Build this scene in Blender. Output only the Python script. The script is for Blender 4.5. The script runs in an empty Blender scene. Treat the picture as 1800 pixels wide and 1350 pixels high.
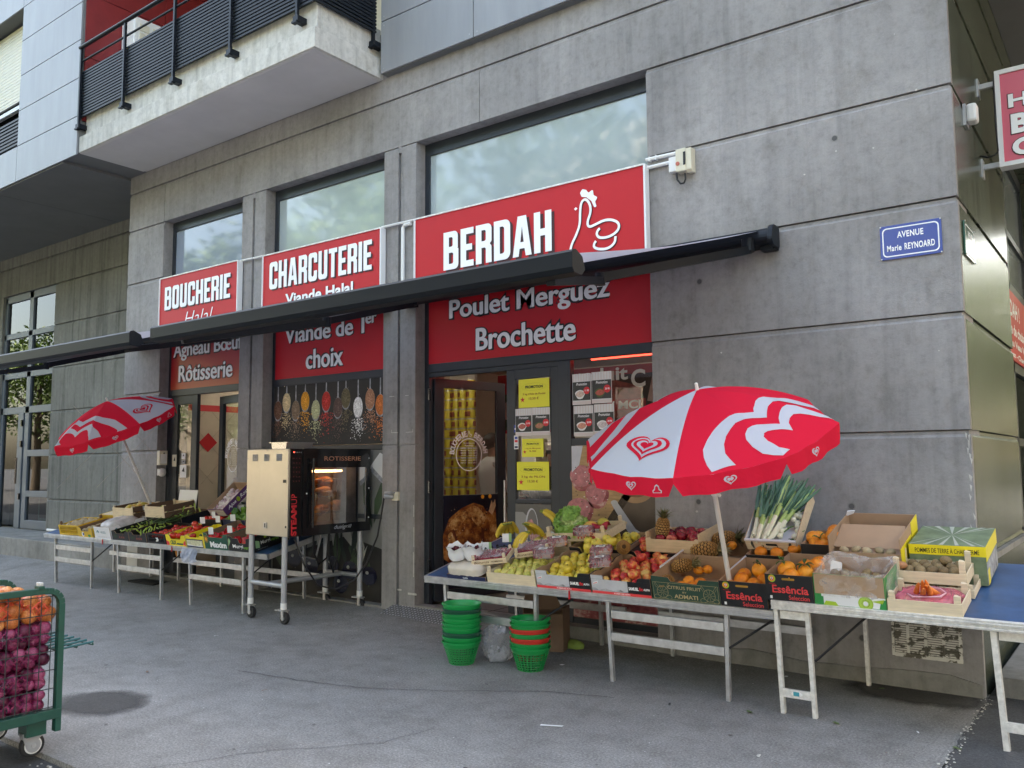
import bpy, bmesh, math, random
from mathutils import Vector as V, Matrix
R = random.Random(11)
S = bpy.context.scene
C = S.collection
rad = math.radians

# ------------------------------------------------------------------ camera
cd = bpy.data.cameras.new("camera")
cam = bpy.data.objects.new("camera", cd); C.objects.link(cam)
cd.sensor_width = 36.0; cd.lens = 1489.19 / 1800 * 36; cd.clip_end = 500; cd.clip_start = 0.05
_yaw, _pit, _rol = -0.6439, 0.0917, -0.0070
_F = V((math.sin(_yaw)*math.cos(_pit), math.cos(_yaw)*math.cos(_pit), math.sin(_pit)))
_r0 = V((math.cos(_yaw), -math.sin(_yaw), 0)); _u0 = _r0.cross(_F)
_r = _r0*math.cos(_rol) + _u0*math.sin(_rol); _u = _u0*math.cos(_rol) - _r0*math.sin(_rol)
M = Matrix((_r, _u, -_F)).transposed().to_4x4(); M.translation = V((0.9508, -6.3485, 1.55))
cam.matrix_world = M
S.camera = cam
S.render.resolution_x = 1024; S.render.resolution_y = 768

# ------------------------------------------------------------------ sky, sun, exposure
SUN_EL, SUN_AZ = rad(50), rad(-28)          # the sun stands behind the building, to the left
W = bpy.data.worlds.new("World"); S.world = W; W.use_nodes = True
nt = W.node_tree; bg = nt.nodes["Background"]
sky = nt.nodes.new("ShaderNodeTexSky"); sky.sky_type = 'NISHITA'; sky.sun_disc = False
sky.sun_elevation = SUN_EL; sky.sun_rotation = SUN_AZ; sky.dust_density = 4.0; sky.air_density = 1.0; sky.ozone_density = 0.6
tn = nt.nodes.new("ShaderNodeMix"); tn.data_type = "RGBA"; tn.blend_type = "MULTIPLY"; tn.inputs[0].default_value = 1; tn.inputs[7].default_value = (1, .935, .80, 1)
nt.links.new(sky.outputs[0], tn.inputs[6]); nt.links.new(tn.outputs[2], bg.inputs[0]); bg.inputs[1].default_value = 0.15
sl = bpy.data.lights.new("sun", 'SUN'); sl.energy = 3.0; sl.angle = rad(0.5); sl.color = (1, 0.93, 0.82)
sun = bpy.data.objects.new("sun", sl); C.objects.link(sun)
_sd = V((math.sin(SUN_AZ)*math.cos(SUN_EL), math.cos(SUN_AZ)*math.cos(SUN_EL), math.sin(SUN_EL)))
sun.rotation_euler = _sd.to_track_quat('Z', 'Y').to_euler(); sun.location = _sd*40
S.view_settings.view_transform = 'Standard'; S.view_settings.look = 'None'
S.view_settings.exposure = 3.2; S.view_settings.gamma = 1.0
S.cycles.use_denoising = True
S.cycles.max_bounces = 6; S.cycles.transparent_max_bounces = 12

# ------------------------------------------------------------------ materials
MATS = {}
def _nodes(name):
    m = bpy.data.materials.new(name); m.use_nodes = True
    n = m.node_tree; b = n.nodes["Principled BSDF"]
    return m, n, b
def _tex(n, scale, detail=4, stretch=None, rough=0.6, kind='NOISE', coord='Object'):
    tc = n.nodes.new("ShaderNodeTexCoord"); o = tc.outputs[coord]
    if stretch:
        mp = n.nodes.new("ShaderNodeMapping"); mp.inputs["Scale"].default_value = stretch
        n.links.new(o, mp.inputs[0]); o = mp.outputs[0]
    if kind == 'NOISE':
        t = n.nodes.new("ShaderNodeTexNoise"); t.inputs["Detail"].default_value = detail; t.inputs["Roughness"].default_value = rough
    elif kind == 'VOR':
        t = n.nodes.new("ShaderNodeTexVoronoi")
    elif kind == 'WAVE':
        t = n.nodes.new("ShaderNodeTexWave"); t.inputs["Distortion"].default_value = 3
    t.inputs["Scale"].default_value = scale
    n.links.new(o, t.inputs["Vector"])
    return t
def _ramp(n, fac, stops):
    r = n.nodes.new("ShaderNodeValToRGB"); e = r.color_ramp.elements
    while len(e) < len(stops): e.new(0.5)
    for el, (p, c) in zip(e, stops):
        el.position = p; el.color = (*c, 1)
    n.links.new(fac, r.inputs[0]); return r.outputs[0]
def _mul(n, a, b, fac=1.0, mode='MULTIPLY'):
    x = n.nodes.new("ShaderNodeMix"); x.data_type = 'RGBA'; x.blend_type = mode; x.inputs[0].default_value = fac
    n.links.new(a, x.inputs[6])
    if isinstance(b, tuple): x.inputs[7].default_value = (*b, 1)
    else: n.links.new(b, x.inputs[7])
    return x.outputs[2]
def _bump(n, b, h, strength, dist=0.01):
    u = n.nodes.new("ShaderNodeBump"); u.inputs["Strength"].default_value = strength; u.inputs["Distance"].default_value = dist
    n.links.new(h, u.inputs["Height"]); n.links.new(u.outputs[0], b.inputs["Normal"])
def mat(name, col, rough=0.6, metal=0.0, var=0.0, vscale=8.0, bump=0.0, bscale=40.0, stretch=None, rnd=0.0, coat=0.0, emit=None, spec=None, sss=0.0, trans=0.0, alpha=None):
    if name in MATS: return MATS[name]
    m, n, b = _nodes(name)
    b.inputs["Base Color"].default_value = (*col, 1); b.inputs["Roughness"].default_value = rough; b.inputs["Metallic"].default_value = metal
    if coat: b.inputs["Coat Weight"].default_value = coat; b.inputs["Coat Roughness"].default_value = 0.15
    if spec is not None: b.inputs["Specular IOR Level"].default_value = spec
    if sss:
        b.inputs["Subsurface Weight"].default_value = sss; b.inputs["Subsurface Radius"].default_value = (0.02, 0.01, 0.005)
    if trans: b.inputs["Transmission Weight"].default_value = trans
    if alpha is not None: b.inputs["Alpha"].default_value = alpha
    out = None
    if var:
        t = _tex(n, vscale, 5, stretch)
        out = _ramp(n, t.outputs["Fac"], [(0.3, tuple(c*(1-var) for c in col)), (0.7, tuple(min(1, c*(1+var)) for c in col))])
    if rnd:
        oi = n.nodes.new("ShaderNodeObjectInfo")
        rr = _ramp(n, oi.outputs["Random"], [(0, (1-rnd,)*3), (1, (1.0, 1.0, 1.0))])
        if out is None:
            rgb = n.nodes.new("ShaderNodeRGB"); rgb.outputs[0].default_value = (*col, 1); out = rgb.outputs[0]
        out = _mul(n, out, rr)
    if out is not None: n.links.new(out, b.inputs["Base Color"])
    if bump:
        t2 = _tex(n, bscale, 4, stretch); _bump(n, b, t2.outputs["Fac"], bump)
    if emit:
        b.inputs["Emission Color"].default_value = (*emit[0], 1); b.inputs["Emission Strength"].default_value = emit[1]
    MATS[name] = m; return m
def ramp_mat(name, stops, scale=6.0, rough=0.4, rnd=0.25, bump=0.0, bscale=60, kind='NOISE', coat=0.0, axis=None, detail=3, stretch=None):
    """fruit skins: a colour ramp over noise, shifted per object"""
    m, n, b = _nodes(name)
    t = _tex(n, scale, detail, stretch, kind=kind)
    oi = n.nodes.new("ShaderNodeObjectInfo")
    add = n.nodes.new("ShaderNodeMath"); add.operation = 'MULTIPLY_ADD'; add.inputs[1].default_value = rnd
    n.links.new(oi.outputs["Random"], add.inputs[0])
    f = t.outputs["Distance"] if kind == 'VOR' else t.outputs["Fac"]
    n.links.new(f, add.inputs[2])
    sub = n.nodes.new("ShaderNodeMath"); sub.operation = 'SUBTRACT'; sub.inputs[1].default_value = rnd*0.5
    n.links.new(add.outputs[0], sub.inputs[0])
    n.links.new(_ramp(n, sub.outputs[0], stops), b.inputs["Base Color"])
    b.inputs["Roughness"].default_value = rough
    if kind == "NOISE" and b.inputs["Base Color"].is_linked:
        cs = b.inputs["Base Color"].links[0].from_socket; sp = _tex(n, scale*6+16, 2); n.links.new(_mul(n, cs, _ramp(n, sp.outputs["Fac"], [(.25, (.72, .64, .55)), (.33, (1, 1, 1)), (.75, (1.08, 1.06, 1.02))])), b.inputs["Base Color"])
    if coat: b.inputs["Coat Weight"].default_value = coat
    if bump:
        t2 = _tex(n, bscale, 3); _bump(n, b, t2.outputs["Fac"], bump)
    MATS[name] = m; return m
def concrete(name, c, streak=0.16, blotch=0.22, rough=0.85, bump=0.35, tint=None):
    m, n, b = _nodes(name)
    big = _tex(n, 0.65, 6); r1 = _ramp(n, big.outputs["Fac"], [(0.3, tuple(x*(1-blotch) for x in c)), (0.72, tuple(x*(1+blotch) for x in c))])
    stx = _tex(n, 1.0, 4, (9, 9, 0.35)); r2 = _ramp(n, stx.outputs["Fac"], [(0.32, (1-streak*1.6,)*3), (0.5, (1.0, 1.0, 1.0)), (0.75, (1+streak*.6,)*3)])
    o = _mul(n, r1, r2)
    sp = _tex(n, 13, 9, rough=.8); r3 = _ramp(n, sp.outputs["Fac"], [(0.32, (.76, .76, .76)), (0.5, (1, 1, 1)), (0.70, (1.14, 1.14, 1.14))])
    o = _mul(n, o, r3)
    st = _tex(n, 3.3, 6, (1, 1, 0.6), rough=.7); r4 = _ramp(n, st.outputs["Fac"], [(0.52, (1, 1, 1)), (0.70, (.78, .77, .74))])
    o = _mul(n, o, r4)
    if tint:
        tx = _tex(n, 0.7, 3, (6, 6, .8)); r5 = _ramp(n, tx.outputs["Fac"], [(0.35, (1, 1, 1)), (0.65, tint)]); o = _mul(n, o, r5)
    n.links.new(o, b.inputs["Base Color"]); b.inputs["Roughness"].default_value = rough
    if rough < .5: b.inputs["Specular IOR Level"].default_value = .15
    t2 = _tex(n, 55, 6, rough=.7); _bump(n, b, t2.outputs["Fac"], bump, .006)
    MATS[name] = m; return m
def asphalt(name, c, patch=0.25):
    m, n, b = _nodes(name)
    big = _tex(n, 0.55, 6, rough=.65); r1 = _ramp(n, big.outputs["Fac"], [(0.3, tuple(x*(1-patch) for x in c)), (0.7, tuple(x*(1+patch) for x in c))])
    mid = _tex(n, 5, 6, rough=.7); r2 = _ramp(n, mid.outputs["Fac"], [(0.3, (.82,)*3), (0.7, (1.15,)*3)])
    o = _mul(n, r1, r2)
    sp = _tex(n, 75, 5, rough=.85); r3 = _ramp(n, sp.outputs["Fac"], [(0.34, (.52,)*3), (0.5, (1,)*3), (0.66, (1.75, 1.75, 1.7))])
    st = _tex(n, 1.7, 7, rough=.75); o = _mul(n, o, _ramp(n, st.outputs["Fac"], [(0.36, (.82, .81, .80)), (0.50, (1, 1, 1)), (0.70, (1.10, 1.10, 1.10))]))
    o = _mul(n, o, r3)
    n.links.new(o, b.inputs["Base Color"]); b.inputs["Roughness"].default_value = 0.82
    _bump(n, b, sp.outputs["Fac"], 0.6, .004)
    MATS[name] = m; return m
def glass(name, tint=(.9, .95, .95), refl=1.0, clear=.9):
    m = bpy.data.materials.new(name); m.use_nodes = True; n = m.node_tree; n.nodes.clear()
    o = n.nodes.new("ShaderNodeOutputMaterial"); mx = n.nodes.new("ShaderNodeMixShader")
    tr = n.nodes.new("ShaderNodeBsdfTransparent"); tr.inputs[0].default_value = (*[t*clear for t in tint], 1)
    gl = n.nodes.new("ShaderNodeBsdfGlossy"); gl.inputs["Roughness"].default_value = 0.01; gl.inputs[0].default_value = (refl, refl, refl, 1)
    fr = n.nodes.new("ShaderNodeFresnel"); fr.inputs[0].default_value = 1.5
    n.links.new(fr.outputs[0], mx.inputs[0]); n.links.new(tr.outputs[0], mx.inputs[1]); n.links.new(gl.outputs[0], mx.inputs[2]); n.links.new(mx.outputs[0], o.inputs[0])
    MATS[name] = m; return m
def film(name, col, op, rough=.25, var=0.0):
    """thin plastic film / bag: partly see-through, wrinkled, glossy"""
    m = bpy.data.materials.new(name); m.use_nodes = True; n = m.node_tree; b = n.nodes["Principled BSDF"]
    b.inputs["Base Color"].default_value = (*col, 1); b.inputs["Roughness"].default_value = rough
    t = _tex(n, 14, 5); _bump(n, b, t.outputs["Fac"], .8, .02)
    b.inputs["Alpha"].default_value = op
    if var:
        t2 = _tex(n, 9, 5)
        mr = n.nodes.new("ShaderNodeMapRange"); mr.inputs[1].default_value = .35; mr.inputs[2].default_value = .7
        mr.inputs[3].default_value = max(0, op-var); mr.inputs[4].default_value = min(1, op+var)
        n.links.new(t2.outputs["Fac"], mr.inputs[0]); n.links.new(mr.outputs[0], b.inputs["Alpha"])
    MATS[name] = m; return m

def netmat(name, col):
    m = bpy.data.materials.new(name); m.use_nodes = True; n = m.node_tree; b = n.nodes["Principled BSDF"]; b.inputs["Base Color"].default_value = (*col, 1); b.inputs["Roughness"].default_value = .5
    outs = []
    for st in ((1, 1, 1), (1, 1, -1)):
        t = _tex(n, 13, 0, st, kind='WAVE'); t.bands_direction = 'DIAGONAL'; t.inputs["Distortion"].default_value = 1.2; outs.append(t.outputs["Fac"])
    mx = n.nodes.new("ShaderNodeMath"); mx.operation = 'MAXIMUM'; n.links.new(outs[0], mx.inputs[0]); n.links.new(outs[1], mx.inputs[1])
    mr = n.nodes.new("ShaderNodeMapRange"); mr.inputs[1].default_value = .80; mr.inputs[2].default_value = .93; mr.inputs[3].default_value = .16; mr.inputs[4].default_value = .85
    n.links.new(mx.outputs[0], mr.inputs[0]); n.links.new(mr.outputs[0], b.inputs["Alpha"]); MATS[name] = m; return m
CONC = concrete("concrete_grey", (.285, .274, .268), streak=.10, blotch=.26)
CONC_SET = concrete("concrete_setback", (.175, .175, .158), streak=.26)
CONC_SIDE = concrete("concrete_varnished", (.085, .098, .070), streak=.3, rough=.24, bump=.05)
CONC_LOW = concrete("concrete_plinth", (.24, .235, .22), streak=.1, blotch=.35)
CONC_PALE = concrete("concrete_pale", (.56, .545, .50), streak=.14, blotch=.12)
PAVE = asphalt("asphalt_pavement", (.222, .216, .208), .16)
ROAD = asphalt("asphalt_dark", (.060, .061, .064))
def wetmat():
    m = asphalt("asphalt_wet", (.085, .083, .080)); m.node_tree.nodes["Principled BSDF"].inputs["Roughness"].default_value = .6; return m
WET = wetmat()
def soft_wet():
    m = asphalt("asphalt_damp", (.060, .058, .056)); n = m.node_tree; b = n.nodes["Principled BSDF"]; b.inputs["Roughness"].default_value = .62
    tc = n.nodes.new("ShaderNodeTexCoord"); d = n.nodes.new("ShaderNodeVectorMath"); d.operation = 'DISTANCE'; d.inputs[1].default_value = (.5, .5, 0); k = n.nodes.new("ShaderNodeVectorMath"); k.operation = 'MULTIPLY'; k.inputs[1].default_value = (1, 1, 0); n.links.new(tc.outputs["Generated"], k.inputs[0]); n.links.new(k.outputs[0], d.inputs[0])
    t = _tex(n, 5, 5); a = n.nodes.new("ShaderNodeMath"); a.operation = 'MULTIPLY_ADD'; a.inputs[1].default_value = .28; n.links.new(t.outputs["Fac"], a.inputs[0]); n.links.new(d.outputs["Value"], a.inputs[2])
    mr = n.nodes.new("ShaderNodeMapRange"); mr.inputs[1].default_value = .42; mr.inputs[2].default_value = .60; mr.inputs[3].default_value = .85; mr.inputs[4].default_value = 0; n.links.new(a.outputs[0], mr.inputs[0]); n.links.new(mr.outputs[0], b.inputs["Alpha"]); return m
DAMP = soft_wet()
CLAD = mat("zinc_cladding", (.255, .265, .28), .42, .0, var=.10, vscale=1.6, stretch=(3, 3, .5), bump=.04)
SOFF = mat("soffit_paint", (.58, .57, .55), .8, var=.06, vscale=2)
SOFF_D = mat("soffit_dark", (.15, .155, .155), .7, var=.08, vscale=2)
FRAME = mat("aluminium_anthracite", (.030, .037, .047), .38, .2, var=.1, vscale=5)
FRAME_B = mat("aluminium_blue_grey", (.10, .125, .155), .4, .1)
DARK = mat("dark_gap", (.012, .012, .013), .9)
ALU = mat("galvanised_steel", (.58, .59, .60), .38, .75, var=.18, vscale=14, bump=.08, bscale=60)
ALU_W = mat("worn_aluminium", (.70, .69, .66), .5, .35, var=.22, vscale=26)
ALU_G = mat("grey_tube", (.42, .43, .45), .38, .35, var=.08)
WHITE = mat("white_paint", (.78, .79, .80), .5)
OFFW = mat("cream_plastic", (.66, .62, .48), .45, var=.06)
WHITE_P = mat("white_plastic", (.76, .76, .74), .4)
RED = mat("sign_red", (.50, .018, .026), .45, spec=.3)
RED_D = mat("sign_red_deep", (.52, .014, .024), .4, spec=.3)
PINK = mat("sign_faded_red", (.62, .10, .17), .35)
LETTER = mat("letter_white", (.90, .91, .93), .45)
LETTER_S = mat("letter_shadow", (.05, .012, .014), .6)
INK = mat("black_ink", (.012, .012, .014), .5)
BLACKG = mat("black_gloss", (.010, .011, .013), .12, coat=.6)
AWN = mat("awning_bar", (.010, .013, .018), .42, .0, spec=.22)
AWNF = mat("awning_fabric", (.50, .47, .52), .9, bump=.1, bscale=200)
def _through(m, col, f):
    n = m.node_tree; b = n.nodes["Principled BSDF"]; o = n.nodes["Material Output"]; t = n.nodes.new("ShaderNodeBsdfTranslucent"); t.inputs[0].default_value = (*col, 1); x = n.nodes.new("ShaderNodeMixShader"); x.inputs[0].default_value = f
    n.links.new(b.outputs[0], x.inputs[1]); n.links.new(t.outputs[0], x.inputs[2]); n.links.new(x.outputs[0], o.inputs[0])
_through(AWNF, (.60, .56, .60), .38)
BLUE = mat("blue_vinyl", (.034, .085, .20), .38, var=.3, vscale=5, bump=.06, bscale=9)
PLATE = mat("enamel_blue", (.055, .085, .36), .18, coat=.7)
PLATE_G = mat("enamel_green", (.03, .12, .09), .15, coat=.8)
KRAFT = mat("kraft_cardboard", (.40, .27, .17), .85, var=.08, vscale=6)
KRAFT_D = mat("brown_cardboard", (.20, .125, .08), .85, var=.1, vscale=6)
WOOD = mat("poplar_wood", (.64, .50, .32), .75, var=.14, vscale=7, stretch=(1, 9, 9), bump=.1)
WOOD_P = mat("pale_wood", (.72, .60, .42), .75, var=.12, vscale=7, stretch=(1, 9, 9), bump=.1)
NAVY = mat("navy_print", (.012, .02, .075), .5)
BLK_C = mat("black_carton", (.010, .011, .013), .45, var=.2, vscale=10)
GRN_C = mat("green_carton", (.020, .060, .040), .5, var=.1, vscale=8)
GRN_M = mat("carton_bottle_green", (.010, .085, .055), .45)
GOLD = mat("gold_print", (.46, .36, .19), .5)
YEL = mat("yellow_print", (.80, .66, .015), .5)
YEL_D = mat("yellow_plastic", (.66, .42, .012), .4, rnd=.1)
WHT_C = mat("white_carton", (.72, .73, .78), .6)
GREY_P = mat("grey_print", (.30, .31, .33), .6, var=.6, vscale=16)
LGREY_P = mat("light_grey_print", (.52, .53, .57), .6, var=.12, vscale=9)
RED_P = mat("red_print", (.62, .025, .035), .5)
REDL_P = mat("bright_red_print", (.72, .055, .06), .5)
GREEN_P = mat("green_print", (.03, .26, .06), .5)
LIME_P = mat("lime_print", (.36, .52, .03), .5)
ORANGE_P = mat("orange_print", (.80, .34, .02), .5)
PURPLE = mat("purple_print", (.11, .035, .16), .5)
CANOPY_R = mat("canopy_red", (.74, .016, .050), .9, bump=.12, bscale=160, spec=.12)
CANOPY_W = mat("canopy_white", (.58, .62, .70), .85, bump=.1, bscale=160, spec=.15)
_through(CANOPY_R, (.80, .03, .06), .25); _through(CANOPY_W, (.66, .68, .76), .25)
POLE = mat("pole_white", (.70, .69, .66), .35, .1)
STEEL = mat("brushed_steel", (.54, .51, .44), .30, .85, var=.05, vscale=5, bump=.03, bscale=7)
STEEL_C = mat("stainless", (.58, .58, .57), .25, .9)
RUBBER = mat("rubber", (.020, .020, .021), .7)
CAGE = mat("cage_green", (.010, .075, .052), .42, var=.15, coat=.2)
WIRE = mat("cage_wire", (.035, .05, .05), .5, .3)
GBASK = mat("basket_green", (.012, .30, .070), .35, rnd=.12)
DBASK = mat("basket_dark", (.015, .085, .050), .4)
RBASK = mat("basket_red", (.56, .035, .025), .4)
LEAF = ramp_mat("leaf_green", [(.3, (.025, .065, .018)), (.6, (.06, .15, .03)), (.8, (.12, .22, .05))], 9, .5)

# ------------------------------------------------------------------ mesh helper
class MB:
    def __init__(s): s.v = []; s.f = []; s.m = []; s.mats = []
    def mi(s, m):
        if m not in s.mats: s.mats.append(m)
        return s.mats.index(m)
    def face(s, pts, m):
        k = len(s.v); s.v += [V(p) for p in pts]; s.f.append(tuple(range(k, k+len(pts)))); s.m.append(s.mi(m))
    def raw(s, vs, fs, m):
        k = len(s.v); s.v += [V(p) for p in vs]; i = s.mi(m)
        for f in fs: s.f.append(tuple(j+k for j in f)); s.m.append(i)
    def box(s, x0, x1, y0, y1, z0, z1, m, M=None):
        p = [V((x, y, z)) for z in (z0, z1) for y in (y0, y1) for x in (x0, x1)]
        if M is not None: p = [M @ q for q in p]
        s.raw(p, [(0, 2, 3, 1), (4, 5, 7, 6), (0, 1, 5, 4), (2, 6, 7, 3), (0, 4, 6, 2), (1, 3, 7, 5)], m)
    def prism(s, poly, o, u, v, n, t, m, mside=None):
        """poly: 2-D outline in the u,v frame at o, extruded by t along n"""
        o, u, v, n = V(o), V(u), V(v), V(n)
        a = [o+u*p[0]+v*p[1] for p in poly]; b = [q+n*t for q in a]; k = len(a)
        s.raw(a+b, [tuple(range(k-1, -1, -1)), tuple(range(k, 2*k))], m)
        s.raw(a+b, [(i, (i+1) % k, k+(i+1) % k, k+i) for i in range(k)], mside or m)
    def bar(s, a, b, w, h, m, up=(0, 0, 1)):
        a, b = V(a), V(b); d = (b-a).normalized(); up = V(up)
        if abs(d.dot(up)) > .95: up = V((0, 1, 0))
        x = d.cross(up).normalized(); z = x.cross(d)
        s.prism([(-w/2, -h/2), (w/2, -h/2), (w/2, h/2), (-w/2, h/2)], a, x, z, d, (b-a).length, m)
    def tube(s, pts, r, m, n=8, close=False, caps=True):
        pts = [V(p) for p in pts]; k = len(pts); rs = r if isinstance(r, (list, tuple)) else [r]*k
        ref = None; vs = []
        for i, p in enumerate(pts):
            if close: d = (pts[(i+1) % k]-pts[i-1]).normalized()
            else: d = (pts[min(i+1, k-1)]-pts[max(i-1, 0)]).normalized()
            if ref is None: ref = d.orthogonal().normalized()
            ref = (ref-d*ref.dot(d)).normalized(); y = d.cross(ref)
            vs += [p+(ref*math.cos(2*math.pi*j/n)+y*math.sin(2*math.pi*j/n))*rs[i] for j in range(n)]
        fs = []
        for i in range(k if close else k-1):
            a, b = i*n, ((i+1) % k)*n
            fs += [(a+j, a+(j+1) % n, b+(j+1) % n, b+j) for j in range(n)]
        if caps and not close: fs += [tuple(range(n-1, -1, -1)), tuple(range((k-1)*n, k*n))]
        s.raw(vs, fs, m)
    def lathe(s, prof, m, n=16, M=None, sx=1, sy=1):
        """prof: (radius, height) pairs"""
        vs = [V((r*math.cos(2*math.pi*j/n)*sx, r*math.sin(2*math.pi*j/n)*sy, h)) for r, h in prof for j in range(n)]
        fs = [(i*n+j, i*n+(j+1) % n, (i+1)*n+(j+1) % n, (i+1)*n+j) for i in range(len(prof)-1) for j in range(n)]
        if prof[0][0] > 1e-4: fs.append(tuple(range(n-1, -1, -1)))
        if prof[-1][0] > 1e-4: fs.append(tuple((len(prof)-1)*n+j for j in range(n)))
        if M is not None: vs = [M @ q for q in vs]
        s.raw(vs, fs, m)
    def ball(s, c, rx, ry, rz, m, n=12, k=8, M=None):
        T = Matrix.Translation(V(c)) @ (M or Matrix()) @ Matrix.Diagonal((rx, ry, rz, 1))
        s.lathe([(math.sin(math.pi*i/k), -math.cos(math.pi*i/k)) for i in range(k+1)], m, n, T)
    def flat(s, vf, o, u, v, m, off=(0, 0), sc=(1, 1), n=None, t=0):
        vs, fs = vf; o, u, v = V(o), V(u), V(v)
        s.raw([o+u*(off[0]+a*sc[0])+v*(off[1]+b*sc[1]) for a, b in vs], fs, m)
    def build(s, name, parent=None, org=None, smooth=False, bevel=0.0, M=None, solid=0.0, sub=0):
        if M is not None: s.v = [M @ q for q in s.v]
        if org is not None: s.v = [q-V(org) for q in s.v]
        me = bpy.data.meshes.new(name); me.from_pydata([tuple(q) for q in s.v], [], s.f)
        for m in s.mats: me.materials.append(m)
        me.polygons.foreach_set("material_index", s.m)
        bm = bmesh.new(); bm.from_mesh(me)
        if smooth or bevel: bmesh.ops.remove_doubles(bm, verts=bm.verts, dist=1e-5)
        bmesh.ops.recalc_face_normals(bm, faces=bm.faces); bm.to_mesh(me); bm.free()
        if smooth:
            me.polygons.foreach_set("use_smooth", [True]*len(me.polygons))
            try: me.set_sharp_from_angle(angle=rad(50))
            except Exception: pass
        o = bpy.data.objects.new(name, me); C.objects.link(o)
        if parent is not None: o.parent = parent
        if bevel:
            b = o.modifiers.new("bevel", 'BEVEL'); b.width = bevel; b.segments = 2; b.limit_method = 'ANGLE'; b.angle_limit = rad(40)
        if sub:
            b = o.modifiers.new("sub", 'SUBSURF'); b.levels = sub; b.render_levels = sub
        if solid:
            b = o.modifiers.new("solid", 'SOLIDIFY'); b.thickness = solid; b.offset = 0
        return o

def tag(o, label, cat, group=None, kind=None):
    if label: o["label"] = label
    if cat: o["category"] = cat
    if group: o["group"] = group
    if kind: o["kind"] = kind
    return o
def thing(name, label, cat, loc=(0, 0, 0), group=None, M=None, rz=0.0):
    o = bpy.data.objects.new(name, None); C.objects.link(o); o.empty_display_size = .1
    if M is not None: o.matrix_world = M
    else: o.location = loc; o.rotation_euler = (0, 0, rz)
    return tag(o, label, cat, group)
def dup(root, M, label=None, group=None):
    r = root.copy(); C.objects.link(r); r.matrix_world = M
    if label: r["label"] = label
    if group: r["group"] = group
    for ch in root.children:
        c = ch.copy(); C.objects.link(c); c.parent = r
        for g in ch.children:
            d = g.copy(); C.objects.link(d); d.parent = c
    return r

# ------------------------------------------------------------------ lettering
def _curve_mesh(cu):
    o = bpy.data.objects.new("t", cu); C.objects.link(o)
    dg = bpy.context.evaluated_depsgraph_get(); me = bpy.data.meshes.new_from_object(o.evaluated_get(dg))
    vs = [(v.co.x, v.co.y) for v in me.vertices]; fs = [tuple(p.vertices) for p in me.polygons]
    bpy.data.objects.remove(o); bpy.data.curves.remove(cu); bpy.data.meshes.remove(me)
    return vs, fs
_tc = {}
def text2d(s, bold=0.0, shear=0.0, space=1.0):
    """text outline scaled so that its box is (0..1, 0..1)"""
    k = (s, bold, shear, space)
    if k in _tc: return _tc[k]
    cu = bpy.data.curves.new("t", 'FONT'); cu.body = s; cu.size = 1; cu.offset = bold; cu.shear = shear; cu.space_character = space
    cu.resolution_u = 4; cu.fill_mode = 'FRONT'
    vs, fs = _curve_mesh(cu)
    x0 = min(v[0] for v in vs); x1 = max(v[0] for v in vs); y0 = min(v[1] for v in vs); y1 = max(v[1] for v in vs)
    r = ([((x-x0)/(x1-x0), (y-y0)/(y1-y0)) for x, y in vs], fs)
    _tc[k] = r; return r
def write(mb, s, o, u, v, x0, x1, z0, z1, m, bold=0.02, shear=0.0, space=1.0):
    mb.flat(text2d(s, bold, shear, space), o, u, v, m, (x0, z0), (x1-x0, z1-z0))
def fillet(pts, seg=4):
    out = []; n = len(pts)
    for i, p in enumerate(pts):
        r = p[2] if len(p) > 2 else 0
        if not r: out.append((p[0], p[1])); continue
        a = V(pts[i-1][:2])-V(p[:2]); b = V(pts[(i+1) % n][:2])-V(p[:2]); c = V(p[:2])
        ang = a.angle(b); t = min(r/math.tan(ang/2), a.length*.49, b.length*.49); rr = t*math.tan(ang/2)
        an, bn = a.normalized(), b.normalized(); ctr = c+(an+bn).normalized()*(rr/math.sin(ang/2))
        p0, p1 = c+an*t-ctr, c+bn*t-ctr
        a0 = math.atan2(p0.y, p0.x); d = (math.atan2(p1.y, p1.x)-a0+math.pi) % (2*math.pi)-math.pi
        out += [(ctr.x+rr*math.cos(a0+d*k/seg), ctr.y+rr*math.sin(a0+d*k/seg)) for k in range(seg+1)]
    return out
def outline2d(contours):
    cu = bpy.data.curves.new("g", 'CURVE'); cu.dimensions = '2D'; cu.fill_mode = 'FRONT'
    for c in contours:
        sp = cu.splines.new('POLY'); sp.points.add(len(c)-1); sp.use_cyclic_u = True
        for q, p in zip(c, sp.points): p.co = (q[0], q[1], 0, 1)
    return _curve_mesh(cu)
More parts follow.
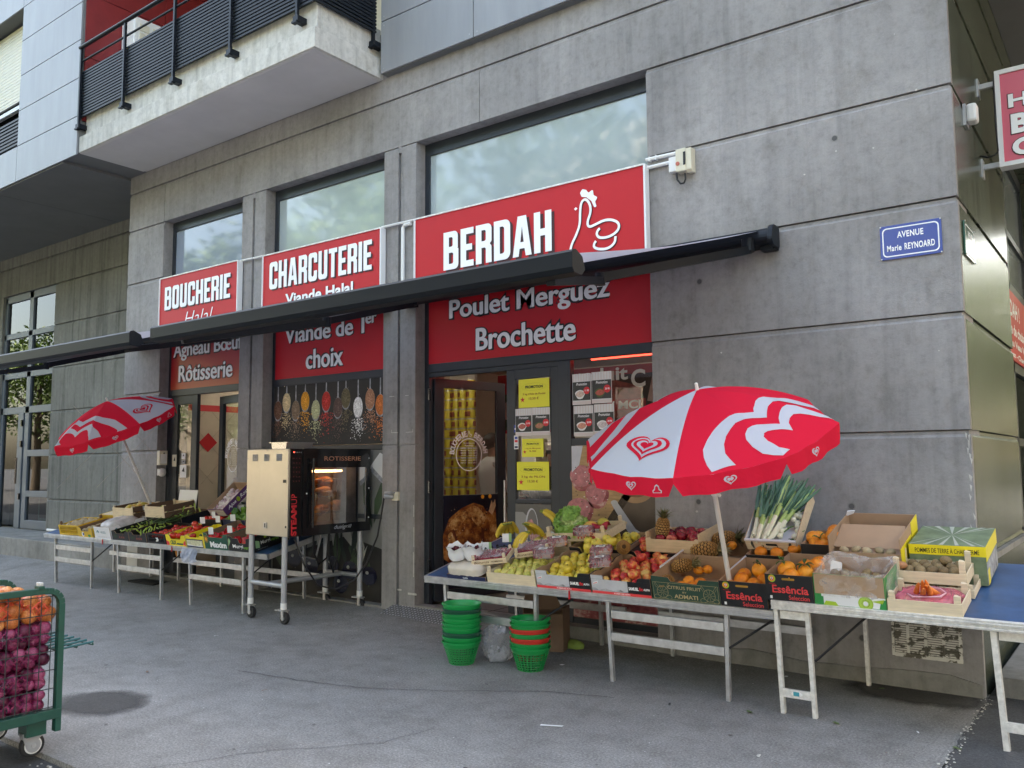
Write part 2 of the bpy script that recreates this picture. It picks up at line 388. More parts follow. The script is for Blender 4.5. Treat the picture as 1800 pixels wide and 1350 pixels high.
def glyph(ch):
    s, h, w = .19, 1.0, .52; q = .13; i = .07
    rc = lambda x0, y0, x1, y1, bl=0, br=0, tr=0, tl=0: fillet([(x0, y0, bl), (x1, y0, br), (x1, y1, tr), (x0, y1, tl)])
    if ch == 'I': return s, [[(0, 0), (s, 0), (s, 1), (0, 1)]]
    if ch == 'H': return w, [[(0, 0), (s, 0), (s, .41), (w-s, .41), (w-s, 0), (w, 0), (w, 1), (w-s, 1), (w-s, .58), (s, .58), (s, 1), (0, 1)]]
    if ch == 'E': w = .44; return w, [[(0, 0), (w, 0), (w, .16), (s, .16), (s, .42), (w-.05, .42), (w-.05, .58), (s, .58), (s, .84), (w, .84), (w, 1), (0, 1)]]
    if ch == 'T': w = .48; return w, [[(w/2-s/2, 0), (w/2+s/2, 0), (w/2+s/2, .84), (w, .84), (w, 1), (0, 1), (0, .84), (w/2-s/2, .84)]]
    if ch == 'O': return w, [rc(0, 0, w, 1, q, q, q, q), rc(s, .16, w-s, .84, i, i, i, i)]
    if ch == 'D': return w, [rc(0, 0, w, 1, 0, q+.03, q+.03, 0), rc(s, .16, w-s, .84, 0, i, i, 0)]
    if ch == 'U': return w, [fillet([(0, 0, q), (w, 0, q), (w, 1), (w-s, 1), (w-s, .16, i), (s, .16, i), (s, 1), (0, 1)])]
    if ch == 'C': return w, [fillet([(w, .36), (w, 0, q), (0, 0, q), (0, 1, q), (w, 1, q), (w, .64), (w-s, .64), (w-s, .84, i), (s, .84, i), (s, .16, i), (w-s, .16, i), (w-s, .36)])]
    if ch == 'B': return w, [fillet([(0, 0), (w, 0, q), (w, .53, .06), (w-.04, .54), (w-.02, .55, .05), (w-.02, 1, q), (0, 1)]), rc(s, .15, w-s+.01, .44, 0, .05, .05, 0), rc(s, .60, w-s-.01, .85, 0, .05, .05, 0)]
    if ch == 'R': return w, [fillet([(0, 0), (s, 0), (s, .40), (w-s, .40, .05), (w-s, 0), (w, 0), (w-.005, .42, .05), (w-.06, .48), (w, .54, .05), (w, 1, q), (0, 1)]), rc(s, .57, w-s, .85, 0, .05, .05, 0)]
    if ch == 'A': w = .58; return w, [[(0, 0), (.18, 0), (.215, .19), (w-.215, .19), (w-.18, 0), (w, 0), (w-.16, 1), (.16, 1)], [(.24, .35), (w-.24, .35), (w/2, .74)]]
def title2d(s, gap=.075):
    x = 0; cs = []
    for ch in s:
        w, g = glyph(ch); cs += [[(p[0]+x, p[1]) for p in c] for c in g]; x += w+gap
    x -= gap
    vs, fs = outline2d(cs)
    return [(a/x, b) for a, b in vs], fs
def ribbon(pts, w, smooth=3):
    """flat stroke along a path, returned as a 2-D mesh"""
    P = [V(p) for p in pts]
    for _ in range(smooth):
        Q = [P[0]]
        for a, b in zip(P, P[1:]): Q += [a*.75+b*.25, a*.25+b*.75]
        P = Q+[P[-1]]
    L = []
    for i, p in enumerate(P):
        d = (P[min(i+1, len(P)-1)]-P[max(i-1, 0)]).normalized(); nn = V((-d.y, d.x)); L += [p+nn*w/2, p-nn*w/2]
    return [(q.x, q.y) for q in L], [(2*i, 2*i+1, 2*i+3, 2*i+2) for i in range(len(P)-1)]
def disc2d(cx, cy, rx, ry=None, n=24, a0=0, a1=2*math.pi):
    ry = rx if ry is None else ry
    return [(cx+rx*math.cos(a0+(a1-a0)*i/n), cy+ry*math.sin(a0+(a1-a0)*i/n)) for i in range(n)]
def art(mb, poly, o, u, v, m, lift=0.0, n=(0, -1, 0)):
    mb.face([V(o)+V(n)*lift+V(u)*p[0]+V(v)*p[1] for p in poly], m)
def heart(cx, cy, w, h, n=28, rot=0.0):
    pts = []
    for i in range(n):
        t = 2*math.pi*i/n
        x = 16*math.sin(t)**3/17.0; y = (13*math.cos(t)-5*math.cos(2*t)-2*math.cos(3*t)-math.cos(4*t)+2.5)/15.0
        x *= w/2; y *= h/2
        pts.append((cx+x*math.cos(rot)-y*math.sin(rot), cy+x*math.sin(rot)+y*math.cos(rot)))
    return pts
UX, UZ, NY = (1, 0, 0), (0, 0, 1), (0, -1, 0)
# ================================================================== GROUND
def ground():
    mb = MB()
    xs = [-60, -30, -20, -16, -13, -11, -9, -7.5, -6, -5, -4, -3, -2, -1.3, -.6, 0.012]
    ys = [-4.09, -3, -2, -1.2, -.8, -.5, -.2, 0, .14]
    sm = lambda t: (lambda q: q*q*(3-2*q))(max(0, min(1, t)))
    h = lambda x, y: .065*sm((-x-1)/7)*sm((y+.9)/.9)
    vs = [(x, y, h(x, y)) for y in ys for x in xs]; n = len(xs)
    mb.raw(vs, [(j*n+i, j*n+i+1, (j+1)*n+i+1, (j+1)*n+i) for j in range(len(ys)-1) for i in range(n-1)], PAVE)
    mb.face([(-60, -4.09, -.14), (-3.2, -4.09, -.14), (-3.2, -4.09, 0), (-60, -4.09, 0)], PAVE)
    o = mb.build("pavement", smooth=True); tag(o, "grey asphalt pavement in front of the shop", "pavement", kind="structure")
    mb = MB()   # the pavement widens towards the viewer right of the cart
    vs = [(-3.2, -4.09, 0), (.012, -4.09, 0)]; 
    mb.face([(-3.2, -30, 0), (.012, -30, 0), (.012, -4.09, 0), (-3.2, -4.09, 0)], PAVE)
    tag(mb.build("pavement"), "open grey asphalt forecourt at the lower edge of the picture", "pavement", kind="structure")
    mb = MB()
    mb.face([(-400, -400, -.16), (400, -400, -.16), (400, 400, -.16), (-400, 400, -.16)], ROAD)
    tag(mb.build("ground"), "dark road surface reaching into the distance", "road", kind="structure")
    mb = MB(); mb.face([(-60, -30, -.03), (-3.2, -30, -.03), (-3.2, -4.09, -.03), (-60, -4.09, -.03)], ROAD)
    tag(mb.build("road"), "dark asphalt road beside the onion cart", "road", kind="structure")
    mb = MB()
    edge = [(.012, 0.05)]; y = 0.0
    pts = [(.012+R.uniform(-.012, .012), yy) for yy in [0.06-i*.09 for i in range(60)]]
    mb.face([(x, y, .003) for x, y in pts]+[(30, pts[-1][1], .003), (30, 20, .003), (.012, 20, .003)], ROAD)
    tag(mb.build("asphalt_patch"), "newer dark asphalt strip running out from the building corner", "road", kind="structure")
    # wet patches with ragged outlines
    def blob(cx, cy, rx, ry, seed, name, label, z):
        q = random.Random(seed); m = MB(); ph = [q.uniform(0, 6) for _ in range(4)]
        pts = []
        for i in range(40):
            t = 2*math.pi*i/40; k = 1+.12*math.sin(2*t+ph[0])+.07*math.sin(3*t+ph[1])+.05*math.sin(5*t+ph[2])
            pts.append((cx+rx*k*math.cos(t), cy+ry*k*math.sin(t), z))
        m.face(pts, DAMP); tag(m.build(name), label, "puddle", kind="structure")
    blob(-.40, -.14, .50, .38, 3, "wet_patch", "dark wet patch on the asphalt under the blue table", .0045)
    blob(-4.62, -3.42, .42, .30, 5, "wet_patch", "dark damp patch on the pavement beside the onion cart", .0045)
    mb = MB()
    for i in range(240):
        x = -3.2+R.gauss(0, .1)-abs(R.gauss(0, .25)); y = -4.12-abs(R.gauss(0, .1)); s = R.uniform(.004, .011)
        mb.ball((x, y, -.027), s, s*R.uniform(.7, 1.2), s*.6, CONC_LOW if R.random() < .6 else CONC_PALE, 6, 4)
    for i in range(160):
        y = .0-R.random()*2.2; x = .02+R.gauss(0, .014); s = R.uniform(.003, .008)
        mb.ball((x, y, .004), s, s, s*.6, CONC_LOW if R.random() < .5 else CONC_PALE, 6, 4)
    tag(mb.build("gravel"), "loose gravel crumbs along the asphalt edges", "gravel", kind="stuff")
ground()
def cracks():
    mb = MB(); q = random.Random(4); z = .0038
    for P, w in (([(-4.62, -2.36), (-4.05, -2.29), (-3.49, -2.16), (-2.99, -1.89), (-2.44, -1.52), (-1.9, -1.35)], .007), ([(-3.3, -4.0), (-3.0, -3.4), (-2.55, -2.9), (-2.5, -2.5)], .004)):
        Q = []
        for a, b in zip(P, P[1:]):
            for k in range(9): f = k/9; Q.append((a[0]+(b[0]-a[0])*f+q.uniform(-.012, .012), a[1]+(b[1]-a[1])*f+q.uniform(-.012, .012)))
        vs, fs = ribbon(Q, w, 0); mb.raw([(x, y, z) for x, y in vs], fs, ROAD)
    o = mb.build("crack_lines"); tag(o, "fine dark cracks running through the pavement", "crack", kind="structure")
    mb = MB()
    for i in range(26):
        x, y = q.uniform(-8, -.2), q.uniform(-3.9, -1.0); r = q.uniform(.008, .018); mb.face([(x+r*math.cos(a)*q.uniform(.8, 1.1), y+r*math.sin(a)*q.uniform(.8, 1.1), .0042) for a in [k*.63 for k in range(10)]], (WET, CONC_LOW)[i % 2])
    tag(mb.build("gum_spots"), "old trodden gum and oil spots dotted over the pavement", "stain", kind="stuff")
cracks()

# ================================================================== BUILDING
BLD = thing("apartment_building", "grey concrete corner building with zinc clad upper floors, a balcony and a ground floor shop", "building", (-5, 0, 0))
BO = (-5, 0, 0)
JZ = [-.2, .945, 1.746, 2.547, 3.345, 4.147, 4.93]
def course(mb, x0, x1, y0, z0, z1, m, depth=.45, g=.0, axis='x', ch=.05):
    pr = [(depth, z0), (0, z0), (0, z1-ch), (.014, z1-ch+.018), (.014, z1-.009), (.05, z1-.009), (.05, z1), (depth, z1)]
    if axis == 'x': mb.prism(pr, (x0, y0, 0), (0, 1, 0), (0, 0, 1), (1, 0, 0), x1-x0, m)
    else: mb.prism(pr, (y0, x0, 0), (-1, 0, 0), (0, 0, 1), (0, 1, 0), x1-x0, m)
def stack(mb, x0, x1, y0, js, m, **k):
    for a, b in zip(js, js[1:]): course(mb, x0, x1, y0, a, b, m, **k)
mb = MB()
stack(mb, -2.345, -.012, 0, JZ, CONC)
stack(mb, -10.79, -9.87, 0, JZ, CONC)
for x0, x1 in ((-8.065, -7.59), (-5.53, -5.06)):
    xc = (x0+x1)/2
    for a, b in ((x0, xc-.022), (xc+.022, x1)): stack(mb, a, b, 0, [-.2, 1.742, 4.93], CONC, ch=.02)
    mb.box(xc-.022, xc+.022, .035, .45, -.2, 4.86, CONC); mb.box(xc-.022, xc+.022, 0, .45, 4.86, 4.93, CONC)
for x0, x1 in ((-10.79, -9.876), (-9.864, -4.2), (-4.194, -.012)): course(mb, x0, x1, 0, 4.93, 5.49, CONC)
course(mb, -10.79, -.012, 0, 5.49, 6.3, CONC)
BAR_D = mat("tie_hole", (.10, .10, .098), .9)
for x, z in ((-.7915, 3.936), (-1.96, 1.223), (-.783, 1.217), (-.75, .30), (-2.0, .28), (-1.9, 3.0)):      # blind tie holes
    mb.tube([(x, -.001, z), (x, .004, z)], [.028, .028], CONC_LOW, 14); mb.tube([(x, -.0025, z), (x, .0, z)], [.020, .020], BAR_D, 12)
WALL = mb
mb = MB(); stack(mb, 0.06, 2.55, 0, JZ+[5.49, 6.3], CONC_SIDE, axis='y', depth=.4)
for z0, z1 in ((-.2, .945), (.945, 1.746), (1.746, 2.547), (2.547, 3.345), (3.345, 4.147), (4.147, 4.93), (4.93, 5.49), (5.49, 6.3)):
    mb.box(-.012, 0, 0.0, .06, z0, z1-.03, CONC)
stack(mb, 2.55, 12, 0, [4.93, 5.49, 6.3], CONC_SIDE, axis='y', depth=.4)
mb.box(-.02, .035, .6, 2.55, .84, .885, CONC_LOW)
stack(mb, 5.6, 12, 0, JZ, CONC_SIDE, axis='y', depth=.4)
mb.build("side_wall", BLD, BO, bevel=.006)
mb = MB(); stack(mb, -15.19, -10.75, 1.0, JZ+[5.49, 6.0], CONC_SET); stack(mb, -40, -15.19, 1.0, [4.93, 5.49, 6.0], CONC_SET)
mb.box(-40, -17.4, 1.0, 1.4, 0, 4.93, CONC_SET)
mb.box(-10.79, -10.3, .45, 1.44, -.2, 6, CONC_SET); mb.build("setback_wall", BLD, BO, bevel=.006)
mb = MB(); mb.box(-40, -10.795, .02, 1.0, -.2, .36, CONC_LOW); mb.box(-15.1, -10.9, .97, .998, .365, .41, WHITE); mb.build("entrance_step", BLD, BO, bevel=.015)
mb = MB()                                                       # rough plinth strip at the foot of the wall
pts = [(-2.345+i*.195, .105+R.uniform(-.02, .022)) for i in range(13)]; pts[-1] = (-.012, .085)
for (xa, za), (xb, zb) in zip(pts, pts[1:]): mb.prism([(xa, -.05), (xb, -.05), (xb, zb), (xa, za)], (0, 0.0, 0), UX, UZ, NY, .02, CONC_LOW)
mb.box(-5.06, -2.345, 0, .14, -.1, .12, CONC_LOW); mb.box(-7.59, -5.53, .0, .14, -.1, .07, CONC_LOW); mb.box(-9.87, -8.065, .0, .14, -.1, .09, CONC_LOW)
mb.build("plinth", BLD, BO)

# upper floors: zinc cladding, soffits, balcony
def clad(mb, x0, x1, y, zs, xs, skip=None):
    xs = [x0]+xs+[x1]
    for za, zb in zip(zs, zs[1:]):
        for xa, xb in zip(xs, xs[1:]):
            if skip and skip((xa+xb)/2, (za+zb)/2): continue
            mb.box(xa+.005, xb-.005, y, y+.02, za+.006, zb-.006, CLAD)
            for sx in (xa+.05, xb-.05):
                for sz in (za+.05, zb-.05): mb.box(sx-.006, sx+.006, y-.003, y, sz-.006, sz+.006, ALU_G)
ZR = [5.76+.59*i for i in range(18)]
mb = MB(); clad(mb, -5.50, 4.0, -.10, ZR, [-4.19+1.29*i for i in range(7)]); mb.build("cladding", BLD, BO)
mb = MB(); mb.box(-5.49, 4.0, -.078, -.003, 5.757, 17, SOFF_D); mb.box(0, 4.0, -.07, 12, 5.80, 17, SOFF_D); mb.box(-5.49, -.0, .0, 12, 6.3, 17, CONC)
mb.build("upper_wall", BLD, BO)
mb = MB(); mb.box(0.002, 3.98, .0, 12, 5.775, 5.799, SOFF_D); mb.build("soffit", BLD, BO)
ZL = [5.715+.54*i for i in range(20)]
mb = MB(); clad(mb, -40, -10.375, -1.0, ZL, [-38+i*1.29 for i in range(20)]+[-12.2], lambda x, z: -14.2 < x < -12.2 and 6.25 < z < 8.4); mb.build("cladding", BLD, BO)
mb = MB(); mb.box(-40, -14.2, -.978, 6, 5.74, 17, SOFF_D); mb.box(-12.2, -10.375, -.978, 6, 5.74, 17, SOFF_D); mb.box(-14.2, -12.2, -.978, 6, 5.74, 6.24, SOFF_D)
mb.box(-14.2, -12.2, -.978, 6, 8.42, 17, SOFF_D); mb.box(-14.2, -12.2, -.5, 6, 6.24, 8.42, SOFF_D); mb.build("upper_wall", BLD, BO)
mb = MB(); mb.box(-40, -13.0, -.97, 1.0, 5.70, 5.738, SOFF_D); mb.box(-12.992, -10.8, -.97, 1.0, 5.70, 5.738, SOFF_D); mb.build("soffit", BLD, BO)
w = MB(); w.box(-14.2, -12.2, -.80, -.72, 6.28, 6.34, WHITE); w.box(-14.2, -12.26, -.80, -.74, 7.03, 7.12, WHITE); w.box(-12.26, -12.2, -.80, -.72, 6.34, 8.4, WHITE); w.box(-14.2, -12.28, -.70, -.68, 6.34, 8.4, BLACKG)
win = w.build("window", BLD, BO)
w = MB()
for i in range(24): w.box(-14.2, -12.28, -.79, -.772, 7.14+i*.052, 7.185+i*.052, OFFW)
w.build("roller_shutter", win, (0, 0, 0), M=Matrix.Translation((5, 0, 0)))
w = MB()
for i in range(8): w.box(-14.2, -12.22, -.95, -.92, 6.33+i*.055, 6.36+i*.055, AWN)
w.tube([(-14.2, -.94, 6.98), (-12.22, -.94, 6.98)], .022, AWN); w.build("railing", win, (0, 0, 0), M=Matrix.Translation((5, 0, 0)))
# balcony with sub-parts
def sub(mb, name, par, **k): return mb.build(name, par, None, M=Matrix.Translation((-BO[0], 0, 0)), **k)
b = MB(); b.box(-10.372, -5.55, -.97, -.003, 5.745, 5.965, CONC_PALE); b.box(-10.345, -5.60, -.90, -.83, 5.965, 6.33, CONC_PALE); b.box(-5.67, -5.60, -.83, -.003, 5.965, 6.33, CONC_PALE); b.box(-10.345, -5.67, -.83, -.003, 5.965, 6.18, CONC_PALE); b.box(-10.30, -5.62, -.93, -.02, 5.735, 5.745, SOFF)
BAL = b.build("balcony", BLD, BO, bevel=.008)
b = MB(); b.box(-10.37, -5.58, -.955, -.045, 5.738, 5.7435, SOFF)
for i in range(16):
    z = 6.235+i*.041
    b.box(-10.36, -5.575, -.975, -.945, z, z+.024, AWN)
    b.box(-5.575, -5.545, -.945, -.12, z, z+.024, AWN)
for i in range(8): b.box(-5.575, -5.545, -.945, -.12, 6.891+i*.041, 6.915+i*.041, AWN)
sub(b, "slatted_screen", BAL)
b = MB(); b.tube([(-10.38, -1.0, 7.21), (-5.56, -1.0, 7.21), (-5.56, -.12, 7.21)], .028, AWN, 10); b.tube([(-10.38, -.98, 7.02), (-5.56, -.98, 7.02)], .014, AWN); sub(b, "handrail", BAL, smooth=True)
for x in (-10.355, -9.22, -8.08, -6.95, -5.80, -5.56):
    y = -1.0 if x < -5.6 else -.16
    b = MB(); b.box(x-.016, x+.016, y-.01, y+.02, 6.08, 7.2, AWN); b.box(x-.04, x+.04, y-.02, y+.12, 6.07, 6.13, AWN); b.box(x-.05, x+.03, y-.03, y+.02, 6.055, 6.075, AWN); sub(b, "post", BAL)
RW = mat("red_panel", (.21, .016, .018), .55, var=.08)
mb = MB()
for y0, y1 in ((-.95, .2), (.21, 1.5)):
    for z0, z1 in ((6.2, 7.1), (7.11, 8.0), (8.01, 9.2)): mb.box(-10.37, -10.35, y0, y1, z0, z1, RW)
mb.box(-10.35, -8.4, 1.5, 1.55, 6.2, 9.2, RW); mb.build("red_cladding", BLD, BO)
mb = MB(); mb.box(-8.4, -5.5, 1.5, 1.55, 6.2, 9.2, mat("cream_render", (.62, .58, .48), .8)); mb.box(-10.35, -5.5, -.90, 1.5, 9.2, 9.4, CONC_PALE); mb.box(-5.5, -5.45, 0, 1.5, 6.2, 9.2, CONC_PALE); mb.box(-10.35, -5.5, -.003, 1.5, 6.0, 6.19, CONC_PALE); mb.build("loggia_wall", BLD, BO)
mb = MB(); mb.box(-10.35, -5.5, -.9, 12, 9.4, 17, CONC); mb.box(-40, -10.8, 6, 12, 0, 17, CONC); mb.build("upper_wall", BLD, BO)

AC = thing("air_conditioner", "white air conditioning unit against the red wall of the balcony", "air conditioner", (-10.17, -.2, 6.2))
mb = MB(); mb.box(-10.34, -10.0, -.46, .25, 6.2, 7.79, WHITE_P); mb.build("casing", AC, (-10.17, -.2, 6.2), bevel=.02)
mb = MB()
for j in range(3):
    for i in range(6): mb.box(-9.998, -9.99, -.38+.19*j, -.24+.19*j, 6.95+.13*i, 7.05+.13*i, OFFW)
mb.build("grille", AC, (-10.17, -.2, 6.2))

# ---- openings: frames, panes
PANE_U = mat("frosted_pane_cloud_tones", (.38, .45, .47), .05, spec=1.0, var=.14, vscale=.8, coat=.6)  # frosted film; soft cloud reflections are put into its colour as mottling
PANE_1 = mat("pale_pane", (.27, .32, .40), .05, spec=.9)
GL = glass("shop_glass", refl=1.0, clear=.86)
GL_D = glass("dark_glass", (.55, .6, .58), 1.0, .6)
def window(x0, x1, pane, zs, name="window"):
    f = MB(); y0, y1 = .14, .20
    f.box(x0, x0+.065, y0, y1, zs[0], 4.93, FRAME); f.box(x1-.05, x1, y0, y1, zs[0], 4.93, FRAME)
    f.box(x0+.065, x1-.05, y0, y1, 4.80, 4.93, FRAME)
    f.box(x0+.065, x1-.05, y0-.012, y1, 2.478, 2.566, FRAME)
    for z in zs[1:]: f.box(x0+.065, x1-.05, y0, y1, z, z+.062, FRAME)
    o = f.build(name, BLD, BO, bevel=.004)
    p = MB(); p.box(x0+.065, x1-.05, .160, .166, 3.0, 4.80, pane); p.build("pane", o, M=Matrix.Translation((5, 0, 0)))
    return o
def subpane(o, x0, x1, z0, z1, m=None, y=.163):
    p = MB(); p.face([(x0, y, z0), (x1, y, z0), (x1, y, z1), (x0, y, z1)], m or GL); p.build("pane", o, M=Matrix.Translation((5, 0, 0)))
W1 = window(-9.87, -8.065, PANE_1, [.07]); W2 = window(-7.59, -5.53, PANE_U, [.05, .06, .95, 1.69]); W3 = window(-5.06, -2.345, PANE_U, [.10])
f = MB(); f.box(-3.385, -3.25, .135, .205, .1, 2.478, FRAME); f.box(-3.25, -2.395, .14, .2, 1.695, 1.76, FRAME); f.box(-3.25, -2.395, .14, .2, .1, .17, FRAME); f.box(-4.995, -3.385, .14, .2, 2.43, 2.478, FRAME)
s3 = f.build("window_frame", BLD, BO, bevel=.004); subpane(s3, -3.25, -2.395, 1.76, 2.478)
# fixed shop door leaf with the yellow notices
d = MB()
for x0, x1, z0, z1 in ((-3.99, -3.89, .13, 2.43), (-3.48, -3.39, .13, 2.43), (-3.89, -3.48, 2.34, 2.43), (-3.89, -3.48, 1.16, 1.20), (-3.89, -3.48, .13, .22)): d.box(x0, x1, .145, .195, z0, z1, FRAME)
D2 = d.build("door", BLD, BO, bevel=.004); D2["label"] = "closed shop door leaf covered with yellow notices"; subpane(D2, -3.89, -3.48, 1.2, 2.34)
# open leaf (swung inwards)
LU, LN = V((.228, .974, 0)), V((.974, -.228, 0)); LO = V((-4.97, .20, 0))
def leafbox(mb, u0, u1, z0, z1, m, t0=-.045, t1=0.0):
    mb.prism([(u0, z0), (u1, z0), (u1, z1), (u0, z1)], LO+LN*t0, LU, (0, 0, 1), LN, t1-t0, m)
d = MB()
for q in ((0, .105, .14, 2.42), (.835, .95, .14, 2.42), (.105, .835, 2.33, 2.42), (.105, .835, 1.165, 1.205), (.105, .835, .14, .24)): leafbox(d, *q, FRAME)
D1 = d.build("door", BLD, BO, bevel=.004); D1["label"] = "shop door leaf swung open into the shop"
p = MB(); a = LO+LN*-.02
p.face([a+LU*.105+V((0, 0, 1.205)), a+LU*.835+V((0, 0, 1.205)), a+LU*.835+V((0, 0, 2.33)), a+LU*.105+V((0, 0, 2.33))], GL); p.build("pane", D1, M=Matrix.Translation((5, 0, 0)))
for z in (1.3, 2.25, .5): h = MB(); h.tube([(-4.985, .13, z-.06), (-4.985, .13, z+.06)], .016, BLACKG); h.build("hinge", D1, M=Matrix.Translation((5, 0, 0)))
h = MB(); h.tube([LO+LN*.04+LU*.90+V((0, 0, .9)), LO+LN*.04+LU*.90+V((0, 0, 1.35))], .014, ALU); h.build("handle", D1, M=Matrix.Translation((5, 0, 0)))
# left shop doors
d = MB()
for x0, x1, z0, z1 in ((-9.805, -9.63, .1, 2.478), (-9.29, -9.17, .1, 2.478), (-9.63, -9.29, 2.36, 2.478), (-9.63, -9.29, .1, .2), (-8.16, -8.115, .1, 2.478)): d.box(x0, x1, .145, .195, z0, z1, FRAME)
D3 = d.build("door", BLD, BO, bevel=.004); D3["label"] = "narrow fixed door leaf of the left shop entrance"; subpane(D3, -9.63, -9.29, .2, 2.36)
L2U = V((-.985, .164, 0)).normalized(); L2N = V((-.164, -.985, 0)).normalized(); L2O = V((-8.12, .17, 0))
d = MB()
for u0, u1, z0, z1 in ((0, .1, .1, 2.44), (.69, .79, .1, 2.44), (.1, .69, 2.34, 2.44), (.1, .69, .1, .2)): d.prism([(u0, z0), (u1, z0), (u1, z1), (u0, z1)], L2O, L2U, (0, 0, 1), -L2N, .045, FRAME)
D4 = d.build("door", BLD, BO, bevel=.004); D4["label"] = "left shop door leaf standing ajar"
p = MB(); a = L2O-L2N*.02; p.face([a+L2U*.1+V((0, 0, .2)), a+L2U*.69+V((0, 0, .2)), a+L2U*.69+V((0, 0, 2.34)), a+L2U*.1+V((0, 0, 2.34))], GL); p.build("pane", D4, M=Matrix.Translation((5, 0, 0)))
# white lettering on the glass of both swing doors
def ring(mb, cx, cz, rx, rz, w, o, u, m, n=40, lift=.0, nn=NY):
    P = disc2d(cx, cz, rx, rz, n); Q = disc2d(cx, cz, rx-w, rz-w, n); o = V(o)+V(nn)*lift; u = V(u); z = V((0, 0, 1))
    mb.raw([o+u*a+z*b for a, b in P]+[o+u*a+z*b for a, b in Q], [(i, (i+1) % n, n+(i+1) % n, n+i) for i in range(n)], m)
def arcword(mb, s, cx, cz, rx, rz, a0, a1, h, o, u, m):
    for i, ch in enumerate(s):
        if ch == ' ': continue
        t = a0+(a1-a0)*(i+.5)/len(s); p = (cx+rx*math.cos(t), cz+rz*math.sin(t)); k = t-math.pi/2
        vs, fs = text2d(ch, .03); wd = h*(.28 if ch == 'I' else .62)
        v2 = [(p[0]+(a-.5)*wd*math.cos(k)-(b-.5)*h*math.sin(k), p[1]+(a-.5)*wd*math.sin(k)+(b-.5)*h*math.cos(k)) for a, b in vs]
        mb.flat((v2, fs), o, u, (0, 0, 1), m)
def glass_logo(par, o, u, nn, cx, cz, sx=1.0):
    t = MB(); o = V(o)
    ring(t, cx, cz, .175*sx, .175, .010, o, u, LETTER, nn=nn)
    arcword(t, "BOUCHERIE", cx, cz, .225*sx, .225, rad(178), rad(98), .062, o, u, LETTER); arcword(t, "BERDAH", cx, cz, .225*sx, .225, rad(72), rad(4), .062, o, u, LETTER)
    for i, ww in enumerate((.15, .11, .2, .2, .2, .2, .2, .2, .2)):
        z = cz+.115-i*.026
        if i < 2: write(t, "TEL 04 75 01 47 94" if i == 0 else "HORAIRES", o, u, (0, 0, 1), cx-ww*sx/2, cx+ww*sx/2, z, z+.015, LETTER, .01)
        else:
            write(t, ("LUNDI", "MARDI", "MERCREDI", "JEUDI", "VENDREDI", "SAMEDI", "DIMANCHE")[i-2], o, u, (0, 0, 1), cx-.11*sx, cx-.04*sx, z, z+.014, LETTER, .01)
            write(t, "8H-12H  15H-19H", o, u, (0, 0, 1), cx-.01*sx, cx+.11*sx, z, z+.014, LETTER, .01)
    rb = ribbon([(cx-.02, cz+.19), (cx-.012, cz+.23), (cx-.005, cz+.26), (cx+.008, cz+.24), (cx+.012, cz+.215), (cx+.04, cz+.22), (cx+.03, cz+.195), (cx+.005, cz+.2)], .006)
    t.flat(rb, o, u, (0, 0, 1), LETTER); t.build("glass_lettering", par, M=Matrix.Translation((5, 0, 0)))
glass_logo(D1, LO+LN*-.015, LU, LN, .455, 1.63)
glass_logo(D4, L2O+L2N*.004-L2U*0, -L2U, L2N, -.36, 1.62, .85)
# setback entrance: blue-grey frame and glass
f = MB()
for x0, x1, z0, z1 in ((-16.33, -16.17, .36, 4.93), (-15.29, -15.19, .36, 4.93), (-17.4, -15.29, 4.79, 4.93), (-17.4, -15.29, 4.05, 4.16), (-17.4, -15.29, 3.25, 3.36), (-17.4, -15.29, 2.55, 2.68), (-16.17, -15.29, 1.72, 1.84), (-16.17, -15.29, .96, 1.07), (-16.17, -15.29, .36, .52), (-16.62, -16.4, .36, 2.55), (-17.4, -17.3, .36, 4.9)): f.box(x0, x1, 1.05, 1.12, z0, z1, FRAME_B)
E1 = f.build("entrance_frame", BLD, BO, bevel=.005)
p = MB()
for x0, x1 in ((-17.3, -16.33), (-16.17, -15.29)): p.face([(x0, 1.085, .4), (x1, 1.085, .4), (x1, 1.085, 4.8), (x0, 1.085, 4.8)], GL_D)
p.build("pane", E1, M=Matrix.Translation((5, 0, 0)))
for z in (.9, 1.9, 2.3): h = MB(); h.box(-16.44, -16.40, 1.02, 1.06, z, z+.12, BLACKG); h.build("hinge", E1, M=Matrix.Translation((5, 0, 0)))
h = MB(); h.tube([(-16.5, 1.0, 1.2), (-16.5, 1.0, 1.7)], .02, BLACKG); h.build("handle", E1, M=Matrix.Translation((5, 0, 0)))
mb = MB(); mb.box(-17.4, -15.2, 1.3, 1.34, .36, 4.9, DARK); mb.box(-17.4, -15.2, 1.12, 1.3, .30, .36, CONC_LOW); mb.box(-15.25, -15.2, 1.2, 1.29, .36, 2.2, RED_D); mb.box(-16.1, -15.5, 1.27, 1.29, .5, 1.62, GRN_M); mb.box(-16.05, -15.55, 1.262, 1.269, .55, 1.3, DARK); mb.build("interior", BLD, BO)
# side street opening: frame, pane
f = MB()
for y0, y1, z0, z1 in ((2.55, 5.6, 4.80, 4.93), (2.55, 5.6, 3.93, 4.0), (2.55, 5.6, 3.3, 3.42), (2.55, 5.6, 2.46, 2.56), (3.85, 3.95, 0, 4.8), (5.5, 5.6, 0, 4.8), (2.55, 5.6, 1.68, 1.76)): f.box(-.2, -.14, y0, y1, z0, z1, FRAME)
o = f.build("window", BLD, BO); p = MB(); p.box(-.18, -.175, 2.55, 5.5, 3.42, 4.8, PANE_U); p.box(-.18, -.175, 2.55, 5.5, 1.0, 2.46, GL_D); p.box(-.25, -.24, 2.55, 5.6, 0, 3.4, DARK); p.build("pane", o, M=Matrix.Translation((5, 0, 0)))

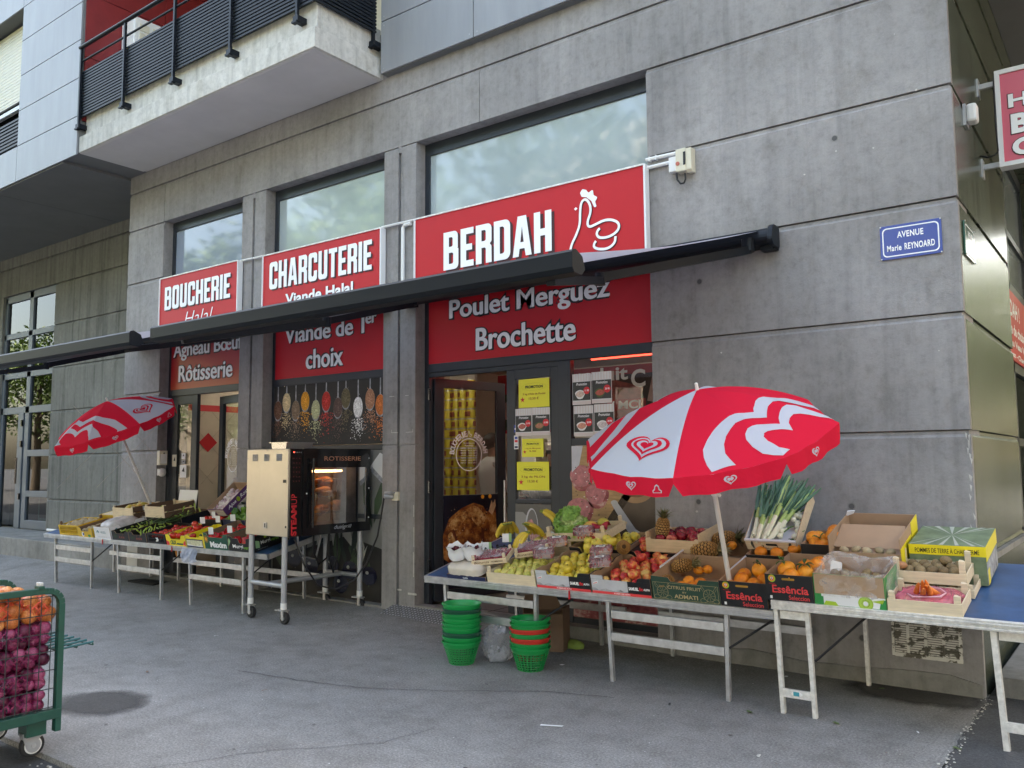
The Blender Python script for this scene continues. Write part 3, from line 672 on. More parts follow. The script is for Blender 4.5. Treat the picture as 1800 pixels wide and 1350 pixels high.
# ---- shop interior (seen through the doors)
CREAM = mat("cream_tile", (.68, .60, .48), .35, var=.04)
WT = mat("white_tile", (.66, .64, .58), .3)
FLT = mat("floor_tile", (.20, .19, .18), .4, var=.12, vscale=3)
mb = MB(); mb.box(-10.3, -.5, .21, 4.5, .0, .10, FLT)
for i in range(16): mb.box(-10.3+i*.6, -10.29+i*.6, .21, 4.5, .10, .1012, DARK)
for i in range(7): mb.box(-10.3, -.5, .3+i*.6, .308+i*.6, .10, .1014, DARK)
mb.build("shop_floor", BLD, BO)
mb = MB(); mb.box(-10.3, -.5, .22, 4.5, 2.95, 3.0, OFFW); mb.build("shop_ceiling", BLD, BO)
mb = MB(); mb.box(-10.3, -.5, 4.4, 4.5, .1, 2.95, CREAM); mb.box(-7.45, -7.38, .25, 4.4, .1, 2.95, CREAM)
mb.box(-10.05, -9.95, .25, 4.4, .1, 2.95, CREAM); mb.box(-9.95, -9.945, .26, 4.4, 2.31, 2.40, RED_P)
art(mb, [(.0, -.14), (.15, 0), (0, .14), (-.15, 0)], (-9.947, .83, 1.86), (0, 1, 0), UZ, RED_P, .003, (1, 0, 0))
art(mb, [(.0, -.14), (.15, 0), (0, .14), (-.15, 0)], (-9.947, 1.9, 1.86), (0, 1, 0), UZ, RED_P, .003, (1, 0, 0))
for i in range(-3, 6):
    for sg in (1, -1): mb.bar((-9.9465, .83+i*.5-sg*.6, 1.26), (-9.9465, .83+i*.5+sg*.44, 2.30), .002, .004, mat("tile_joint", (.40, .33, .25), .8), up=(1, 0, 0))
mb.box(-.6, -.5, .25, 4.4, .1, 2.95, CREAM); mb.build("shop_wall", BLD, BO)
# tiled wall with red frieze at the back of the right-hand shop
mb = MB(); mb.box(-7.38, -6.9, 3.2, 3.25, .1, 2.95, WT)
for k in range(9): mb.box(-7.38, -6.9, 3.196, 3.2, .3+k*.3, .306+k*.3, OFFW)
mb.box(-7.38, -6.9, 3.19, 3.199, 2.1, 2.2, RED_P); mb.build("shop_wall", BLD, BO)
# ================================================================== SIGNS
def sign_box(name, label, x0, x1, z0, z1, y, face, rim=True, depth=.06):
    t = thing(name, label, "sign", ((x0+x1)/2, y, z0)); o = ((x0+x1)/2, y, z0)
    p = MB(); p.box(x0, x1, y, y+depth, z0, z1, face); p.build("panel", t, o)
    if rim:
        f = MB(); w = .009
        f.box(x0-.008, x0+w, y-.012, y+depth, z0, z1, WHITE); f.box(x1-w, x1+.008, y-.012, y+depth, z0, z1, WHITE); f.box(x0+w, x1-w, y-.012, y+depth, z1-w, z1+.006, ALU_W); f.box(x0+w, x1-w, y-.012, y+depth, z0-.006, z0+w, ALU_W)
        f.build("frame", t, o)
    return t, o
def lettering(t, o, s, x0, x1, z0, z1, y, shadow=(.030, -.022), cond=False, bold=.035, outline=None, name="lettering", shear=0.0):
    mb = MB(); vf = title2d(s) if cond else text2d(s, bold, shear)
    for k, dx in enumerate((0, -.004, .004, -.008, .008) if outline else (0,)): mb.flat(vf, (dx, y-.008-.0004*k, (.003, -.003)[k % 2] if k else 0), UX, UZ, LETTER, (x0, z0), (x1-x0, z1-z0))
    if shadow:
        mb.flat(vf, (0, y-.004, 0), UX, UZ, LETTER_S, (x0+shadow[0], z0+shadow[1]), (x1-x0, z1-z0))
    if outline:
        vf2 = text2d(s, bold+outline, shear); e = outline*(z1-z0)*.95
        mb.flat(vf2, (0, y-.004, 0), UX, UZ, INK, (x0-e*.8-.004, z0-e*.9), (x1-x0+1.6*e+.008, z1-z0+1.8*e))
    return mb.build(name, t, o)
t, o = sign_box("shop_sign", "large red sign with white lettering BERDAH and a white hen outline above the shop door", -5.0, -2.335, 3.30, 4.06, -.075, RED)
lettering(t, o, "BERDAH", -4.60, -3.29, 3.46, 3.845, -.075, cond=True)
mb = MB()
for L in ([(-3.10, 3.30), (-3.095, 3.40), (-3.079, 3.479), (-3.027, 3.556), (-2.984, 3.649), (-2.982, 3.764), (-2.970, 3.848), (-2.923, 3.875), (-2.876, 3.815), (-2.870, 3.737), (-2.910, 3.657), (-2.894, 3.605), (-2.821, 3.621), (-2.74, 3.644), (-2.661, 3.636), (-2.590, 3.596), (-2.590, 3.540), (-2.64, 3.502), (-2.711, 3.485), (-2.790, 3.494), (-2.816, 3.531), (-2.803, 3.564), (-2.78, 3.578)],
          [(-2.625, 3.482), (-2.632, 3.425), (-2.698, 3.385), (-2.782, 3.390), (-2.845, 3.417), (-2.842, 3.451), (-2.822, 3.472)]):
    mb.flat(ribbon(L, .023), (0, -.083, 0), UX, UZ, LETTER); mb.flat(ribbon([(a+.007, b-.007) for a, b in L], .023), (0, -.079, 0), UX, UZ, LETTER_S)
art(mb, fillet([(a, b, .012) for a, b in [(-2.979, 3.934), (-2.954, 3.966), (-2.913, 3.949), (-2.892, 3.919), (-2.844, 3.941), (-2.839, 3.889), (-2.797, 3.86), (-2.824, 3.827), (-2.808, 3.777), (-2.834, 3.776), (-2.862, 3.839), (-2.914, 3.883), (-2.963, 3.896)]]), (0, -.083, 0), UX, UZ, LETTER)
art(mb, [(-3.045, 3.801), (-3.025, 3.814), (-3.008, 3.798), (-3.028, 3.783)], (0, -.083, 0), UX, UZ, LETTER)
mb.build("hen_emblem", t, o)
t, o = sign_box("shop_sign", "middle red sign with white lettering CHARCUTERIE above the spice poster window", -7.52, -5.495, 3.33, 4.06, -.075, RED)
lettering(t, o, "CHARCUTERIE", -7.385, -5.63, 3.625, 3.955, -.075, cond=True, shadow=(.022, -.018)); lettering(t, o, "Viande Halal", -7.08, -5.92, 3.40, 3.535, -.075, shadow=(.01, -.008), bold=.03)
t, o = sign_box("shop_sign", "left red sign with white lettering BOUCHERIE above the left shop entrance", -9.79, -8.02, 3.33, 4.085, -.075, RED)
lettering(t, o, "BOUCHERIE", -9.655, -8.17, 3.632, 3.948, -.075, cond=True, shadow=(.022, -.018)); lettering(t, o, "Halal", -9.17, -8.53, 3.37, 3.555, -.075, shadow=None, bold=-.012, shear=.3)
# lower graphics panels in the glazing
t, o = sign_box("glazing_sign", "deep red panel reading Poulet Merguez Brochette over the shop door", -4.995, -2.395, 2.566, 3.5, .135, RED_D, False, .02)
lettering(t, o, "Poulet Merguez", -4.70, -2.82, 2.955, 3.20, .135, None, bold=.004, outline=.075); lettering(t, o, "Brochette", -4.35, -3.185, 2.655, 2.875, .135, None, bold=.004, outline=.075, name="lettering")
t, o = sign_box("glazing_sign", "deep red panel reading Viande de 1er choix over the spice poster", -7.525, -5.58, 2.566, 3.5, .135, RED_D, False, .02)
lettering(t, o, "Viande de 1", -7.335, -5.965, 2.99, 3.185, .135, None, bold=.004, outline=.075); lettering(t, o, "er", -5.935, -5.77, 3.09, 3.185, .135, None, bold=.004, outline=.075); lettering(t, o, "choix", -6.94, -6.305, 2.655, 2.88, .135, None, bold=.004, outline=.075)
def orange_red():
    m, n, b = _nodes("sign_orange_fade"); t = _tex(n, 1.0, 2)
    tc = n.nodes.new("ShaderNodeTexCoord"); sp = n.nodes.new("ShaderNodeSeparateXYZ"); n.links.new(tc.outputs["Object"], sp.inputs[0])
    n.links.new(_ramp(n, sp.outputs["Z"], [(0.0, (.46, .075, .025)), (.10, (.42, .030, .022)), (.28, (.40, .012, .020))]), b.inputs["Base Color"]); b.inputs["Roughness"].default_value = .3
    return m
t, o = sign_box("glazing_sign", "red and orange panel reading Agneau Boeuf Rotisserie over the left shop door", -9.805, -8.115, 2.566, 3.5, .135, orange_red(), False, .02)
lettering(t, o, "Agneau B\u0153uf", -9.74, -8.19, 2.955, 3.205, .135, None, bold=.004, outline=.075); lettering(t, o, "R\u00f4tisserie", -9.60, -8.39, 2.665, 2.885, .135, None, bold=.004, outline=.075)
# street name plates
def plate(name, label, M, m, lines):
    t = thing(name, label, "street sign", M=M); p = MB(); w, h = .40, .245
    p.prism(fillet([(-w/2, -h/2, .012), (w/2, -h/2, .012), (w/2, h/2, .012), (-w/2, h/2, .012)]), (0, 0, 0), UX, UZ, NY, .012, m)
    for sx in (-1, 1):
        for sz in (-1, 1): p.tube([(sx*(w/2-.006), -.012, sz*(h/2-.006)), (sx*(w/2-.006), -.018, sz*(h/2-.006))], .006, ALU)
    p.build("plate", t, bevel=.003)
    a = fillet([(-w/2+.016, -h/2+.018, .03), (w/2-.016, -h/2+.018, .03), (w/2-.016, h/2-.018, .03), (-w/2+.016, h/2-.018, .03)], 5); b = fillet([(-w/2+.024, -h/2+.026, .025), (w/2-.024, -h/2+.026, .025), (w/2-.024, h/2-.026, .025), (-w/2+.024, h/2-.026, .025)], 5)
    q = MB(); n = len(a); q.raw([(x, -.0135, z) for x, z in a]+[(x, -.0135, z) for x, z in b], [(i, (i+1) % n, n+(i+1) % n, n+i) for i in range(n)], LETTER)
    for s, x0, x1, z0, z1 in lines: write(q, s, (0, -.0138, 0), UX, UZ, x0, x1, z0, z1, LETTER, .025, space=1.1)
    q.build("lettering", t); return t
plate("street_sign", "blue enamel street sign reading AVENUE Marie REYNOARD on the concrete wall", Matrix.Translation((-.305, -.001, 3.082)), PLATE, [("AVENUE", -.085, .085, .025, .070), ("Marie", -.155, -.06, -.065, -.022), ("REYNOARD", -.04, .155, -.065, -.018)])
plate("street_sign", "green glazed street plate round the corner on the side wall", Matrix.Translation((.002, .34, 3.08)) @ Matrix.Rotation(rad(90), 4, 'Z'), PLATE_G, [("AVENUE", -.085, .085, .025, .070), ("TERRAY", -.1, .1, -.065, -.018)])
# projecting sign at the corner and far side sign
t = thing("projecting_sign", "faded red projecting sign with white lettering on two steel brackets at the corner", "sign", (.9, 1.27, 3.9)); o = (.9, 1.27, 3.9)
p = MB(); p.box(.15, 1.75, 1.22, 1.32, 3.87, 4.62, PINK); p.build("panel", t, o)
f = MB()
for x0, x1, z0, z1 in ((.13, .165, 3.85, 4.64), (1.735, 1.77, 3.85, 4.64), (.165, 1.735, 4.605, 4.64), (.165, 1.735, 3.85, 3.885)): f.box(x0, x1, 1.205, 1.335, z0, z1, WHITE)
f.build("frame", t, o)
for z in (4.56, 3.89):
    f = MB(); f.bar((0, 1.27, z), (.14, 1.27, z), .03, .04, ALU_G); f.box(0, .012, 1.22, 1.32, z-.09, z+.06, ALU_G); f.build("bracket", t, o)
f = MB(); f.tube([(.0, 1.24, 3.98), (.05, 1.22, 3.95), (.1, 1.22, 3.96), (.14, 1.24, 4.0)], .008, INK); f.tube([(.128, 1.21, 3.98), (.12, 1.21, 4.2), (.125, 1.21, 4.6)], .007, INK); f.build("cable", t, o)
q = MB()
for s, x0, x1, z0, z1, b in (("Halal", .215, .62, 4.315, 4.425, .035), ("BERDAH", .225, 1.1, 4.10, 4.26, .05), ("CHARCUTERIE", .225, 1.6, 3.92, 4.06, .05)):
    write(q, s, (0, 1.212, 0), UX, UZ, x0, x1, z0, z1, LETTER, b); write(q, s, (0, 1.216, 0), UX, UZ, x0-.007, x1+.007, z0-.007, z1+.007, LETTER_S, b+.02)
q.build("lettering", t, o)
t = thing("glazing_sign", "red panel with white lettering in the side street window", "sign", (-.13, 4.0, 2.57)); o = (-.13, 4.0, 2.57)
p = MB(); p.box(-.138, -.12, 2.56, 5.5, 2.56, 3.3, RED_D); p.build("panel", t, o)
q = MB()
for s, y0, y1, z0, z1 in (("BERDAH !", 3.1, 4.4, 3.02, 3.2), ("Viande de choix Halal", 3.0, 5.3, 2.83, 2.95), ("Agneau Veau Volaille", 3.0, 5.3, 2.68, 2.78), ("Merguez - Charcuterie", 3.0, 5.3, 2.575, 2.65)): write(q, s, (-.117, 0, 0), (0, 1, 0), UZ, y0, y1, z0, z1, LETTER, .03)
q.build("lettering", t, o)

# ================================================================== WALL FITTINGS
def one(mb, name, label, cat, org, group=None, **k): return tag(mb.build(name, None, org, **k) if False else _place(mb, name, org, k), label, cat, group)
def _place(mb, name, org, k):
    o = mb.build(name, None, org, **k); o.location = org; return o
mb = MB(); mb.tube([(-8.105, -.03, 4.09), (-7.6, -.03, 4.08)], .012, WHITE_P); one(mb, "cable_conduit", "thin white cable conduit between the left and the middle red sign", "conduit", (-7.85, -.03, 4.08))
mb = MB(); mb.tube([(-5.53, -.03, 4.08), (-5.043, -.03, 4.075)], .013, WHITE_P); mb.tube([(-5.1, -.03, 4.045), (-5.19, -.03, 4.045), (-5.216, -.03, 4.02), (-5.216, -.03, 3.3)], .02, WHITE_P); one(mb, "cable_conduit", "white cable conduit bending down the column beside the large red sign", "conduit", (-5.2, -.03, 3.4))
mb = MB(); mb.tube([(-2.345, -.025, 4.113), (-2.03, -.025, 4.107)], .016, WHITE_P); mb.tube([(-2.345, -.025, 4.04), (-2.11, -.025, 4.04)], .016, WHITE_P)
for x in (-2.31, -2.25): mb.box(x-.006, x+.006, -.04, 0, 4.09, 4.13, WHITE_P)
one(mb, "cable_conduit", "pair of white conduits leading to the cream switch box on the wall", "conduit", (-2.2, -.02, 4.07))
t = thing("switch_box", "cream electrical switch box with a red button on the concrete wall", "switch box", (-1.98, 0, 3.91)); o = (-1.98, 0, 3.91)
mb = MB(); mb.box(-2.045, -1.955, -.085, 0, 3.925, 4.115, OFFW); mb.prism([(-.085, 3.925), (-.085, 4.105), (0, 4.115), (0, 3.91), (-.06, 3.905)], (-1.955, 0, 0), (0, 1, 0), UZ, UX, .05, OFFW); mb.build("casing", t, o, bevel=.005)
mb = MB(); mb.tube([(-2.025, -.085, 3.99), (-2.025, -.092, 3.99)], .017, mat("button_red", (.5, .14, .09), .5), 14); mb.build("button", t, o)
mb = MB(); mb.box(-1.975, -1.955, -.089, -.085, 3.97, 4.08, INK); mb.build("label_plate", t, o)
mb = MB(); mb.tube([(-1.98, -.05, 3.91), (-1.975, -.05, 3.86), (-1.99, -.05, 3.83), (-2.02, -.05, 3.83), (-2.05, -.05, 3.87), (-2.06, -.04, 3.93)], .008, INK, smooth if False else 8); mb.build("cable", t, o, smooth=True)
mb = MB(); mb.box(-2.12, -2.046, -.06, 0, 3.945, 4.07, WHITE_P); one(mb, "junction_box", "small white junction box left of the cream switch box", "junction box", (-2.08, 0, 4.0), bevel=.004)
t = thing("wall_lamp", "small white wall lamp high on the side wall near the corner", "lamp", (.03, .5, 4.0)); o = (.03, .5, 4.0)
mb = MB(); mb.box(0, .02, .44, .56, 3.98, 4.14, ALU_G); mb.build("base", t, o); mb = MB(); mb.box(.02, .09, .445, .555, 4.0, 4.14, WHITE_P); mb.build("shade", t, o, bevel=.02)
mb = MB(); mb.box(-9.852, -9.83, .02, .02, 1, 1, OFFW) if False else None
t = thing("letter_box", "cream metal letter box on the jamb beside the left shop door", "letter box", (-9.87, .06, 1.5)); o = (-9.87, .06, 1.5)
mb = MB(); mb.box(-9.868, -9.80, -.0, .115, 1.54, 1.735, OFFW); mb.build("casing", t, o, bevel=.004)
mb = MB(); mb.box(-9.80, -9.796, .012, .103, 1.56, 1.69, WHITE_P); mb.tube([(-9.796, .06, 1.70), (-9.79, .06, 1.70)], .01, INK); mb.build("door", t, o)
mb = MB(); mb.ball((-9.83, .06, 1.44), .045, .055, .06, WHITE_P); mb.box(-9.868, -9.83, .01, .11, 1.40, 1.49, WHITE_P); one(mb, "intercom", "round white intercom below the cream letter box", "intercom", (-9.85, .06, 1.4), smooth=True)
t = thing("wall_socket", "grey wall socket with a black plug cable on the concrete column", "socket", (-5.34, 0, 1.18)); o = (-5.34, 0, 1.18)
mb = MB(); mb.box(-5.36, -5.27, -.03, 0, 1.16, 1.25, OFFW); mb.build("casing", t, o, bevel=.004)
mb = MB(); mb.tube([(-5.34, -.03, 1.205), (-5.40, -.10, 1.205)], [.026, .024], ALU_G, 12); mb.prism([(-.05, 0), (.05, 0), (.045, .02), (-.045, .02)], (-5.36, -.02, 1.235), UX, UZ, NY, .07, ALU_G); mb.build("plug", t, o)
mb = MB(); mb.tube([(-5.40, -.1, 1.19), (-5.42, -.11, 1.05), (-5.47, -.12, .8), (-5.55, -.2, .52), (-5.62, -.3, .36), (-5.72, -.45, .28), (-5.80, -.62, .33), (-5.86, -.75, .55), (-5.95, -.8, .80)], .009, INK, 8)
one(mb, "power_cable", "black power cable hanging from the socket to the rotisserie oven", "cable", (-5.6, -.3, .4), smooth=True)
mb = MB(); mb.box(-10.9, -10.8, .92, .99, 5.15, 5.25, OFFW); one(mb, "security_camera", "tiny cream box under the dark soffit on the far left wall", "camera", (-15.0, .95, 5.2)); 
# ventilation grille with peeling paint
t = thing("ventilation_grille", "slatted wall grille with flaking white paint at the foot of the wall", "grille", (-.335, 0, .21)); o = (-.335, 0, .21)
RUST = mat("rusty_grey_metal", (.13, .12, .095), .8, var=.3, vscale=20)
FLK = ramp_mat("flaking_paint", [(.47, (.12, .11, .085)), (.50, (.62, .61, .55)), (1, (.70, .69, .64))], 14, .8, 0, detail=6, stretch=(1, 1, 1.5))
mb = MB(); mb.box(-.55, -.115, -.022, 0, .21, .235, FLK)
for x in (-.55, -.455, -.345, -.235, -.135): mb.box(x, x+.018, -.022, 0, .235, .60, FLK)
mb.build("frame", t, o)
mb = MB()
for i in range(24): mb.box(-.53, -.13, -.014, .0, .238+i*.0152, .247+i*.0152, FLK)
mb.build("slats", t, o)
mb = MB(); mb.box(-.55, -.13, -.004, -.001, .22, .60, RUST); mb.build("backing", t, o)
# white scratches and chips on the columns
mb = WALL
for x, z, w, h in ((-5.40, 1.86, .1, .006), (-5.40, 1.865, .006, .03), (-5.19, 1.86, .1, .006), (-5.095, 1.865, .006, .03), (-5.43, 2.24, .07, .008), (-5.2, 2.24, .05, .006), (-5.08, 1.0, .01, .12), (-5.075, .7, .009, .2), (-5.08, .4, .012, .25), (-5.15, .22, .12, .02), (-5.3, .25, .06, .015)):
    mb.face([(x, -.002, z), (x+w, -.002, z), (x+w, -.002, z+h), (x, -.002, z+h)], CONC_PALE)
for k in range(9):
    x, z = R.uniform(-2.3, -.05), R.uniform(.2, 4.8); s = R.uniform(.004, .010); art(mb, [(x+s*math.cos(a)*R.uniform(.5, 1.2), z+s*math.sin(a)*R.uniform(.5, 1.2)) for a in (0, 1, 2, 3, 4, 5)], (0, -.002, 0), UX, UZ, CONC_PALE)
for k in range(14):
    x, z = -.004-R.random()*.03, R.uniform(.9, 1.7); art(mb, [(x, z), (x+.008, z+R.uniform(.02, .06)), (x-.006, z+.05)], (0, -.002, 0), UX, UZ, CONC_PALE)
WALL.build("concrete_wall", BLD, BO, bevel=.006)

# ================================================================== AWNINGS
def awning(label, x0, x1, arms, first=True):
    t = thing("awning", label, "awning", ((x0+x1)/2, 0, 3.2)); o = ((x0+x1)/2, 0, 3.2)
    c = MB(); c.prism(fillet([(-.19, 3.20, .05), (-.02, 3.17, .01), (-.02, 3.30, .01), (-.15, 3.315, .05)]), (x0, 0, 0), (0, 1, 0), UZ, UX, x1-x0, AWN); c.build("cassette", t, o)
    f = MB(); n = 12; vs = []
    for i in range(n+1):
        k = i/n; y = -.12+(-2.80+.12)*k; z = 3.30+(2.60-3.30)*k-.03*math.sin(math.pi*k)
        vs += [(x0+.1, y, z), (x1-.1, y, z)]
    f.raw(vs, [(2*i, 2*i+1, 2*i+3, 2*i+2) for i in range(n)], AWNF); f.build("fabric", t, o, smooth=True)
    g = MB(); g.prism([(-2.857, 2.515), (-2.84, 2.49), (-2.77, 2.484), (-2.735, 2.52), (-2.76, 2.585), (-2.82, 2.612), (-2.848, 2.606), (-2.858, 2.592)], (x0+.05, 0, 0), (0, 1, 0), UZ, UX, x1-x0-.1, AWN)
    g.build("front_bar", t, o, bevel=.003)
    for sx, ex, ey, bx in arms:
        a = MB(); a.bar((sx, -.17, 3.15), (ex, ey, 3.17+.26*ey), .06, .06, AWN); a.bar((ex, ey, 3.15+.26*ey), (bx, -2.74, 2.49), .05, .05, AWN)
        a.tube([(ex, ey, 3.17+.26*ey-.05), (ex, ey, 3.17+.26*ey+.03)], .035, AWN, 12); a.tube([(sx, -.16, 3.14), (sx, -.16, 3.24)], .05, AWN, 12); a.build("arm", t, o)
    for x in (x0+.12, x1-.06):
        b = MB(); b.box(x-.05, x+.06, -.10, 0, 3.15, 3.30, AWN); b.box(x-.01, x+.055, -.03, 0, 3.17, 3.34, AWN); b.tube([(x+.03, -.03, 3.29), (x+.03, -.05, 3.29)], .014, ALU); b.build("bracket", t, o)
    for x in (x0, x1): e = MB(); e.prism(fillet([(-.215, 3.17, .05), (-.03, 3.15, .03), (-.03, 3.32, .02), (-.17, 3.335, .06)]), (x-.02, 0, 0), (0, 1, 0), UZ, UX, .04, AWN); e.build("end_cap", t, o, bevel=.006)
    return t
awning("dark grey folding arm awning extended over the shop door and the middle window", -5.2, -1.24, [(-1.42, -1.94, -1.5, -1.5), (-4.95, -4.55, -1.62, -4.9)])
awning("dark grey folding arm awning extended over the left entrance and running out of the picture", -10.4, -5.40, [(-5.55, -6.15, -1.48, -5.7), (-10.2, -9.6, -1.62, -10.1)])
# ================================================================== PARASOLS
TA = [(.985, 1.345), (.93, 1.31), (.864, 1.290), (.797, 1.290), (.71, 1.361), (.63, 1.479), (.556, 1.655), (.515, 1.83), (.507, 1.95), (.53, 2.126), (.562, 2.345), (.53, 2.44), (.507, 2.571), (.476, 2.765), (.47, 2.908), (.50, 3.07), (.562, 3.244), (.64, 3.45), (.723, 3.605), (.852, 3.697), (.985, 3.76), (.985, 3.56), (.945, 3.57), (.803, 3.429), (.70, 3.23), (.62, 3.05), (.57, 2.92), (.575, 2.80), (.581, 2.714), (.618, 2.538), (.661, 2.395), (.64, 2.30), (.610, 2.16), (.593, 1.98), (.605, 1.83), (.65, 1.71), (.71, 1.605), (.784, 1.538), (.864, 1.515), (.914, 1.538), (.97, 1.57)]
TB = [(.985, 1.992), (.965, 1.924), (.932, 1.849), (.858, 1.807), (.784, 1.798), (.735, 1.832), (.69, 1.91), (.678, 1.98), (.682, 2.08), (.70, 2.20), (.76, 2.429), (.71, 2.546), (.673, 2.714), (.655, 2.85), (.66, 2.95), (.741, 3.03), (.858, 3.176), (.975, 3.24), (.982, 3.008), (.93, 2.99), (.889, 2.95), (.827, 2.91), (.78, 2.86), (.753, 2.782), (.76, 2.664), (.784, 2.563), (.852, 2.462), (.803, 2.345), (.775, 2.22), (.768, 2.12), (.775, 2.03), (.80, 1.985), (.846, 1.985), (.92, 2.034), (.963, 2.143)]
def parasol(label, base, tx, ty, L, Rr, h, ph, white, hearts, low):
    ax = V((tx, ty, 1)).normalized(); base = V(base); ap = base+ax*L; c = ap-ax*h
    u = V((0, 1, 0)).cross(ax).normalized(); w = ax.cross(u)
    T = [c+(u*math.cos(ph+math.pi*k/4)+w*math.sin(ph+math.pi*k/4))*Rr for k in range(9)]
    def surf(r, th, lift=0.0):
        k = math.floor(th); f = th-k; a, b = T[k % 8], T[(k+1) % 8]
        p = ap*(1-r)+(a*(1-f)+b*f)*r+ax*(.05*4*r*(1-r)-(.02*4*f*(1-f)+.004*r*r*math.sin(f*17+k*2.3)*math.sin(f*3.1416))*r)
        if lift:
            n = ((ap-a).cross(b-a)).normalized(); n = n if n.dot(ax) > 0 else -n
            p = p+n*lift
        return p
    low = base-ax*low
    t = thing("parasol", label, "parasol", tuple(low), "red and white parasols on the stall tables"); o = tuple(low)
    m = MB(); m.tube([low, base+ax*(L-.02)], .016, POLE, 12); m.build("pole", t, o, smooth=True)
    m = MB(); m.tube([ap-ax*.01, ap+ax*.035], [.013, .010], WHITE_P, 10); m.ball(ap+ax*.035, .011, .011, .011, WHITE_P); m.build("finial", t, o, smooth=True)
    m = MB(); q = low+ax*(.52+.2); m.tube([q, q+ax*.05], .023, WHITE_P, 10); m.ball(q+u*.03, .012, .012, .012, WHITE_P); m.build("clamp", t, o, smooth=True)
    m = MB(); N, K = 14, 10
    for k in range(8):
        vs = [surf(i/N, k+j/K if j < K else k+.99999) for i in range(N+1) for j in range(K+1)]
        m.raw(vs, [(i*(K+1)+j, i*(K+1)+j+1, (i+1)*(K+1)+j+1, (i+1)*(K+1)+j) for i in range(N) for j in range(K)], CANOPY_W if k in white else CANOPY_R)
    can = m.build("canopy", t, o, smooth=True)
    for k in range(8):                              # valance flaps hang from the rim, bottom corners rounded
        vs = []; KK = 14
        for j in range(KK+1):
            f = j/KK; p = surf(1, k+min(f, .99999)); e = min(f, 1-f)*.61*Rr/.8
            H = .105 if e > .05 else .105*(.30+.70*math.sqrt(max(0, 1-((.05-e)/.05)**2)))
            out = (p-c); out = (out-ax*out.dot(ax)).normalized(); rip = .006*math.sin(f*19+k*1.7)
            for q in (0, .33, .66, 1): vs.append(p+(ax*-.75+V((0, 0, -.6))+out*.10).normalized()*H*q+out*(rip*q))
        v = MB(); v.raw(vs, [(4*j+i, 4*j+i+1, 4*j+5+i, 4*j+4+i) for j in range(KK) for i in range(3)], CANOPY_R)
        # small printed heart rings on the flap
        def fl(f, q, off):
            j = f*KK; i = min(int(j), KK-1); g = j-i; a = vs[4*i]*(1-g)+vs[4*i+4]*g; b = vs[4*i+3]*(1-g)+vs[4*i+7]*g
            o_ = (a-c); o_ = (o_-ax*o_.dot(ax)).normalized(); return a*(1-q)+b*q+o_*off
        hs = [(heart(.5, .5, .125, .52), CANOPY_W, .002), (heart(.505, .52, .088, .36), CANOPY_R, .003), (heart(.50, .53, .062, .26), CANOPY_W, .004), (heart(.50, .54, .028, .12), CANOPY_R, .005)]
        if k in white: hs += [([(.76, .78), (.855, .78), (.86, .66), (.835, .55), (.83, .40), (.805, .30), (.78, .40), (.775, .55), (.755, .66)], CANOPY_W, .002), ([(.768, .74), (.847, .74), (.848, .67), (.825, .60), (.82, .44), (.805, .38), (.79, .44), (.785, .60), (.768, .67)], CANOPY_R, .003)]
        for pl, mm, off in hs: v.face([fl(f, 1-q if pl is not hs[-1][0] and len(pl) > 12 else q, off) for f, q in pl], mm)
        v.build("valance_flap", can)
    def printed(poly, mm, lift, name="printed_heart", shift=0.0):
        flat = outline2d([[(r*math.sin((th-2.5)*math.pi/4), r*math.cos((th-2.5)*math.pi/4)) for r, th in poly]])
        bm = bmesh.new(); bv = [bm.verts.new((x, y, 0)) for x, y in flat[0]]
        for f in flat[1]:
            try: bm.faces.new([bv[i] for i in f])
            except ValueError: pass
        for _ in range(6):
            es = [e for e in bm.edges if e.calc_length() > .035]
            if not es: break
            bmesh.ops.subdivide_edges(bm, edges=es, cuts=1); bmesh.ops.triangulate(bm, faces=[f for f in bm.faces if len(f.verts) > 3])
        bm.verts.ensure_lookup_table(); bm.verts.index_update()
        q = MB(); vs = []
        for b in bm.verts:
            r = b.co.length; th = 2.5+math.atan2(b.co.x, b.co.y)/(math.pi/4); vs.append(surf(min(r, 1), th+shift, lift))
        q.raw(vs, [tuple(v.index for v in f.verts) for f in bm.faces], mm); bm.free()
        return q.build(name, can)
    for s in hearts:
        for P in (TA, TB): printed(P, CANOPY_W, .004, shift=s-2.5)
    for k in white:
        for i, (cx, cy, sw, sh, mm) in enumerate(((.0, .762, .34, .235, CANOPY_R), (.004, .757, .275, .188, CANOPY_W), (-.004, .752, .225, .150, CANOPY_R), (-.006, .748, .165, .108, CANOPY_W), (-.006, .745, .105, .068, CANOPY_R))):
            hp_ = heart(cx, 0, sw*1.0, sh, 36)
            printed([((lambda X, Y: (math.hypot(X, Y), 2.5+math.atan2(X, Y)/(math.pi/4)))(x*1.25, cy-y)) for x, y in hp_], mm, .003+.0016*i, "printed_emblem", shift=k+.5-2.5)
    q = MB()                                            # ribs below the cloth
    for k in range(8): q.tube([ap-ax*.03]+[surf(r, k)-ax*.012 for r in (.25, .5, .75, .985)], .005, POLE, 6)
    for k in range(8): q.tube([base+ax*(L-.36), surf(.5, k)-ax*.014], .004, POLE, 6)
    q.build("ribs", t, o)
    for ch in can.children: ch.location = (0, 0, 0)
    # canopy children were built in world space
    for ch in can.children: ch.data.transform(Matrix.Translation(-V(o)))
    return t
parasol("red and white parasol leaning over the fruit table at the right", (-1.29, -1.0, .70), .0095, -.3607, 1.3705, .7981, .2813, 4.1078, (0, 4), (2.5, 6.5), .05)
parasol("red and white parasol leaning over the far left vegetable table", (-9.45, -.30, 1.01), -.006, -.469, 1.476, .771, .287, 4.543-.0, (2, 6), (.5, 4.5), .21)

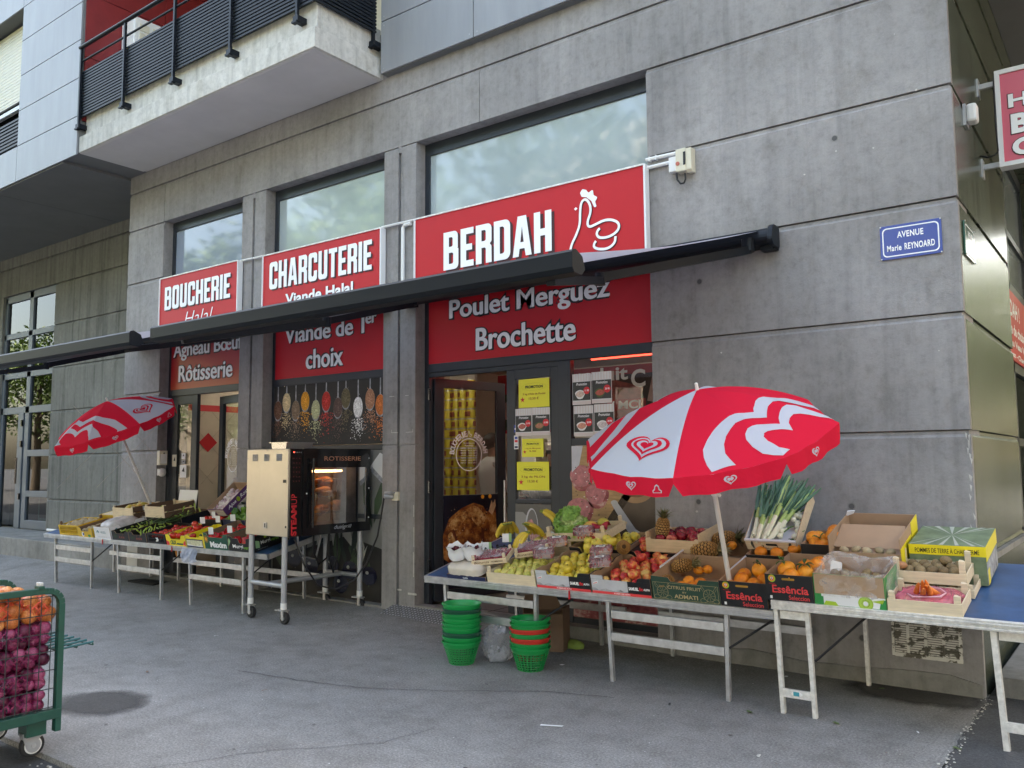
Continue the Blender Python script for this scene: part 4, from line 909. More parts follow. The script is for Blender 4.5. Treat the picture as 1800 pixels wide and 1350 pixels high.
# ================================================================== TABLES
T1 = dict(yf=-.92, zf=.635, yb=-.02, zb=.85); T2 = dict(yf=-1.07, zf=.61, yb=-.02, zb=.85); T3 = dict(yf=-1.12, zf=.685, yb=-.05, zb=.885)
def tf(T, x, v, h=0.0, rz=0.0, pitch=0.0, roll=0.0):
    d = V((0, T["yb"]-T["yf"], T["zb"]-T["zf"])).normalized(); n = V((1, 0, 0)).cross(d); p = V((x, T["yf"], T["zf"]))+d*v+n*h
    m = Matrix(((1, d.x, n.x, p.x), (0, d.y, n.y, p.y), (0, d.z, n.z, p.z), (0, 0, 0, 1)))
    return m @ Matrix.Rotation(rz, 4, 'Z') @ Matrix.Rotation(pitch, 4, 'X') @ Matrix.Rotation(roll, 4, 'Y')
def market_table(label, T, x0, x1, legs, rear=True, top=BLUE, hi=True, narrow=False, metal=ALU, group="folding market tables in front of the shop"):
    o = ((x0+x1)/2, T["yf"], 0); t = thing("market_table", label, "table", o, group)
    M_ = tf(T, x0, 0); w = x1-x0; Ls = math.hypot(T["yb"]-T["yf"], T["zb"]-T["zf"])
    b = MB(); b.box(.004, w-.004, .02, Ls-.01, -.03, -.002, top, M_); b.build("tabletop", t, o)
    e = MB()
    for k in range(4): e.box(0, w, -.006+(.003 if k % 2 else 0), .02, -.052+.0135*k, -.0395+.0135*k, metal, M_)
    e.box(0, w, -.002, .02, -.054, .002, metal, M_)
    e.build("edge_trim", t, o, bevel=.0015)
    for xs in (-.004, w-.012):
        e = MB(); e.box(xs, xs+.016, .02, Ls, -.052, .002, metal, M_); e.build("edge_trim", t, o)
    zt = T["zf"]-.05
    for lx in legs:
        b = MB(); y = T["yf"]+.05
        sp = .015 if lx < (x0+x1)/2 else -.01
        b.bar((lx-sp, y, zt), (lx+sp*.2, y+.02, 0), .034, .026, metal, up=(1, 0, 0)); b.build("leg", t, o, bevel=.002)
    a, c = legs[0], legs[-1]; y = T["yf"]+.05
    bars = ((.47, .055), (.315, .055)) if not narrow else ((.60, .05), (.13, .05))
    for z, hh in bars:
        b = MB(); b.box(a+.012, c-.012, y-.012, y+.012, z-hh/2, z+hh/2, metal); b.build("crossbar", t, o, bevel=.002)
    if rear:
        for lx in ((a, c) if not narrow else (c+.06,)):
            b = MB(); b.bar((lx, T["yb"]-.06, T["zb"]-.06), (lx+.01, T["yb"]-.05, .0), .03, .026, metal, up=(1, 0, 0)); b.build("leg", t, o)
        if not narrow:
            b = MB(); b.box(a-.1, c+.25, T["yb"]-.07, T["yb"]-.045, .29, .345, metal); b.build("crossbar", t, o)
    b = MB(); b.tube([(c+.02, y, .34), (c+.32, y+.12, zt)], .008, INK, 6); b.build("brace", t, o)
    return t
market_table("market table under the raspberries and yellow apples, right of the shop door", T2, -3.94, -2.505, (-3.73, -2.845))
market_table("market table under the red apples and the green citrus carton", T2, -2.495, -.99, (-2.19, -1.325))
market_table("worn blue topped market table at the right carrying carrots and kiwis", T3, -.985, .62, (-.955, -.762), narrow=True, metal=ALU_W)
market_table("market table at the far left end with yellow crates", T1, -11.02, -9.465, (-10.76, -9.82))
market_table("market table in the middle of the left row with black crates", T1, -9.455, -7.935, (-9.16, -8.23))
market_table("market table at the right end of the left row beside the rotisserie oven", T1, -7.925, -6.22, (-7.64, -6.68))
t = thing("folding_trestle", "white worn trestle carrying the right end of the blue table", "trestle", (.35, -1.07, 0)); o = (.35, -1.07, 0)
for lx, dx in ((.215, .03), (.47, -.01)):
    b = MB(); b.bar((lx, -1.06, .63), (lx+dx, -1.04, 0), .042, .03, ALU_W, up=(1, 0, 0)); b.build("leg", t, o)
for z in (.605, .13): b = MB(); b.box(.24, .47, -1.07, -1.045, z-.025, z+.025, ALU_W); b.build("crossbar", t, o)
mb = MB(); mb.ball((-.855, -1.083, .133), .035, .003, .014, WHITE_P); mb.box(-.875, -.84, -1.088, -1.085, .122, .146, mat("sticker_teal", (.05, .30, .36), .5)); one(mb, "sticker", "small white and teal sticker on the low crossbar of the right table", "sticker", (-.855, -1.08, .13))

# ================================================================== ROTISSERIE OVEN
X0, X1, Y0, Y1, Z0, Z1 = -6.50, -5.827, -.98, .06, .832, 1.695
o = (-6.16, -.46, 0); t = thing("rotisserie_oven", "large wheeled rotisserie oven with a cream steel side and a black glass door", "oven", o)
b = MB(); b.box(X0, X1-.46, Y0, Y1, Z0, Z1, STEEL); b.box(X1-.46, X1-.0125, Y0, Y0+.14, Z0, Z1, STEEL); b.box(X1-.46, X1-.0125, Y1-.02, Y1, Z0, Z1, STEEL); b.box(X1-.46, X1-.0125, Y0+.14, Y1-.02, 1.52, Z1, STEEL); b.box(X1-.46, X1-.0125, Y0+.14, Y1-.02, Z0, .91, STEEL); body = b.build("body", t, o, bevel=.006)
for gx in (.115, .30, .50):
    b = MB()
    for i in range(7): b.box(X0+gx+i*.012-.02, X0+gx+i*.012-.014, Y0-.002, Y0, 1.575, 1.645, GREY_P)
    b.build("vent_slots", body, None, M=Matrix.Translation(-V(o)))
b = MB(); b.box(X0+.295, X0+.34, Y0-.004, Y0, .905, .965, ALU); b.box(X0+.31, X0+.325, Y0-.006, Y0, .915, .955, INK); b.box(-5.91, -5.865, Y0-.004, Y0, 1.36, 1.39, INK); b.tube([(-5.86, Y0-.003, .93), (-5.86, Y0, .93)], .012, INK)
for px, pz in ((X0+.02, 1.6), (X0+.33, 1.68), (-5.86, 1.68), (X0+.02, 1.0), (-5.85, 1.1), (-5.85, 1.5)): b.tube([(px, Y0-.003, pz), (px, Y0, pz)], .006, ALU_G)
b.build("fittings", body, None, M=Matrix.Translation(-V(o)))
b = MB(); b.box(X1-.012, X1+.012, Y0+.004, -.825, Z0, Z1, BLACKG); b.build("control_panel", t, o, bevel=.004)
PNX = (1, 0, 0); b = MB()
b.flat(text2d("STEAM", .055), (X1+.0135, Y0+.095, .84), (0, 0, 1), (0, -1, 0), RED_P, (0, 0), (.30, .07)); b.flat(text2d("UP", .0), (X1+.0135, Y0+.095, 1.15), (0, 0, 1), (0, -1, 0), RED_P, (0, 0), (.10, .07))
b.build("lettering", t, o)
for i in range(5): b = MB(); b.tube([(X1+.012, -.93+i*.022, 1.66), (X1+.014, -.93+i*.022, 1.66)], .005, mat("red_led", (.6, .02, .02), .4, emit=((1, .05, .03), 2.0)) if i == 0 else GREY_P); b.build("indicator_light", t, o)
for j in range(6):
    for i in range(3): b = MB(); b.tube([(X1+.012, -.93+i*.035, 1.60-j*.045), (X1+.0135, -.93+i*.035, 1.60-j*.045)], .007, mat("dim_red", (.12, .02, .02), .5), 8); b.build("button", t, o)
b = MB(); ya, yb = -.82, .085
for q in ((ya, -.715, Z0, Z1+.004), (.022, yb, Z0, Z1+.004)): b.box(X1-.01, X1+.03, q[0], q[1], q[2], q[3], BLACKG)
b.box(X1-.01, X1+.03, -.715, .022, 1.505, Z1+.004, BLACKG); b.box(X1-.01, X1+.03, -.715, .022, Z0, .93, BLACKG)
dr = b.build("door", t, o); b = MB(); b.face([(X1+.02, -.715, .93), (X1+.02, .022, .93), (X1+.02, .022, 1.505), (X1+.02, -.715, 1.505)], glass("oven_glass", (1, .93, .8), .8, .92)); b.build("pane", dr, None, M=Matrix.Translation(-V(o)))
b = MB(); b.tube([(X1+.07, -.73, .91), (X1+.07, -.73, 1.60)], .012, INK, 10); [b.tube([(X1+.03, -.73, z), (X1+.07, -.73, z)], .009, INK) for z in (.95, 1.56)]; b.build("handle", dr, None, M=Matrix.Translation(-V(o)), smooth=True)
b = MB(); b.flat(text2d("ROTISSERIE", .015), (X1+.0315, -.56, 1.575), (0, 1, 0), UZ, mat("copper_print", (.42, .20, .12), .4), (0, 0), (.50, .045)); b.flat(text2d("dualgrill", -.004, .3), (X1+.0315, -.42, .865), (0, 1, 0), UZ, LGREY_P, (0, 0), (.24, .05))
for y_, z_ in ((.06, 1.60), (.06, 1.28), (.06, .97), (-.78, 1.25)): b.tube([(X1+.03, y_, z_), (X1+.034, y_, z_)], .008, WHITE_P, 8)
b.build("lettering", dr, None, M=Matrix.Translation(-V(o)))
b = MB(); IN = mat("oven_lining", (.30, .20, .11), .35, .5); b.box(X1-.45, X1-.44, -.715, .022, .92, 1.51, IN); b.box(X1-.45, X1-.013, -.716, -.71, .92, 1.51, IN); b.box(X1-.45, X1-.013, .017, .023, .92, 1.51, IN); b.box(X1-.45, X1-.013, -.71, .017, .915, .925, IN); b.box(X1-.45, X1-.013, -.71, .017, 1.505, 1.515, IN); b.build("oven_chamber", t, o)
body_cut = None
b = MB()
for y in (-.62, -.02):
    for R_ in (.12, .20): b.tube([(X1-.2+R_*math.cos(a)*.9, y, 1.21+R_*math.sin(a)) for a in [2*math.pi*i/28 for i in range(28)]], .005, STEEL_C, 6, close=True)
for a in range(6): b.tube([(X1-.2+.2*.9*math.cos(a*1.047), -.64, 1.21+.2*math.sin(a*1.047)), (X1-.2+.2*.9*math.cos(a*1.047), 0, 1.21+.2*math.sin(a*1.047))], .005, STEEL_C, 6)
b.build("spit_wheel", t, o, smooth=True)
CHK = ramp_mat("roast_chicken", [(.3, (.10, .025, .010)), (.5, (.36, .12, .025)), (.75, (.60, .30, .07))], 12, .3, 0, .3, 40)
for i in range(6):
    a = i*1.047+.3; b = MB(); cx, cz = X1-.2+.15*math.cos(a), 1.21+.15*math.sin(a); cy = -.48+(i % 3)*.1
    b.ball((cx, cy, cz), .055, .10, .06, CHK, 12, 8); b.ball((cx+.03, cy-.11, cz+.02), .025, .05, .025, CHK, 8, 6); b.ball((cx-.03, cy-.11, cz-.01), .025, .05, .025, CHK, 8, 6); b.ball((cx+.05, cy+.02, cz), .02, .06, .02, CHK, 8, 6); b.build("roast_chicken", t, o, smooth=True)
b = MB(); b.tube([(X1-.06, -.66, 1.47), (X1-.06, -.03, 1.47)], .012, mat("oven_lamp", (1, .7, .4), .5, emit=((1, .55, .24), 2.2)), 8); b.build("oven_lamp", t, o)
LX = ((-6.435, -.95), (-5.87, -.98), (-5.86, .0), (-6.43, .02))
for lx, ly in LX:
    b = MB(); b.tube([(lx, ly, .17), (lx, ly, Z0)], .028, ALU_G, 14); b.tube([(lx, ly, .14), (lx, ly, .20)], .031, WHITE_P, 14); b.build("leg", t, o, smooth=True)
    k = MB(); k.box(lx-.045, lx+.045, ly-.035, ly+.035, .125, .135, ALU); k.box(lx-.005, lx+.03, ly-.03, ly-.024, .05, .126, ALU); k.box(lx-.005, lx+.03, ly+.024, ly+.03, .05, .126, ALU); k.box(lx-.06, lx-.03, ly-.06, ly+.04, .13, .142, ALU)
    cs = k.build("caster", t, o); k = MB(); k.tube([(lx+.02, ly-.02, .058), (lx+.02, ly+.02, .058)], .056, RUBBER, 20); k.build("tyre", cs, None, M=Matrix.Translation(-V(o)), bevel=.006); k = MB(); k.tube([(lx+.02, ly-.032, .058), (lx+.02, ly+.032, .058)], .02, ALU, 12); k.build("hub", cs, None, M=Matrix.Translation(-V(o)))
for (xa, ya_), (xb, yb_), z in ((LX[0], LX[1], .36), (LX[3], LX[2], .36)): b = MB(); b.tube([(xa, ya_, z), (xb, yb_, z)], .024, ALU_G, 12); b.build("crossbar", t, o, smooth=True)
b = MB(); b.tube([(-6.15, -.965, .36), (-6.15, .01, .36)], .024, ALU_G, 12); b.build("crossbar", t, o, smooth=True)
for k in range(3):
    b = MB(); b.tube([(-5.9, -.8+.2*k, .83), (-5.95, -.75+.2*k, .70-.06*k), (-6.05, -.6+.2*k, .60-.1*k), (-6.1, -.4+.15*k, .55), (-6.12, -.3+.1*k, .82)], .010, INK if k else ALU_G, 8); b.build("hose", t, o, smooth=True)
b = MB(); b.prism(fillet([(-.11, 0, .01), (.11, 0, .01), (.125, .07), (-.125, .07)]), (0, 0, 0), UX, UZ, (0, 1, 0), .34, STEEL_C); b.box(-.15, .15, -.012, .352, .066, .072, STEEL_C); 
b.box(-.115, .115, .012, .33, .0725, .074, DARK)
q = _place(b, "roasting_tray", (0, 0, 0), {}); q.location = (-6.22, -.80, Z1+.002); tag(q, "stainless steel catering tray on top of the rotisserie oven", "tray")

# ================================================================== BASKETS
def basket_mesh(m):
    b = MB(); n = 36; H = .165; r0, r1 = .092, .145
    def rr(z): return r0+(r1-r0)*z/H
    for z in (.0, .020, .038, .056, .074, .092, .110, .128): b.tube([(rr(z)*math.cos(2*math.pi*i/n), rr(z)*math.sin(2*math.pi*i/n), z) for i in range(n)], .0034, m, 5, close=True)
    for i in range(26):
        a = 2*math.pi*i/26; b.tube([((rr(z)+.001)*math.cos(a), (rr(z)+.001)*math.sin(a), z) for z in (0, .135)], .0032, m, 4)
    prof = [(rr(.128), .128), (rr(.13)+.006, .132), (rr(.15)+.004, .150), (r1+.002, .160), (r1+.010, .163), (r1+.011, .170), (r1+.002, .172), (r1-.004, .165), (rr(.13)-.002, .13)]
    b.lathe(prof, m, 40); b.lathe([(0, .002), (r0, .002), (r0, -.002), (0, -.002)], m, 30)
    return b
PB = {}
def basket(x, y, z, m, label, group):
    if m not in PB:
        o = basket_mesh(m).build("basket", None, None, smooth=True); PB[m] = o
    else: o = PB[m].copy(); C.objects.link(o)
    o.location = (x, y, z); o.rotation_euler = (R.uniform(-.015, .015), R.uniform(-.015, .015), R.uniform(0, 6)); tag(o, label, "basket", group); return o
def bstack(x, y, cols, place, step=.0355):
    z = .004; nm = {GBASK: "green", DBASK: "dark green", RBASK: "red"}
    for i, m in enumerate(cols):
        pos = "bottom" if i == 0 else ("top" if i == len(cols)-1 else None)
        same = [j for j, c in enumerate(cols) if c is m and 0 < j < len(cols)-1]
        if pos: lab = f"{nm[m]} plastic shopping basket at the {pos} of the {place} stack"
        elif len(same) == 1: lab = f"{nm[m]} plastic shopping basket inside the {place} stack"
        elif m is GBASK: lab = f"green plastic shopping baskets nested in the middle of the {place} stack"
        else: lab = f"{nm[m]} plastic basket, {'upper' if i == max(same) else 'lower'} of two in the {place} stack"
        basket(x, y, z, m, lab, f"baskets of the {place} stack"); z += step
bstack(-3.42, -1.20, [GBASK, GBASK, DBASK, GBASK, GBASK, GBASK, GBASK, DBASK, GBASK], "taller left")
bstack(-2.865, -1.06, [GBASK, GBASK, RBASK, GBASK, RBASK, GBASK, GBASK], "shorter right", .034)

# ================================================================== ROLL CAGE WITH ONIONS
o = (-4.15, -4.45, 0); t = thing("roll_cage", "green metal roll cage trolley with wire mesh sides at the left edge", "trolley", o)
xc, ye, zb, zt = -3.86, -4.045, .215, .875
b = MB()
def loop(x, m, r=.022):
    y0 = -5.0; b.prism([(0, 0), (.045, 0), (.045, .05), (0, .05)], (x-.02, y0, zb-.02), UX, UZ, (0, 1, 0), ye-y0, m)
    P = [(x, y0, zt), (x, ye-.09, zt)]+[(x, ye-.09+.075*math.sin(a), zt-.075+.075*math.cos(a)) for a in (.4, .8, 1.2, 1.57)]+[(x, ye-.012, zb-.09)]
    for p, q in zip(P, P[1:]): b.bar(p, q, .032, .040, m, up=(1, 0, 0))
loop(xc, CAGE); b.build("side_frame", t, o, bevel=.003)
b = MB(); loop(-4.43, CAGE); b.build("side_frame", t, o, bevel=.003)
for x in (xc, -4.43):
    b = MB()
    for i in range(11):
        y = ye-.06-i*.056; b.tube([(x, y, zb+.02), (x, y, zt-.01)], .0026, WIRE, 6)
    for i in range(7): z = zb+.04+i*.098; b.tube([(x, -5.0, z), (x, ye-.03, z)], .0026, WIRE, 6)
    b.build("wire_mesh", t, o)
    b = MB(); b.box(x-.028, x+.028, ye-.145, ye-.115, zt+.012, zt+.03, CAGE); b.box(x-.022, x+.022, ye-.14, ye-.12, zt+.03, zt+.048, ALU_W); b.build("corner_lug", t, o, bevel=.003)
b = MB(); b.box(-4.42, xc-.02, -5.0, ye-.03, zb-.015, zb+.0, CAGE); b.build("base", t, o)
b = MB()
for i in range(8): b.tube([(-4.42+i*.075, ye, .545), (-4.42+i*.075, ye+.19, .555)], .006, mat("shelf_teal", (.02, .12, .13), .45), 6)
for yy in (.0, .1, .19): b.tube([(-4.43, ye+yy, .54), (-3.9, ye+yy, .54)], .007, CAGE, 6)
b.build("folding_shelf", t, o)
for wx in (-3.93, -4.37):
    for wy in (-4.15, -4.85):
        k = MB(); k.box(wx-.05, wx+.05, wy-.05, wy+.05, zb-.10, zb-.02, CAGE); k.prism([(-.02, .05), (.05, .11), (.06, .13), (-.06, .13), (-.035, .05)], (wx-.022, wy, 0), (0, 1, 0), UZ, UX, .044, ALU_G)
        cs = k.build("caster", t, o); k = MB(); k.tube([(wx-.016, wy+.0, .062), (wx+.016, wy, .062)], .062, RUBBER, 24); k.build("tyre", cs, None, M=Matrix.Translation(-V(o)), bevel=.006)
        k = MB(); k.tube([(wx-.020, wy, .062), (wx+.020, wy, .062)], .044, WHITE_P, 22); k.tube([(wx-.024, wy, .062), (wx+.024, wy, .062)], .036, ALU_G, 20); k.tube([(wx-.03, wy, .062), (wx+.03, wy, .062)], .012, ALU, 10); k.build("rim", cs, None, M=Matrix.Translation(-V(o)))
ON_P = ramp_mat("red_onion_skin", [(.25, (.06, .003, .022)), (.5, (.17, .010, .06)), (.75, (.38, .08, .18))], 5, .32, .5, .25, 26, detail=4)
ON_O = ramp_mat("yellow_onion_skin", [(.25, (.38, .10, .02)), (.55, (.62, .20, .05)), (.8, (.74, .38, .14))], 5, .35, .5, .15, 26)
NETP = netmat("purple_net", (.20, .008, .07)); NETO = netmat("orange_net", (.74, .10, .05))
on = {}
for nm, mm in (("p", ON_P), ("o", ON_O)):
    b = MB(); b.lathe([(.0, -.95), (.35, -.92), (.75, -.65), (.98, -.15), (.96, .2), (.7, .62), (.35, .86), (.12, 1.05), (.07, 1.25), (0, 1.27)], mm, 16); on[nm] = b.build("onion", None, smooth=True).data; bpy.data.objects.remove(bpy.data.objects[-1] if False else [q for q in bpy.data.objects if q.data is on[nm]][0])
def onion_bag(label, x0, x1, y0, y1, z0, z1, kind, seed, r=.034):
    q = random.Random(seed); o = ((x0+x1)/2, (y0+y1)/2, z0); t = thing("onion_bag", label, "onion bag", o, "net bags of onions in the roll cage")
    def add(x, y, z):
        s = r*q.uniform(.85, 1.18); ob = bpy.data.objects.new("onion", on[kind]); C.objects.link(ob); ob.parent = t; ob.location = (x-o[0], y-o[1], z-o[2]); ob.scale = (s, s, s*.95); ob.rotation_euler = (q.uniform(0, 6), q.uniform(0, 6), q.uniform(0, 6))
    n = 0; z = z0+r*.9
    while z < z1-r*.4:
        k = int((y1-y0)/(r*1.75))
        for i in range(k): add(x1-r*q.uniform(.9, 1.25), y0+r+(y1-y0-2*r)*i/max(1, k-1)+q.uniform(-.3, .3)*r, z+q.uniform(-.25, .25)*r)
        k2 = int((x1-x0)/(r*2.2))
        for i in range(1, k2): add(x1-r-i*r*2.1, y1-r*q.uniform(.9, 1.2), z+q.uniform(-.2, .2)*r)
        if z+r*1.6 >= z1-r*.4:
            for i in range(k):
                for j in range(1, 3): add(x1-r-j*r*2.0, y0+r+(y1-y0-2*r)*i/max(1, k-1)+q.uniform(-.3, .3)*r, z+q.uniform(-.2, .3)*r)
        z += r*1.6
    b = MB(); nx, ny = 10, 22                 # the net: a lumpy sack drawn tight over the onions
    vs = []; N = 40; K = 12
    for i in range(K+1):
        zz = z0+(z1-z0)*i/K; e = math.sin(math.pi*min(1, max(0, .08+.84*i/K)))**.25
        for j in range(N):
            a = 2*math.pi*j/N; cx, sx = math.cos(a), math.sin(a); p = 4
            rr_ = (abs(cx)**p+abs(sx)**p)**(-1/p); l = 1+.02*math.sin(5*a+i*1.3)+q.uniform(-.012, .012)
            vs.append(((x0+x1)/2+(x1-x0)/2*rr_*cx*e*l*1.02, (y0+y1)/2+(y1-y0)/2*rr_*sx*e*l*1.02, zz+q.uniform(-.006, .006)))
    b.raw(vs, [(i*N+j, i*N+(j+1) % N, (i+1)*N+(j+1) % N, (i+1)*N+j) for i in range(K) for j in range(N)]+[tuple(range(K*N, K*N+N))], NETP if kind == "p" else NETO); b.build("net", t, o, smooth=True)
    return t
xa, xb = -4.38, -3.885
onion_bag("purple net bag of red onions at the bottom of the roll cage", xa, xb, -4.60, -4.10, .23, .335, "p", 1)
onion_bag("purple net bag of red onions second from the bottom of the roll cage", xa, xb, -4.62, -4.095, .34, .46, "p", 2)
onion_bag("purple net bag of red onions third from the bottom of the roll cage", xa, xb, -4.60, -4.085, .465, .575, "p", 3)
onion_bag("purple net bag of red onions directly below the orange bags", xa, xb, -4.62, -4.075, .58, .70, "p", 4)
onion_bag("orange net bag of yellow onions at the top right of the roll cage", xa, xb, -4.24, -4.07, .70, .84, "o", 5, .042)
onion_bag("orange net bag of yellow onions at the picture edge on top of the cage", xa, xb, -4.64, -4.235, .68, .885, "o", 6, .042)
# ================================================================== CRATES AND CARTONS
I4 = Matrix()
def carton(name, label, M_, w, d, h, mo, mi=KRAFT, front=None, back=None, side=None, group=None, deco=None, t=.005, cat="carton", fill=True):
    """open box; front/back/side: top outline as (fraction, height) pairs"""
    b = MB()
    def wall(prof, L, o, u, n, m):
        top = [(f*L, z) for f, z in prof]; poly = [(0, 0), (L, 0)]+top[::-1]
        o, u, n = V(o), V(u), V(n)
        out = [o+u*p[0]+V((0, 0, p[1])) for p in poly]; inn = [q+n*t for q in out]; k = len(out)
        b.raw(out, [tuple(range(k))], m); b.raw(inn, [tuple(range(k-1, -1, -1))], mi); b.raw(out+inn, [(i, (i+1) % k, k+(i+1) % k, k+i) for i in range(k)], KRAFT)
    full = [(0, h), (1, h)]
    wall(front or full, w, (0, 0, 0), (1, 0, 0), (0, 1, 0), mo); wall(back or front or full, w, (0, d, 0), (1, 0, 0), (0, -1, 0), mo)
    wall(side or full, d-2*t, (0, t, 0), (0, 1, 0), (1, 0, 0), mo); wall(side or full, d-2*t, (w, t, 0), (0, 1, 0), (-1, 0, 0), mo)
    b.box(t, w-t, t, d-t, 0.001, .006, mi)
    if deco: deco(b, w, h)
    o = b.build(name); o.matrix_world = M_; return tag(o, label, cat, group)
def wood_crate(label, M_, w, d, h, m=WOOD_P, slats=1, post=.03, over=.03, group=None, deco=None, name="wooden_crate", hs=None, sidem=None):
    t = thing(name, label, "crate", M=M_, group=group); hs = hs or h
    for y0, nm in ((0, "front_board"), (d-.006, "back_board")):
        for k in range(slats):
            z0 = h*k/slats; b = MB(); b.box(0, w, y0, y0+.006, z0+(.006 if k else 0), h*(k+1)/slats-.004, m)
            if deco and y0 == 0 and k == 0: deco(b, w, h)
            b.build("side_board", t)
    for x0 in (.0002, w-.0062):
        for k in range(slats):
            z0 = hs*k/slats; b = MB(); b.box(x0, x0+.006, .0065, d-.0065, z0+(.006 if k else .002), hs*(k+1)/slats-.004, sidem or m); b.build("side_board", t)
    for x in (.007, w-.007-post):
        for y in (.007, d-.007-post):
            b = MB(); b.prism([(x, y), (x+post, y), (x+post, y+.012), (x+.012, y+post), (x, y+post)], (0, 0, .001), UX, (0, 1, 0), UZ, h+over, m); b.build("corner_post", t)
    b = MB()
    n = max(3, int(w/.075))
    for i in range(n): b.box(.008+i*(w-.016)/n, .008+(i+.88)*(w-.016)/n, .008, d-.008, .002, .007, m)
    b.build("base", t)
    return t
def plastic_crate(label, M_, w, d, h, m, group=None, deco=None):
    t = thing("plastic_crate", label, "crate", M=M_, group=group)
    b = MB()
    def side(L, o, u, n):
        o, u, n = V(o), V(u), V(n)
        def bx(a0, a1, z0, z1): b.prism([(a0, z0), (a1, z0), (a1, z1), (a0, z1)], o, u, (0, 0, 1), n, .008, m)
        bx(0, L, 0, .022); bx(0, L, h-.018, h); bx(0, .03, .022, h-.018); bx(L-.03, L, .022, h-.018)
        k = max(3, int(L/.03))
        for i in range(1, k): bx(L*i/k-.004, L*i/k+.004, .022, h-.018)
        bx(.03, L-.03, h*.5-.004, h*.5+.004)
    side(w, (0, 0, 0), (1, 0, 0), (0, 1, 0)); side(w, (0, d, 0), (1, 0, 0), (0, -1, 0)); side(d-.018, (0, .009, 0), (0, 1, 0), (1, 0, 0)); side(d-.018, (w, .009, 0), (0, 1, 0), (-1, 0, 0))
    b.box(.009, w-.009, .009, d-.009, .001, .006, m)
    if deco: deco(b, w, h)
    b.build("crate_body", t); return t

# ---------------------------------------------------------------- fruit prototypes
PROTO = {}
def proto(kind, mb, **k):
    o = mb.build(kind, None, smooth=True, **k); PROTO[kind] = o.data; bpy.data.objects.remove(o)
AP_P = [(0, -.74), (.30, -.84), (.55, -.80), (.82, -.50), (.98, .02), (.96, .36), (.78, .68), (.46, .84), (.20, .80), (.06, .66), (0, .60)]
def apple_proto(kind, m):
    b = MB(); b.lathe(AP_P, m, 16); b.tube([(0, 0, .58), (.06, .02, .95)], [.045, .06], mat("stem", (.10, .065, .03), .8), 5); b.lathe([(0, -.72), (.12, -.78), (.05, -.84), (0, -.82)], mat("stem", (.1, .065, .03)), 6); proto(kind, b)
apple_proto("yellow_apple", ramp_mat("yellow_apple_skin", [(.3, (.58, .44, .03)), (.55, (.74, .60, .075)), (.72, (.62, .60, .12)), (.85, (.76, .46, .08))], 1.2, .33, .45))
apple_proto("red_apple", ramp_mat("bicolour_apple_skin", [(.30, (.40, .012, .030)), (.48, (.62, .07, .045)), (.60, (.74, .28, .08)), (.72, (.76, .55, .18))], 1.1, .32, .42, detail=4))
apple_proto("dark_red_apple", ramp_mat("dark_apple_skin", [(.3, (.13, .004, .014)), (.6, (.32, .014, .03)), (.8, (.62, .20, .12))], 1.3, .25, .35))
b = MB(); OR = ramp_mat("orange_peel", [(.3, (.74, .22, .008)), (.7, (.86, .36, .02))], 1.5, .42, .4, .25, 45); b.lathe([(math.sin(math.pi*i/10), -math.cos(math.pi*i/10)*.95) for i in range(11)], OR, 18); b.ball((0, 0, .945), .09, .09, .03, mat("orange_navel", (.30, .26, .06), .7), 8, 4); proto("orange", b)
TO = ramp_mat("tomato_skin", [(.3, (.46, .012, .008)), (.7, (.66, .06, .02))], 1.5, .2, .3); b = MB()
n = 20; prof = [(0, -.70), (.5, -.72), (.86, -.42), (1, .02), (.9, .42), (.55, .66), (.2, .62), (0, .52)]
b.lathe(prof, TO, n)
GR = mat("stalk_green", (.06, .17, .03), .6)
for i in range(5): a = i*1.257; b.face([(0, 0, .56), (.14*math.cos(a-.4), .14*math.sin(a-.4), .64), (.50*math.cos(a), .50*math.sin(a), .72), (.14*math.cos(a+.4), .14*math.sin(a+.4), .64)], GR)
b.tube([(0, 0, .55), (.03, 0, .82)], .06, GR, 6); proto("tomato", b)
b = MB(); PE = ramp_mat("pear_skin", [(.3, (.50, .50, .09)), (.6, (.66, .62, .16)), (.8, (.72, .56, .16))], 2, .4, .4); b.lathe([(0, -.95), (.4, -.97), (.85, -.62), (1, -.15), (.88, .25), (.58, .65), (.42, 1.0), (.32, 1.25), (.12, 1.38), (0, 1.36)], PE, 16); b.tube([(0, 0, 1.34), (.08, .03, 1.75)], .05, mat("stem", (.1, .06, .03)), 5); proto("pear", b)
b = MB(); KI = ramp_mat("kiwi_skin", [(.3, (.15, .10, .05)), (.7, (.27, .20, .10))], 6, .85, .4, .4, 60); b.ball((0, 0, 0), 1, 1.25, .95, KI, 14, 10); proto("kiwi", b)
b = MB(); PO = ramp_mat("potato_skin", [(.3, (.30, .24, .14)), (.7, (.46, .38, .24))], 3, .8, .4, .3, 20); b.ball((0, 0, 0), 1, 1.3, .9, PO, 14, 10); proto("potato", b)
b = MB(); MG = ramp_mat("mango_skin", [(.3, (.46, .40, .05)), (.5, (.62, .50, .10)), (.65, (.62, .26, .05)), (.8, (.30, .34, .05))], 1.2, .35, .5); b.ball((0, 0, 0), 1, 1.35, .92, MG, 14, 10); proto("mango", b)
CU = ramp_mat("courgette_skin", [(.3, (.012, .04, .012)), (.7, (.04, .10, .025))], 5, .35, .4, stretch=(6, 1, 6))
b = MB(); b.tube([(0, -1, .06), (.03, -.8, .02), (.08, -.3, 0), (.08, .3, 0), (.03, .8, .03), (0, 1, .08)], [.09, .15, .17, .17, .15, .07], CU, 10); b.tube([(0, 1, .08), (0, 1.12, .1)], .05, GR, 6); proto("courgette", b)
